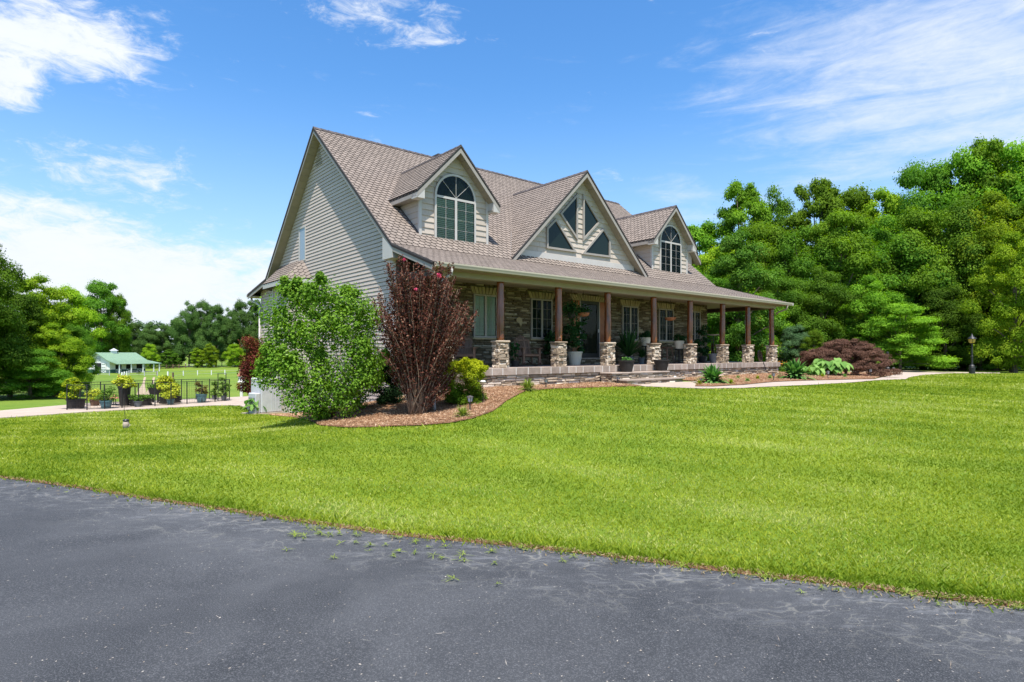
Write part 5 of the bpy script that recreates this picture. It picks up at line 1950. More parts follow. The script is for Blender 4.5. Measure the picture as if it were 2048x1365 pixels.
def ear_plant(label, loc, n, spread, ht, L, mat, seed):
    """broad heart shaped leaves on stalks"""
    rs = np.random.default_rng(seed)
    t = thing('large_leaf_plant', label, 'plant', loc)
    out = []; q = MB()
    for i in range(n):
        a = rs.uniform(0, 6.28); r = spread * math.sqrt(rs.uniform(.02, 1)); z = ht * rs.uniform(.45, 1.0) * (1 - .35 * r / spread)
        l = L * rs.uniform(.6, 1.15); w_ = l * .42
        base = np.array([r * math.cos(a), r * math.sin(a), z]); a2 = a + rs.normal() * .7
        dr = np.array([math.cos(a2), math.sin(a2), -rs.uniform(.25, 1.1)]); dr /= np.linalg.norm(dr)
        sd = np.array([-math.sin(a2), math.cos(a2), 0]); up = np.cross(dr, sd) * -1
        if up[2] < 0: up = -up
        mids = [base - dr * l * .12, base + dr * l * .18, base + dr * l * .6 - up * l * .05, base + dr * l - up * l * .2]
        ws = [w_ * .75, w_ * 1.05, w_ * .75, .004]
        lift = [.10, .16, .12, 0]
        for s in (-1, 1):
            for k in range(3):
                e0 = mids[k] + sd * s * ws[k] + up * l * lift[k]; e1 = mids[k + 1] + sd * s * ws[k + 1] + up * l * lift[k + 1]
                out += [mids[k], e0, e1, mids[k + 1]] if s > 0 else [mids[k], mids[k + 1], e1, e0]
        q.tube([(0, 0, 0), tuple(base * np.array([.6, .6, .7])), tuple(base)], [.012, .009, .006], 5)
    fast_mesh('leaves', np.array(out), 4, mat, np.repeat(rs.uniform(0, 1, n), 6), t)
    ob('stalks', q, M['leaf_pot'], t)
    return t


def at_ground(px, py, z=.42):
    x, y = PZ(px, py, z)
    zz = h1(x, y)
    x, y = PZ(px, py, zz)
    return (x, y, h1(x, y) + .02)


GH = 'hostas in the mulch bed'
plant('hosta', 'dark green hosta clump in front of the porch wall right of the steps', 'hosta', at_ground(1425, 765), 190, .85, .12, M['leaf_hosta'], 1, GH, droop=.62, spread=1.1)
plant('hosta', 'wide hosta clump beside the right end of the porch', 'hosta', at_ground(1588, 757), 210, 1.05, .14, M['leaf_hosta'], 2, GH, droop=.62, spread=1.1)
ear_plant('pale green plant with very large leaves before the bronze maple', at_ground(1660, 753), 90, .72, .95, .42, M['leaf_big'], 3)
ear_plant('lower pale large leaved plant left of the bigger one', at_ground(1624, 753), 45, .42, .55, .32, M['leaf_big'], 4)
ear_plant('elephant ear plant with big leaves beside the grey unit', at_ground(510, 829, -.9), 16, .30, .85, .30, M['leaf_big'], 5)
for i, (px, py, L) in enumerate([(1462, 768, .22), (1495, 763, .2), (1515, 758, .2), (1476, 757, .18), (1398, 768, .2), (1540, 757, .26), (1645, 755, .2), (1690, 756, .22)]):
    lab = ['small yellow green tuft right of the first hosta', 'low green tuft between the two hostas', 'low tuft farther back near the porch base', 'tiny tuft close to the porch wall', 'little yellow leaved plant left of the first hosta', 'grassy tuft by the path light at the porch corner', 'small yellow tuft in front of the large leaves', 'low tuft under the bronze maple'][i]
    plant('bedding_plant', lab, 'plant', at_ground(px, py), 70, L, .03, M['leaf_big'] if i % 2 else M['leaf_nandina'], 40 + i, 'small tufts in the mulch bed', droop=.7)
plant('weed_clump', 'weedy green growth in the mulch before the left porch wall', 'weeds', at_ground(1055, 782, .5), 260, .42, .02, M['weed'], 60)
plant('weed_clump', 'thin weeds left of the burgundy shrub light', 'weeds', at_ground(925, 838, .3), 220, .3, .016, M['weed'], 61)
lil = plant('daylily', 'tuft of daylilies with orange flowers at the right porch end', 'plant', at_ground(1566, 747), 120, .5, .025, M['leaf_pot'], 62)
rs = np.random.default_rng(4)
Pf = rs.uniform(-.5, .5, (60, 3)) * np.array([1, 1, .3]) + np.array([0, 0, .5])
fast_mesh('flower', leaf_quads(Pf, nrm_(rs.normal(size=(60, 3))), .07, .06, rs, .1), 4, M['orange_fl'], rs.uniform(0, 1, 60), lil)


# ------------------------------------------------------------------ barn, pasture
def hit(px, py):
    """point where the sight line through a pixel of the photograph meets the ground"""
    ds = np.concatenate([np.arange(3, 60, .1), np.arange(60, 260, .5)])
    X = (px - CX) / F_PX * ds
    zr = EYE - (py - CY) / F_PX * ds
    g = H(X, ds)
    k = int(np.argmax(zr <= g))
    if k == 0: k = len(ds) - 1
    return (float(X[k]), float(ds[k]), float(g[k]))


bxy = PD(237, 160); bzg = -3.95
BA = math.radians(70)
barn = thing('barn', 'white barn with pale green metal roof, side porch and cupola beyond the pasture', 'barn', (bxy[0], bxy[1], bzg), BA)
BL, BD, LT = 10.5, 9.0, 3.4
ZE, ZB2, ZRg = 2.5, 3.2, 5.6
# local: x along the long side, y back; the lean-to porch is at y 0..LT
ob('wall', MB().prism([(0, LT, .9), (0, LT, ZB2), (0, LT + BD / 2, ZRg - .1), (0, LT + BD, ZB2), (0, LT + BD, .9)], (BL, 0, 0), 0, .5), M['white'], barn)
ob('wainscot', MB().prism([(-.03, LT - .03, -.3), (-.03, LT + BD, -.3), (-.03, LT + BD, .9), (-.03, LT - .03, .9)], (BL + .06, 0, 0), 0, .5), M['barn_dark_green'], barn)
q = MB()
for pts in ([(-.6, -.5, ZE), (BL + 2.2, -.5, ZE), (BL + .6, LT, ZB2 + .25), (-.6, LT, ZB2 + .25)], [(-.6, LT, ZB2 + .25), (BL + .6, LT, ZB2 + .25), (BL + .6, LT + BD / 2, ZRg), (-.6, LT + BD / 2, ZRg)],
            [(BL + .6, LT + BD / 2, ZRg), (BL + .6, LT + BD + .4, ZB2), (-.6, LT + BD + .4, ZB2), (-.6, LT + BD / 2, ZRg)]):
    q.prism([Vector(p) - Vector((0, 0, .06)) for p in pts], (0, 0, .06), 0, .5)
rf = ob('roof', q, M['barn_green'], barn)
for i in range(28):
    x = -.4 + i * (BL + .8) / 27
    q = MB().bar((x, LT, ZB2 + .28), (x, LT + BD / 2, ZRg + .03), .05, .05, 0, .5).bar((x, -.5, ZE + .03), (x, LT, ZB2 + .28), .05, .05, 0, .5)
    ob('roof_rib', q, M['barn_green'], rf)
ob('trim', MB().bar((-.62, LT + BD / 2, ZRg - .08), (-.62, LT, ZB2 + .17), .06, .2).bar((-.62, LT, ZB2 + .17), (-.62, -.5, ZE - .08), .06, .2).bar((-.62, LT + BD / 2, ZRg - .08), (-.62, LT + BD + .4, ZB2 - .08), .06, .2), M['barn_green'], barn)
for x in (.1, 3.5, 7.0, 10.3, 12.1):
    ob('post', MB().box((x - .11, -.3, -.6), (x + .11, -.08, ZE - .05)), M['white'], barn)
for x in (1.4, 4.5, 7.6):
    st = ob('stall_opening', MB().box((x + .2, LT - .06, 1.0), (x + 1.9, LT - .035, 2.3)), M['dark'], barn)
    q = MB().box((x + .3, LT - .12, -.1), (x + 1.8, LT - .08, .95), 0, .5)
    ob('stall_door', q, M['barn_dark_green'], barn)
    q = MB()
    a, b = x + .3, x + 1.8
    for p_, r_ in (((a, 0), (b, .9)), ((a, .9), (b, 0)), ((a, 0), (b, 0)), ((a, .9), (b, .9)), ((a, 0), (a, .9)), ((b, 0), (b, .9))):
        q.bar((p_[0], LT - .14, p_[1]), (r_[0], LT - .14, r_[1]), .12, .03, 0, .5, up=(0, 1, 0))
    ob('door_brace', q, M['white'], barn)
ob('barn_door', MB().box((-.08, LT + 3.2, -.1), (-.035, LT + 5.8, 2.7)), M['dark'], barn)
q = MB().box((-.14, LT + 1.3, -.1), (-.09, LT + 3.1, 2.7), 0, .5)
ob('barn_door', q, M['white'], barn)
q = MB()
for z0, z1 in ((0, .9), ):
    for p_, r_ in (((1.3, z0), (3.1, z1)), ((1.3, z1), (3.1, z0)), ((1.3, z1), (3.1, z1)), ((1.3, z0), (3.1, z0))):
        q.bar((-.16, LT + p_[0], p_[1]), (-.16, LT + r_[0], r_[1]), .12, .03, 0, .5, up=(1, 0, 0))
q.box((-.17, LT + 1.5, 1.4), (-.15, LT + 2.9, 1.5)).box((-.17, LT + 1.5, 2.3), (-.15, LT + 2.9, 2.4))
ob('door_brace', q, M['barn_dark_green'], barn)
ob('loft_door', MB().box((-.06, LT + 3.6, 3.3), (-.03, LT + 5.2, 4.5)), M['steel'], barn)
cup = ob('cupola', MB().box((BL * .42 - .55, LT + BD / 2 - .55, ZRg - .4), (BL * .42 + .55, LT + BD / 2 + .55, ZRg + .55)), M['white'], barn)
ob('roof', MB().add([(BL * .42 - .8, LT + BD / 2 - .8, ZRg + .55), (BL * .42 + .8, LT + BD / 2 - .8, ZRg + .55), (BL * .42 + .8, LT + BD / 2 + .8, ZRg + .55), (BL * .42 - .8, LT + BD / 2 + .8, ZRg + .55), (BL * .42, LT + BD / 2, ZRg + 1.25)],
                    [(0, 1, 4), (1, 2, 4), (2, 3, 4), (3, 0, 4), (3, 2, 1, 0)]), M['steel'], cup)


def post_fence(name, label, pts, h, mat, rails=(.35, .75, 1.1), rt=.05, pw=.13, group=None, wire=None):
    t = thing(name, label, 'fence', pts[0], 0, group)
    p0 = Vector(pts[0])
    tops = []
    for p in pts:
        v = Vector(p) - p0
        lean = Vector((rnd.uniform(-.04, .04), 0, 0))
        ob('post', MB().bar(v - Vector((0, 0, .2)), v + Vector((0, 0, h)) + lean, pw, pw), mat, t)
        tops.append(v)
    for a, b in zip(tops[:-1], tops[1:]):
        for r in rails:
            ob('rail' if wire is None else 'wire', MB().bar(a + Vector((0, 0, r)), b + Vector((0, 0, r)), rt, rt), wire or mat, t)
    return t


post_fence('pasture_fence', 'white post and wire fence across the middle of the pasture', [hit(px, py) for px, py in ((336, 761), (367, 753), (395, 752), (423, 751.5), (450, 750.5), (480, 750), (510, 749), (540, 748))], 1.35, M['white'], (.5, 1.2), .035, .16, wire=M['steel'])
post_fence('pasture_fence', 'white post and rail fence along the far edge of the pasture before the trees', [hit(px, py) for px, py in ((371, 735.5), (392, 735), (413, 734), (428, 733.5), (443.6, 733), (456, 732.5), (473, 732), (495, 731.5), (520, 731))], 1.5, M['white'], (.5, 1.0), .06, .2)
post_fence('pasture_fence', 'weathered grey rail fence between the barn and the white far fence', [hit(px, py) for px, py in ((320, 739), (333, 738), (346, 737.5), (358, 737), (371, 736.5))], 1.4, M['weathered'], (.5, 1.1), .08, .2)
post_fence('pasture_fence', 'short run of white posts slanting down from the barn', [hit(px, py) for px, py in ((254, 754), (249, 758), (244, 763))], 1.3, M['white'], (1.0,), .03, .18, wire=M['steel'])
post_fence('pasture_gate', 'grey farm gate before the barn door', [hit(px, py) for px, py in ((196, 751), (219, 752))], 1.3, M['steel'], (.3, .6, .9, 1.2), .06, .12)
post_fence('pasture_gate', 'thin grey gate across the dirt track', [hit(px, py) for px, py in ((258, 752), (289, 753), (315, 753))], 1.3, M['steel'], (.4, .8, 1.2), .05, .14)
wv = hit(278, 753)
t = thing('weathervane', 'small dark weathervane on a pole in the pasture', 'weathervane', wv)
ob('pole', MB().tube([(0, 0, -.1), (0, 0, 1.4)], .03, 6), M['black_metal'], t)
ob('vane', MB().bar((-.6, 0, .75), (.5, 0, .8), .05, .16).bar((-.2, 0, 1.2), (.2, 0, 1.25), .05, .2), M['black_metal'], t)
for (px, py, lab) in ((314, 752, 'short dark post beside the dirt track'), (346, 758, 'weathered grey post right of the nearer white post')):
    p = hit(px, py)
    tag(ob('fence_post', MB().box((-.11, -.11, -.2), (.11, .11, 1.1)), M['weathered'], loc=p), lab, 'post')
for k, (a, b) in enumerate((((281, 797), (291, 750)), ((300, 796), (309, 750)))):
    L_, R_ = [], []
    for tq in np.linspace(0, 1, 10):
        px = a[0] + (b[0] - a[0]) * tq; py = a[1] + (b[1] - a[1]) * tq
        p = hit(px, py)
        wd = .25 + .1 * math.sin(7 * tq)
        L_.append((p[0] - wd, p[1])); R_.append((p[0] + wd, p[1]))
    sheet('dirt_track', L_ + R_[::-1], .03, M['track'], 1.5)
# birdhouse
p = hit(483, 794)
p = (p[0], p[1], h1(p[0], p[1]))
bs = p[1] / F_PX
t = thing('birdhouse', 'white birdhouse with copper roof on a post by the pool deck', 'birdhouse', p)
ph = 28 * bs
ob('post', MB().lathe([(.09, -.1), (.09, ph * .85), (.12, ph * .9), (.14, ph)], 10), M['white'], t)
bh = ob('house', MB().lathe([(.20, ph), (.24, ph + .03), (.24, ph + .07), (.19, ph + .08), (.19, ph + .38), (.22, ph + .4)], 6), M['white'], t)
ob('roof', MB().lathe([(.28, ph + .40), (.20, ph + .52), (.10, ph + .68), (.02, ph + .86), (.01, ph + .95)], 6), M['copper'], bh)
for a in (-2.2, -1.4, -.6):
    ob('opening', MB().box((-.035, -.005, 0), (.035, .01, .14)), M['dark'], bh, loc=(.17 * math.cos(a), .17 * math.sin(a) - .01, ph + .14)).rotation_euler = (0, 0, a + math.pi / 2)


# ------------------------------------------------------------------ pool deck: wire fence, pots
def deckpt(px, py):
    z = -.925
    x, y = PZ(px, py, z)
    return (x, y, z + .0)


def panel_fence(label, pts, h):
    t = thing('garden_fence', label, 'fence', pts[0])
    p0 = Vector(pts[0])
    V = [Vector(p) - p0 for p in pts]
    for v in V:
        ob('post', MB().bar(v, v + Vector((0, 0, h)), .034, .034), M['black_metal'], t)
    for a, b in zip(V[:-1], V[1:]):
        for z in (.06, h - .02):
            ob('rail', MB().bar(a + Vector((0, 0, z)), b + Vector((0, 0, z)), .025, .025), M['black_metal'], t)
        n = max(2, int((b - a).length / .11))
        q = MB()
        for i in range(1, n):
            c = a.lerp(b, i / n)
            q.bar(c + Vector((0, 0, .06)), c + Vector((0, 0, h - .03)), .004, .004)
        for i in range(1, 10):
            q.bar(a + Vector((0, 0, h * i / 10)), b + Vector((0, 0, h * i / 10)), .004, .004)
        ob('wire_mesh', q, M['black_metal'], t, 'stuff')
    return t


panel_fence('black wire fence in front of the flower pots on the pool deck', [deckpt(px, py) for px, py in ((134, 820), (174, 820.5), (209, 818.5), (244, 816.5), (277, 814.5), (310, 813), (342, 811), (374, 808.8), (404, 806.6), (430, 804.6))], 1.12)
panel_fence('black wire fence behind the flower pots at the pasture side', [deckpt(px, py) for px, py in ((160, 812), (201, 809.5), (240, 807.5), (270, 806), (305, 804), (349, 801.6), (363, 801), (392, 799.6), (419, 799.5), (459, 800.6), (450, 803), (430, 804.6))], 1.12)
# taller trellis at the right end
a = deckpt(436, 803); b = deckpt(452, 802)
t = thing('trellis', 'tall black metal trellis at the right end of the wire fence', 'trellis', a)
v = Vector(b) - Vector(a)
for w_ in (Vector((0, 0, 0)), v):
    ob('post', MB().bar(w_, w_ + Vector((0, 0, 1.45)), .03, .03), M['black_metal'], t)
for z in (1.43, 1.1, .75, .4):
    ob('rail', MB().bar(Vector((0, 0, z)), v + Vector((0, 0, z)), .02, .02), M['black_metal'], t)


def pot(label, pos, r, h, mat, leafm=None, ph=.5, pr=None, seed=0, taper=.7, nl=900, leaf=.07, group=None, rim=True, bare=False, strap=False, name='flower_pot', cat='pot', rib=False):
    t = thing(name, label, cat, pos, 0, group)
    pr_ = [(r * taper, 0), (r * (taper + .04), .01)]
    for i in range(1, 7):
        f = i / 7
        pr_.append((r * (taper + (1 - taper) * f ** .8), h * f * .88))
        if rib:
            pr_.append((r * (taper + (1 - taper) * f ** .8) * 1.02, h * f * .88 + .006))
    pr_ += [(r * .98, h * .88), (r * 1.07, h * .89), (r * 1.08, h), (r * .97, h), (r * .93, h * .93)]
    ob('pot', MB().lathe(pr_, 22), mat, t, smooth=False)
    ob('soil', MB().lathe([(r * .93, h * .90), (r * .5, h * .93), (.01, h * .94)], 14), M['soil'], t)
    if leafm:
        rs = np.random.default_rng(seed + 900)
        pr = pr or r * 1.3
        if strap:
            V = blades(nl, ph, leaf, rs, .8, .5) + np.array([0, 0, h * .9])
            fast_mesh('leaves', V, 4, leafm, np.repeat(rs.uniform(0, 1, nl), 4), t)
        else:
            n = 22
            C = np.stack([rs.uniform(-pr, pr, n) * .8, rs.uniform(-pr, pr, n) * .8, h + rs.uniform(.0, ph, n)], 1)
            R = rs.uniform(.25, .5, n) * pr
            P, N = cloud(C, R, max(8, nl // n), rs, squash=.9)
            fast_mesh('leaves', leaf_quads(P, N, leaf, leaf * .75, rs, .1), 4, leafm, rs.uniform(0, 1, len(P)), t)
            q = MB()
            for i in range(6):
                c = C[i]
                q.tube([(c[0] * .2, c[1] * .2, h * .9), tuple(c)], [.012, .005], 5)
            ob('stems', q, M['stem'], t)
    return t


ds_ = 27.5 / F_PX
pot('teal glazed pot with leafy green plant behind the left part of the fence', deckpt(212, 817.5), .24, .36, M['pot_teal'], M['leaf_pot'], .55, .36, 1, nl=900)
pot('pale blue grey pot with a small plant in front of the long planter', deckpt(276, 814.2), .18, .27, M['pot_slate'], M['leaf_pot'], .15, .18, 2, nl=400)
pot('teal pot before the yellow vines in the middle of the deck', deckpt(341, 810), .17, .28, M['pot_teal'], M['leaf_yellow'], .35, .30, 3, nl=700)
pot('large teal pot with a bushy reddish green plant right of the middle', deckpt(403, 806), .25, .44, M['pot_teal'], leafmat('leaves_reddish', (.10, .08, .02), (.2, .17, .05), .25, objvar=0), .55, .28, 4, nl=900)
pot('blue grey pot with climbing green plant under the tall trellis', deckpt(448, 802.5), .14, .28, M['pot_slate'], M['leaf_pot'], .9, .26, 5, nl=1100)
pot('small blue pot left of the tall trellis', deckpt(429, 800), .13, .24, M['pot_slate'], M['leaf_pot'], .7, .22, 6, nl=700)
pot('dark half barrel with tall bushy green plant at the left end of the deck fence', deckpt(152, 817), .36, .42, M['pot_black'], M['leaf_nandina'], .85, .42, 7, nl=2600, leaf=.10, taper=.85)
pot('brown pot with yellow green leaves beside the half barrel', deckpt(190, 812), .22, .3, M['weathered'], M['leaf_yellow'], .45, .35, 8, nl=800)
pot('tall dark urn overflowing with bright yellow leaves', deckpt(249, 812), .26, .95, M['pot_black'], M['leaf_yellow'], .4, .42, 9, nl=1300, leaf=.11)
for (lab, x0, x1, py, h, wv_, yl) in (('long black planter box right of the tall urn', 266, 304, 812, .32, .35, M['leaf_pot']), ('long black planter with yellow vines in the middle of the deck', 327, 362, 808, .36, .5, M['leaf_yellow'])):
    a = Vector(deckpt(x0, py + 1)); b = Vector(deckpt(x1, py - 1.6))
    t = thing('planter_box', lab, 'planter', a)
    v = b - a
    n = Vector((-v.y, v.x, 0)).normalized() * .4
    L = v.length
    for k in range(3):
        z0 = h * k / 3
        q = MB()
        q.prism([(0, 0, z0 + .006), tuple(v + Vector((0, 0, z0 + .006))), tuple(v + n + Vector((0, 0, z0 + .006))), tuple(n + Vector((0, 0, z0 + .006)))], (0, 0, h / 3 - .012), 0)
        ob('board', q, M['pot_black'], t)
    rs = np.random.default_rng(int(x0))
    nn_ = 26
    C = np.array([tuple(v * rs.uniform(.05, .95) + n * rs.uniform(.2, .8) + Vector((0, 0, h + rs.uniform(0, wv_)))) for _ in range(nn_)])
    P, N = cloud(C, rs.uniform(.12, .26, nn_), 60, rs)
    if yl is M['leaf_pot']:
        P = P[P[:, 2] < h + .18]; N = N[:len(P)]
    fast_mesh('leaves', leaf_quads(P, N, .11, .09, rs, .1), 4, yl, rs.uniform(0, 1, len(P)), t)
# raised planter on legs
p = deckpt(311, 806)
t = thing('raised_planter', 'black raised planter on legs left of the yellow arch', 'planter', p)
for sx in (-1, 1):
    for sy in (-1, 1):
        ob('leg', MB().box((sx * .2 - .03, sy * .14 - .03, 0), (sx * .2 + .03, sy * .14 + .03, .42)), M['pot_black'], t)
ob('trough', MB().add([(-.2, -.15, .42), (.2, -.15, .42), (.2, .15, .42), (-.2, .15, .42), (-.27, -.2, .75), (.27, -.2, .75), (.27, .2, .75), (-.27, .2, .75)], [(0, 3, 2, 1), (0, 1, 5, 4), (1, 2, 6, 5), (2, 3, 7, 6), (3, 0, 4, 7), (4, 5, 6, 7)]), M['pot_black'], t)
rs = np.random.default_rng(55)
P = rs.normal(size=(500, 3)) * np.array([.14, .1, .06]) + np.array([0, 0, .83])
fast_mesh('leaves', leaf_quads(P, nrm_(rs.normal(size=(500, 3)) + np.array([0, 0, .6])), .08, .06, rs, .1), 4, M['leaf_pot'], rs.uniform(0, 1, 500), t)
# arch with yellow vine
a = Vector(deckpt(317, 806)); b = Vector(deckpt(344, 804.5))
t = thing('garden_arch', 'arch covered in bright yellow vine above the planters', 'arch', a)
v = b - a
pts = [Vector((0, 0, 0)), Vector((0, 0, .75))] + [v * (.5 - .5 * math.cos(an)) + Vector((0, 0, .75 + .45 * math.sin(an))) for an in np.linspace(.2, math.pi - .2, 8)] + [v + Vector((0, 0, .75)), v]
ob('hoop', MB().tube(pts, .018, 6), M['black_metal'], t)
rs = np.random.default_rng(56)
sp = [pts[1].lerp(pts[2], .5)] + pts[2:-1]
P = []
for p_ in [x_.lerp(y_, f) for x_, y_ in zip(sp[:-1], sp[1:]) for f in (0, .5)]:
    P.append(np.array(p_) + rs.normal(size=(75, 3)) * .075)
P = np.concatenate(P)
fast_mesh('leaves', leaf_quads(P, nrm_(rs.normal(size=P.shape) + np.array([0, -.3, .5])), .11, .09, rs, .1), 4, M['leaf_yellow'], rs.uniform(0, 1, len(P)), t)


def lantern(label, pos, h=.5, w=.28):
    t = thing('garden_lantern', label, 'lantern', pos, 0, 'copper topped lanterns on the pool deck')
    for sx in (-1, 1):
        for sy in (-1, 1):
            ob('leg', MB().box((sx * w * .45 - .012, sy * w * .45 - .012, 0), (sx * w * .45 + .012, sy * w * .45 + .012, h * .66)), M['black_metal'], t)
    ob('base', MB().box((-w / 2, -w / 2, .04), (w / 2, w / 2, .06)), M['black_metal'], t)
    ob('roof', MB().lathe([(w * .72, h * .66), (w * .5, h * .74), (w * .16, h * .86), (w * .15, h * .92), (w * .05, h), (.008, h * 1.05)], 8), M['copper'], t)


lantern('copper topped lantern right of the big teal pot', deckpt(229, 811), .50, .34)
lantern('copper topped lantern on the stand right of the tall urn', (deckpt(252, 811)[0], deckpt(252, 811)[1], -.93), .62, .3)
p = deckpt(243.5, 811.5)
t = thing('butterfly_stake', 'rusty metal butterfly ornament on a tall stake above the yellow plant', 'ornament', p)
ob('stake', MB().tube([(0, 0, 0), (0, 0, 1.15)], .012, 6), M['black_metal'], t)
for s, m_ in ((-1, 1.0), (1, .9)):
    q = MB()
    for k in range(3):
        q.tube([(0, 0, 1.1), (s * .16 * m_, 0, 1.5 - .1 * k), (s * .2 * m_, .02, 1.3 - .1 * k), (0, 0, 1.12)], .011, 5)
    q.prism([(0, 0, 1.14), (s * .15, 0, 1.48), (s * .18, 0, 1.33), (s * .10, 0, 1.2)], (0, .008, 0))
    ob('wing', q, M['terracotta'], t)

# jug with rod on the lawn
p = hit(252, 858)
t = thing('feeder', 'beige can with dark lid and thin rod standing on the left lawn', 'feeder', p)
js = p[1] / F_PX
ob('can', MB().lathe([(5.6 * js, -.02), (5.6 * js, 8 * js), (5.2 * js, 14 * js)], 14), M['concrete'], t, smooth=True)
ob('lid', MB().lathe([(5.8 * js, 15 * js), (5.9 * js, 17 * js), (4.5 * js, 18.5 * js), (1 * js, 19 * js)], 14), M['black_metal'], t)
ob('spout', MB().tube([(5.5 * js, 0, 4 * js), (8 * js, 0, 7 * js), (7.5 * js, 0, 9 * js)], .6 * js, 6), M['ac_beige'], t)
ob('rod', MB().tube([(-1 * js, 0, 17 * js), (-3.5 * js, 0, 38 * js), (-4 * js, 0, 62 * js)], .006, 5), M['black_metal'], t)


# ------------------------------------------------------------------ units beside the gable
def local_thing(name, label, cat, lx, ly, z, rz=0, group=None):
    w_ = W(lx, ly)
    return thing(name, label, cat, (w_.x, w_.y, z), TH + rz, group)


def lpx(px, py, z):
    """house coordinates of a pixel at height z"""
    x, y = PZ(px, py, z)
    d = Vector((x, y, 0)) - O0
    return d.dot(UX), d.dot(UY)


a = Vector(PZ(541, 826, -.86) + (-.9,)); b = Vector(PZ(575, 822, -.84) + (-.9,))
t = thing('generator_unit', 'grey ribbed metal unit beside the gable wall under the green shrub', 'utility unit', (a.x, a.y, -.88), math.atan2(b.y - a.y, b.x - a.x))
Lu = (b - a).length
ob('pad', MB().box((-.75, -.1, -.15), (Lu + .35, .9, .03)), M['concrete'], t)
ob('body', MB().box((-.40, 0, .03), (Lu, .8, 1.45), bev=.04), M['steel'], t)
for i in range(9):
    x = .06 + i * (Lu - .1) / 9
    ob('rib', MB().box((x, -.018, .06), (x + .035, .0, 1.40)), M['steel'], t)
ob('side_box', MB().box((-.62, .05, .03), (-.41, .6, .85), bev=.03), M['steel'], t)
for i in range(6):
    ob('louver', MB().box((-.64, .1, .12 + i * .1), (-.618, .55, .17 + i * .1)), M['flashing'], t)
a = Vector(PZ(600, 819, -.78) + (0,))
t = thing('air_conditioner', 'beige outdoor unit behind the lower left of the green shrub', 'air conditioner', (a.x, a.y, -.84), math.radians(14))
ob('pad', MB().box((-.6, -.15, -.12), (1.2, .95, .03)), M['concrete'], t)
ob('body', MB().box((-.22, 0, .03), (.95, .8, 1.02), bev=.03), M['ac_beige'], t)
for i in range(10):
    ob('louver', MB().box((-.235, .08, .1 + i * .085), (-.218, .72, .14 + i * .085)), M['terracotta'], t)
ob('conduit', MB().tube([(.15, -.05, .02), (.15, -.04, .2), (.3, .01, .22)], .02, 6), M['flashing'], t)
lx, ly = GX - .12, 14.9
t = local_thing('meter_box', 'grey meter box low on the wall at the left corner of the house', 'meter', lx, ly, -.4)
ob('box', MB().box((-.12, -.2, .0), (.1, .2, .62), bev=.02), M['steel'], t)
ob('dial', MB().lathe([(.09, 0), (.09, .06), (.07, .08)], 14, c=(0, 0, 0)), M['glass_dark'], t, loc=(-.12, 0, .42)).rotation_euler = (0, -math.pi / 2, 0)
ob('conduit', MB().tube([(-.02, 0, 0), (-.02, 0, -.5)], .03, 6), M['steel'], t)


# ------------------------------------------------------------------ path lights, lamp posts
def make_light(label, p, h, sc_=1.0):
    t = thing('path_light', label, 'path light', p, 0, 'small bronze path lights along the bed')
    ob('stake', MB().lathe([(.016, -.05), (.016, h * .6), (.022, h * .62)], 8), M['bronze'], t)
    ob('lens', MB().lathe([(.04, h * .62), (.05, h * .68), (.058, h * .9)], 8), M['amber'] if False else M['steel'], t)
    ob('cap', MB().lathe([(.085, h * .9), (.06, h * .95), (.012, h)], 8), M['bronze'], t)
    for k in range(4):
        a = k * math.pi / 2 + .4
        ob('rib', MB().bar((.045 * math.cos(a), .045 * math.sin(a), h * .62), (.062 * math.cos(a), .062 * math.sin(a), h * .9), .01, .01), M['bronze'], t)
    return t


pl = None
for px, base, top, lab in ((940, 826, 792, 'path light nearest the camera, in the bed right of the burgundy shrub'), (1092, 779, 758, 'path light in the weeds before the left porch wall'),
                           (1235, 770, 753, 'path light at the left side of the porch steps'), (1402, 769, 757, 'path light in front of the left hosta'), (1547, 764, 746, 'path light before the right end of the porch'),
                           (1656, 760, 742, 'path light in front of the large leaved plant'), (1741, 755, 738, 'path light below the bronze maple'), (1755, 751, 738, 'path light at the right foot of the bronze maple'),
                           (1787, 750, 735, 'lone path light at the bend of the garden path'), (497, 831, 813, 'path light at the left corner by the elephant ear plant'), (613, 824, 804, 'path light before the beige outdoor unit')):
    p = hit(px, base)
    p = (p[0], p[1], h1(p[0], p[1]))
    h = (base - top) / F_PX * p[1]
    if pl is None:
        pl = make_light(lab, p, h); h0 = h
    else:
        dup(pl, p, rnd.uniform(0, 1), lab, sc=(1, 1, h / h0))


def lamp_post(label, p, h, head=True):
    t = thing('lamp_post', label, 'lamp post', p)
    ob('base', MB().lathe([(.20, -.05), (.20, .03), (.155, .06), (.155, .42), (.13, .46), (.15, .5), (.10, .56)], 16), M['black_metal'], t)
    ob('pole', MB().lathe([(.075, .5), (.055, .62), (.05, h * .45), (.07, h * .46), (.07, h * .47), (.048, h * .48), (.042, h * .78), (.065, h * .79), (.05, h * .805)], 12), M['black_metal'], t)
    if head:
        hz = h * .81
        ob('lantern_glass', MB().lathe([(.10, hz), (.16, hz + .06), (.19, hz + .22), (.19, hz + .25)], 12), M['amber'], t)
        for k in range(6):
            a = k * math.pi / 3
            ob('rib', MB().tube([(.10 * math.cos(a), .10 * math.sin(a), hz), (.165 * math.cos(a), .165 * math.sin(a), hz + .06), (.195 * math.cos(a), .195 * math.sin(a), hz + .24)], .008, 5), M['black_metal'], t)
        ob('hood', MB().lathe([(.24, hz + .24), (.23, hz + .27), (.14, hz + .36), (.07, hz + .40), (.07, hz + .44), (.04, hz + .46), (.03, hz + .52), (.005, hz + .56)], 14), M['steel'] if False else M['black_metal'], t, smooth=True)
    return t


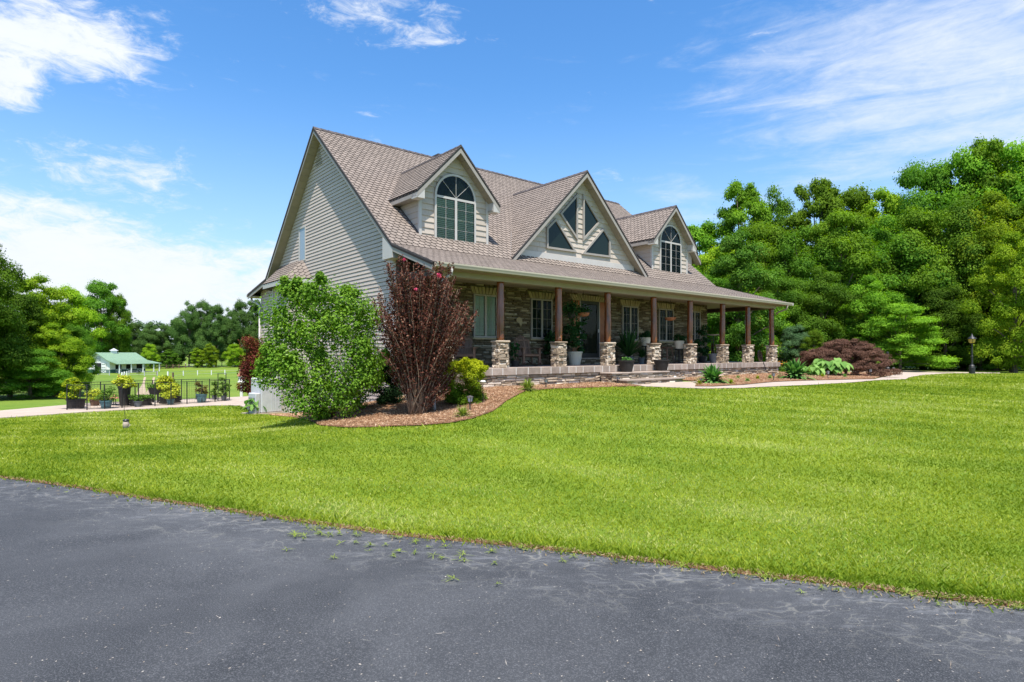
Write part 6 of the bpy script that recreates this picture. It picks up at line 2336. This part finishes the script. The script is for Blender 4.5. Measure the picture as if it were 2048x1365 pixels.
p = hit(1944, 749)
p = (p[0], p[1], h1(p[0], p[1]))
lamp_post('black lamp post with amber lantern on the lawn before the wood', p, (749 - 672) / F_PX * p[1] * 1.0)
p = PD(1775, 36.5)
t = thing('lamp_post', 'short dark post at the end of the bronze maple by the far drive', 'lamp post', (p[0], p[1], h1(*p)))
hh = 41 / F_PX * 36.5
ob('base', MB().lathe([(.14, 0), (.14, .3), (.09, .36)], 12), M['black_metal'], t)
ob('pole', MB().lathe([(.05, .3), (.05, hh * .9), (.08, hh * .93), (.08, hh), (.02, hh * 1.03)], 10), M['black_metal'], t)

# ------------------------------------------------------------------ things on the porch
PF = FLR


def rocker(label, lx, ly, rz):
    t = local_thing('rocking_chair', label, 'rocking chair', lx, ly, PF + .003, rz, 'weathered wooden rocking chairs on the porch')
    m = M['weathered']
    for s in (-1, 1):
        pts = [(s * .30, -.42 + .11 * i, .03 + .16 * ((i - 4) / 4.) ** 2 * .55) for i in range(10)]
        ob('rocker', MB().tube(pts, .026, 6), m, t)
        ob('leg', MB().box((s * .30 - .035, -.30, .05), (s * .30 + .035, -.22, .60)), m, t)
        ob('leg', MB().bar((s * .28, .22, .05), (s * .28, .30, .42), .06, .05), m, t)
        ob('arm', MB().box((s * .32 - .07, -.36, .60), (s * .32 + .07, .34, .63)), m, t)
        ob('brace', MB().bar((s * .30, -.24, .40), (s * .30, -.08, .59), .03, .05), m, t)
    for i in range(6):
        ob('seat_slat', MB().bar((-.29, -.28 + i * .10, .40 - i * .018), (.29, -.28 + i * .10, .40 - i * .018), .085, .022, up=(0, .18, 1)), m, t)
    for i in range(7):
        x = -.255 + i * .085
        hh_ = 1.08 - .10 * abs(i - 3) ** 1.4 / 3
        ob('back_slat', MB().bar((x * .92, .26, .30), (x * 1.05, .26 + .34 * (hh_ - .3) / .8, hh_), .076, .02, up=(0, -1, .4)), m, t)
    ob('back_rail', MB().bar((-.30, .40, .62), (.30, .40, .62), .03, .08).bar((-.27, .48, .90), (.27, .48, .90), .03, .06), m, t)
    ob('front_rail', MB().box((-.30, -.31, .34), (.30, -.285, .42)), m, t)
    return t


cxl = frompx(1058, 700, 1.2)[0]
c1 = rocker('wooden rocking chair between the second and third porch piers', cxl, 1.25, -.25)
cxl2 = frompx(930, 700, 1.25)[0]
c2 = rocker('wooden rocking chair at the left porch end behind the burgundy shrub', cxl2, 1.3, -.55)


def on_porch(px, yy):
    return frompx(px, 720, yy)[0]


def porch_pot(label, px, yy, r, h, mat, leafm, ph, pr, seed, z=None, **kw):
    w_ = W(on_porch(px, yy), yy)
    return pot(label, (w_.x, w_.y, PF + .002 if z is None else z), r, h, mat, leafm, ph, pr, seed, **kw)


porch_pot('large ribbed white pot with a dark leafy plant left of the front door', 1150, 1.4, .27, .50, M['pot_white'], M['leaf_darkpot'], 1.1, .42, 31, nl=1500, leaf=.09, taper=.68, rib=True)
w_ = W(*frompx(1253, 742, -.45)[:1], -.42)
pot('black pot with a pale succulent on the left end of the steps', (W(frompx(1253, 742, -.42)[0], -.42).x, W(frompx(1253, 742, -.42)[0], -.42).y, .917), .28, .42, M['pot_black'], M['leaf_hosta'], .04, .2, 32, nl=260, leaf=.06, taper=.66)
pot('black pot without a plant on the right end of the steps', (W(frompx(1323, 740, -.42)[0], -.42).x, W(frompx(1323, 740, -.42)[0], -.42).y, .917), .285, .42, M['pot_black'], None, taper=.66)
porch_pot('large pot with a fountain of long palm leaves behind the steps', 1258, 1.2, .2, .3, M['pot_slate'], M['leaf_darkpot'], 1.35, .4, 33, nl=150, leaf=.06, strap=True)
porch_pot('dark leafy house plant by the wall between the second and third piers', 1108, 1.75, .18, .35, M['pot_black'], M['leaf_darkpot'], .75, .33, 34, nl=900, leaf=.12)
porch_pot('green bushy plant just right of the second porch pier', 1030, .9, .14, .2, M['pot_black'], M['leaf_darkpot'], .55, .14, 39, nl=500, leaf=.07)
porch_pot('tall dark plant near the right end of the stone wall', 1404, 1.3, .18, .3, M['pot_black'], M['leaf_darkpot'], 1.3, .35, 35, nl=1400, leaf=.09)
porch_pot('slate grey pot with a bare branching plant beside the seventh pier', 1427, .55, .22, .42, M['pot_slate'], leafmat('leaves_sparse', (.03, .02, .015), (.08, .03, .02), .1, objvar=0), .7, .25, 36, nl=160, leaf=.05, taper=.6)
porch_pot('small pot with long green leaves left of the fifth pier', 1283, 1.0, .13, .26, M['pot_slate'], M['leaf_darkpot'], .5, .3, 37, nl=60, leaf=.05, strap=True)
# pots on stands
for px, py, yy, lab, lab2, sd in ((1291, 692, .95, 'cream pot with a green plant on a stand left of the fifth pier', 'dark wooden plant stand left of the fifth pier', 41), (1358, 698, .75, 'cream pot on a stand left of the sixth pier', 'dark wooden plant stand left of the sixth pier', 42)):
    lx, z = frompx(px, py, yy)
    w_ = W(lx, yy)
    st_ = thing('plant_stand', lab2, 'plant stand', (w_.x, w_.y, PF), TH)
    ob('top', MB().lathe([(.17, z - PF - .03), (.17, z - PF)], 14), M['pot_black'], st_)
    for k in range(4):
        a = k * math.pi / 2 + .78
        ob('leg', MB().bar((.13 * math.cos(a), .13 * math.sin(a), z - PF - .03), (.17 * math.cos(a), .17 * math.sin(a), 0), .03, .03), M['pot_black'], st_)
    pot(lab, (w_.x, w_.y, z + .001), .21, .34, M['pot_white'], M['leaf_darkpot'], .22, .25, sd, nl=700, leaf=.07, taper=.7, rib=True)
# wooden stool
lx, z = frompx(1336, 722, 1.2)
w_ = W(lx, 1.25)
t = thing('wooden_stool', 'rustic wooden stool with splayed legs between the fifth and sixth piers', 'stool', (w_.x, w_.y, PF), TH)
ob('seat', MB().box((-.22, -.18, .66), (.22, .18, .71)), M['weathered'], t)
for sx in (-1, 1):
    for sy in (-1, 1):
        ob('leg', MB().bar((sx * .15, sy * .12, .66), (sx * .26, sy * .2, 0), .045, .045), M['weathered'], t)
    ob('stretcher', MB().bar((sx * .20, -.16, .3), (sx * .20, .16, .3), .03, .03), M['weathered'], t)


def hanging(label, px, py, yy, wpx, plant_dark, seed):
    lx, z = frompx(px, py, yy)
    w_ = W(lx, yy)
    d = w_.y
    r = wpx / 2 / F_PX * d
    t = thing('hanging_basket', label, 'hanging basket', (w_.x, w_.y, z), TH)
    ob('bowl', MB().lathe([(r * .45, -.10), (r * .8, -.07), (r, .0), (r * 1.03, .03), (r * .92, .03), (r * .8, -.03)], 18), M['terracotta'], t)
    top = 3.95 - z
    for k in range(3):
        a = k * 2.094
        ob('chain', MB().tube([(r * math.cos(a), r * math.sin(a), .02), (0, 0, top - .15)], .004, 4), M['black_metal'], t)
    ob('hook', MB().tube([(0, 0, top - .15), (0, 0, top)], .006, 5), M['black_metal'], t)
    if plant_dark:
        rs = np.random.default_rng(seed)
        P = rs.normal(size=(350, 3)) * np.array([r * .5, r * .5, .07]) + np.array([-r * .2, 0, .10])
        fast_mesh('leaves', leaf_quads(P, nrm_(rs.normal(size=P.shape) + np.array([0, 0, .5])), .07, .05, rs, .1), 4, M['leaf_darkpot'], rs.uniform(0, 1, len(P)), t)


hanging('terracotta hanging basket before the front door', 1167, 628, .9, 24, True, 51)
hanging('terracotta hanging basket in front of the fourth window', 1341, 637, .9, 22, False, 52)
lx, z = frompx(1143, 625, 1.0)
w_ = W(lx, 1.0)
t = thing('hanging_fern', 'dark trailing plant hanging left of the front door', 'hanging plant', (w_.x, w_.y, z - .2), TH)
ob('pot', MB().lathe([(.10, 0), (.15, .18), (.16, .2)], 14), M['pot_black'], t)
ob('chain', MB().tube([(0, 0, .2), (0, 0, 3.95 - z + .2)], .005, 4), M['black_metal'], t)
rs = np.random.default_rng(53)
P = np.concatenate([rs.normal(size=(700, 3)) * np.array([.17, .17, .13]) + np.array([0, 0, .3]), rs.normal(size=(260, 3)) * np.array([.08, .08, .35]) + np.array([.1, 0, -.25])])
fast_mesh('leaves', leaf_quads(P, nrm_(rs.normal(size=P.shape) + np.array([0, 0, .3])), .09, .05, rs, .1), 4, M['leaf_darkpot'], rs.uniform(0, 1, len(P)), t)
# straw hat like plaque on the wall
lx, z = frompx(1038, 643, 2.15)
w_ = W(lx, 2.13)
t = thing('wall_plaque', 'tan leaf shaped plaque on the stone wall above the rocking chair', 'plaque', (w_.x, w_.y, z), TH)
ob('plate', MB().prism([(-.14, 0, .10), (0, 0, .15), (.13, 0, .09), (.15, 0, -.04), (.08, 0, -.2), (.0, 0, -.08), (-.12, 0, -.02)], (0, .03, 0), 0, .5), M['keystone'], t)
# white lantern on the foundation
lx, z = frompx(1353, 759, -.2)
w_ = W(lx, -.17)
t = thing('wall_lantern', 'small white lantern shaped plaque on the foundation right of the steps', 'lantern', (w_.x, w_.y, z), TH)
ob('plate', MB().prism([(-.09, 0, -.07), (0, 0, -.12), (.09, 0, -.07), (.09, 0, .08), (0, 0, .13), (-.09, 0, .08)], (0, .06, 0), 0, .5), M['white'], t)
# bird bath dish
lx, z = frompx(1427, 671, 1.3)
w_ = W(lx, 1.3)
t = thing('bird_bath', 'pale round dish on a thin stand near the seventh pier', 'bird bath', (w_.x, w_.y, PF), TH)
ob('stand', MB().tube([(0, 0, 0), (0, 0, z - PF)], .02, 8), M['black_metal'], t)
ob('foot', MB().lathe([(.18, 0), (.16, .02), (.03, .05)], 14), M['black_metal'], t)
ob('dish', MB().lathe([(.08, z - PF - .02), (.26, z - PF + .01), (.30, z - PF + .04), (.27, z - PF + .04), (.1, z - PF + .01)], 20), M['trim_light'], t)
# wagon wheel
lx, z = frompx(1518, 709, .5)
w_ = W(lx, .45)
t = thing('wagon_wheel', 'old spoked wheel leaning between the last two porch piers', 'wheel', (w_.x, w_.y, PF + .30), TH)
t.rotation_euler = (math.radians(-8), 0, TH + .15)
pts = [(.27 * math.cos(a), 0, .27 * math.sin(a)) for a in np.linspace(0, 2 * math.pi, 25)]
ob('rim', MB().tube(pts, .028, 6, cap=False), M['beam'], t)
ob('hub', MB().tube([(0, -.07, 0), (0, .07, 0)], .055, 10), M['beam'], t)
for k in range(10):
    a = k * math.pi / 5
    ob('spoke', MB().bar((.05 * math.cos(a), 0, .05 * math.sin(a)), (.26 * math.cos(a), 0, .26 * math.sin(a)), .022, .022), M['beam'], t)
# bird feeder hook and dish in the bed
p = hit(966, 812)
t = thing('bird_feeder', 'thin iron stake with a small white dish beside the lime bush', 'bird feeder', (p[0], p[1], h1(p[0], p[1])))
hh = (812 - 762) / F_PX * p[1]
ob('stake', MB().tube([(0, 0, -.1), (0, 0, hh * .9)], .006, 5), M['black_metal'], t)
ob('dish', MB().lathe([(.02, hh * .88), (.07, hh * .93), (.075, hh * .96), (.03, hh)], 10), M['white'], t)
# hose over the coping
lx, _ = frompx(1528, 735, -.2)
t = tag(ob('garden_hose', MB().tube([W(lx, .1, FLR + .03), W(lx + .02, -.16, FLR + .03), W(lx + .12, -.2, .9), W(lx + .22, -.22, .7), W(lx + .35, -.3, .6), W(lx + .8, -.6, .62)], .015, 6), M['black_metal'], smooth=True), 'black hose hanging over the porch edge near the right end', 'hose')


# ------------------------------------------------------------------ lawn blades
def cross_poly(x, y, polys):
    bad = np.zeros(x.shape, bool)
    for p in polys:
        bad |= in_poly(x, y, p)
    return bad


rs = np.random.default_rng(101)
NB = 640000
d = 3.4 * (46 / 3.4) ** rs.random(NB)
u = rs.uniform(-.95, .93, NB)
x = u * d; y = d
okl = in_poly(x, y, LAWN)
okl &= ~cross_poly(x, y, [drive_poly, bed_poly, bed2, path_poly, deck_poly])
x, y, d = x[okl], y[okl], d[okl]
z = H(x, y)
n = len(x)
# distance to the drive edge makes the rim taller and greener
E2 = np.array([p for p in EDGE])
ed = np.full(n, 9.)
for a, b in zip(E2[:-1], E2[1:]):
    ab = b - a; L2_ = (ab ** 2).sum()
    tt = np.clip(((x - a[0]) * ab[0] + (y - a[1]) * ab[1]) / L2_, 0, 1)
    ed = np.minimum(ed, np.hypot(x - a[0] - tt * ab[0], y - a[1] - tt * ab[1]))
rim = np.exp(-(ed / .22) ** 2)
hgt = (.020 + .0014 * d) * rs.uniform(.55, 1.3, n) * (1 + .7 * rim) * np.where(rs.random(n) < .012, 2.1, 1)
wid = .0031 * (d / 4.5) * rs.uniform(.7, 1.3, n) + .0012
sh_ = np.exp(-(ed / .09) ** 2) * np.abs(rs.normal(size=n)) * .06
x = x - sh_ * .36; y = y - sh_
az = rs.uniform(0, 2 * math.pi, n)
lean = rs.uniform(.2, 1.15, n)
la = rs.uniform(0, 2 * math.pi, n)
bx_ = np.cos(az) * wid; by_ = np.sin(az) * wid
tx = x + np.cos(la) * lean * hgt; ty = y + np.sin(la) * lean * hgt
mx_ = x + np.cos(la) * lean * hgt * .35; my_ = y + np.sin(la) * lean * hgt * .35
mz = z + hgt * .55
V = np.stack([np.stack([x - bx_, y - by_, z], 1), np.stack([x + bx_, y + by_, z], 1), np.stack([mx_ + bx_ * .8, my_ + by_ * .8, mz], 1), np.stack([tx, ty, z + hgt], 1)], 1)
# quad: base-left, base-right, mid-right, tip  -> a bent blade
# patch tint
pt = .5 + .16 * np.sin(x * .37 + 2 * np.sin(y * .31)) + .25 * np.sin(x * .9 + 1.3 * np.sin(y * .7)) * np.sin(y * 1.1 + 1.7 * np.sin(x * .5)) + .12 * np.sin(x * 3.1 + y * 2.3) + rs.normal(size=n) * .22
pt = pt + .13 * np.sin((x * .28 + y * .96) * 5.2 + .8 * np.sin(x * .35))  # mowing bands: light on leaning blades put into the tint
pt = np.clip(pt - rim * .3, 0, 1)
fast_mesh('grass', V.reshape(-1, 3), 4, M['blade'], pt, kind='stuff')

# dry brown strip along the drive edge
L_, R_ = [], []
P_ = [Vector(p) for p in EDGE[1:-2]]
for i, p in enumerate(P_):
    a = P_[max(0, i - 1)]; b = P_[min(len(P_) - 1, i + 1)]
    nn2 = (b - a).normalized(); nn2 = Vector((nn2.y, -nn2.x))
    if nn2.y > 0: nn2 = -nn2
    L_.append(tuple(p + nn2 * (.035 + rs.uniform(-.012, .02)))); R_.append(tuple(p - nn2 * .05))
sheet('soil_edge', L_ + R_[::-1], .016, M['mulch'], .12, bumpy=.012)
# bits of dry grass and clippings on the edge and weeds in the cracks
n = 4200
ti = rs.uniform(0, len(P_) - 1.001, n); ii = ti.astype(int); ff = (ti - ii)[:, None]
PA = np.array([tuple(p) for p in P_])
Q = PA[ii] * (1 - ff) + PA[ii + 1] * ff
Q[:, 1] -= np.abs(rs.normal(size=n)) ** 1.5 * .06 - .03
Q += rs.normal(size=Q.shape) * .015
P = np.stack([Q[:, 0], Q[:, 1], H(Q[:, 0], Q[:, 1]) + .018 + rs.uniform(0, .012, n)], 1)
N = nrm_(rs.normal(size=P.shape) * .5 + np.array([0, 0, 1]))
fast_mesh('dry_clippings', leaf_quads(P, N, .035, .007, rs), 4, leafmat('dry_grass', (.16, .10, .05), (.36, .29, .15), .1, objvar=0), rs.uniform(0, 1, n), kind='stuff')
Vw = []
for i in range(80):
    k = rs.random()
    px = rs.uniform(560, 1000) if k < .6 else rs.uniform(0, 2048)
    e_y = np.interp(px, [0, 300, 620, 1024, 1400, 1760, 2048], [955, 1004, 1050, 1093, 1138, 1181, 1217])
    py = e_y + abs(rs.normal()) * (28 if k < .6 else 12) + 5
    X, Y = PZ(px, py, 0)
    Vw.append(blades(int(rs.integers(5, 26)), rs.uniform(.02, .06), .004, rs, 1.35, .35, 3) * np.array([rs.uniform(.8, 2.2), 1, .8]) + np.array([X, Y, h1(X, Y) + .012]))
Vw = np.concatenate(Vw)
fast_mesh('crack_weeds', Vw, 4, M['weed'], rs.uniform(0, 1, len(Vw) // 4), kind='stuff')

# twigs, clippings and grit lying on the asphalt; pine straw on the beds
n = 420
px = rs.uniform(-50, 2100, n); py = 1000 + 380 * rs.random(n) ** .8
X = []; 
for a_, b_ in zip(px, py):
    x_, y_ = PZ(a_, b_, 0)
    if in_poly(np.array([x_]), np.array([y_ - .1]), drive_poly)[0]:
        X.append((x_, y_, h1(x_, y_) + .017))
P = np.array(X)
N = nrm_(rs.normal(size=P.shape) * .12 + np.array([0, 0, 1]))
Lg = rs.uniform(.006, .016, len(P)); tw_ = rs.random(len(P)) < .12
Wg = np.where(tw_, .003, Lg * .6); Lg = np.where(tw_, rs.uniform(.03, .07, len(P)), Lg)
fast_mesh('driveway_litter', leaf_quads(P, N, Lg, Wg, rs), 4, leafmat('litter', (.22, .17, .12), (.50, .46, .40), .05, objvar=0), rs.uniform(0, 1, len(P)), kind='stuff')


def straw(name, poly, n, L, mat, xr, yr):
    x = rs.uniform(*xr, n * 3); y = rs.uniform(*yr, n * 3)
    ok = in_poly(x, y, poly)
    x, y = x[ok][:n], y[ok][:n]
    P = np.stack([x, y, H(x, y) + .045 + rs.uniform(0, .025, len(x))], 1)
    N = nrm_(rs.normal(size=P.shape) * .35 + np.array([0, 0, 1]))
    return fast_mesh(name, leaf_quads(P, N, L, L * .10, rs), 4, mat, rs.uniform(0, 1, len(x)), kind='stuff')


ms = leafmat('pine_straw', (.17, .08, .035), (.58, .38, .23), .1, objvar=0, c3=(.75, .60, .42), nsc=2.5)
bx0 = [p[0] for p in bed_poly]; by0 = [p[1] for p in bed_poly]
straw('pine_straw', bed_poly, 42000, .10, ms, (min(bx0), max(bx0)), (min(by0), max(by0)))
bx0 = [p[0] for p in bed2]; by0 = [p[1] for p in bed2]
straw('pine_straw', bed2, 16000, .12, ms, (min(bx0), max(bx0)), (min(by0), max(by0)))
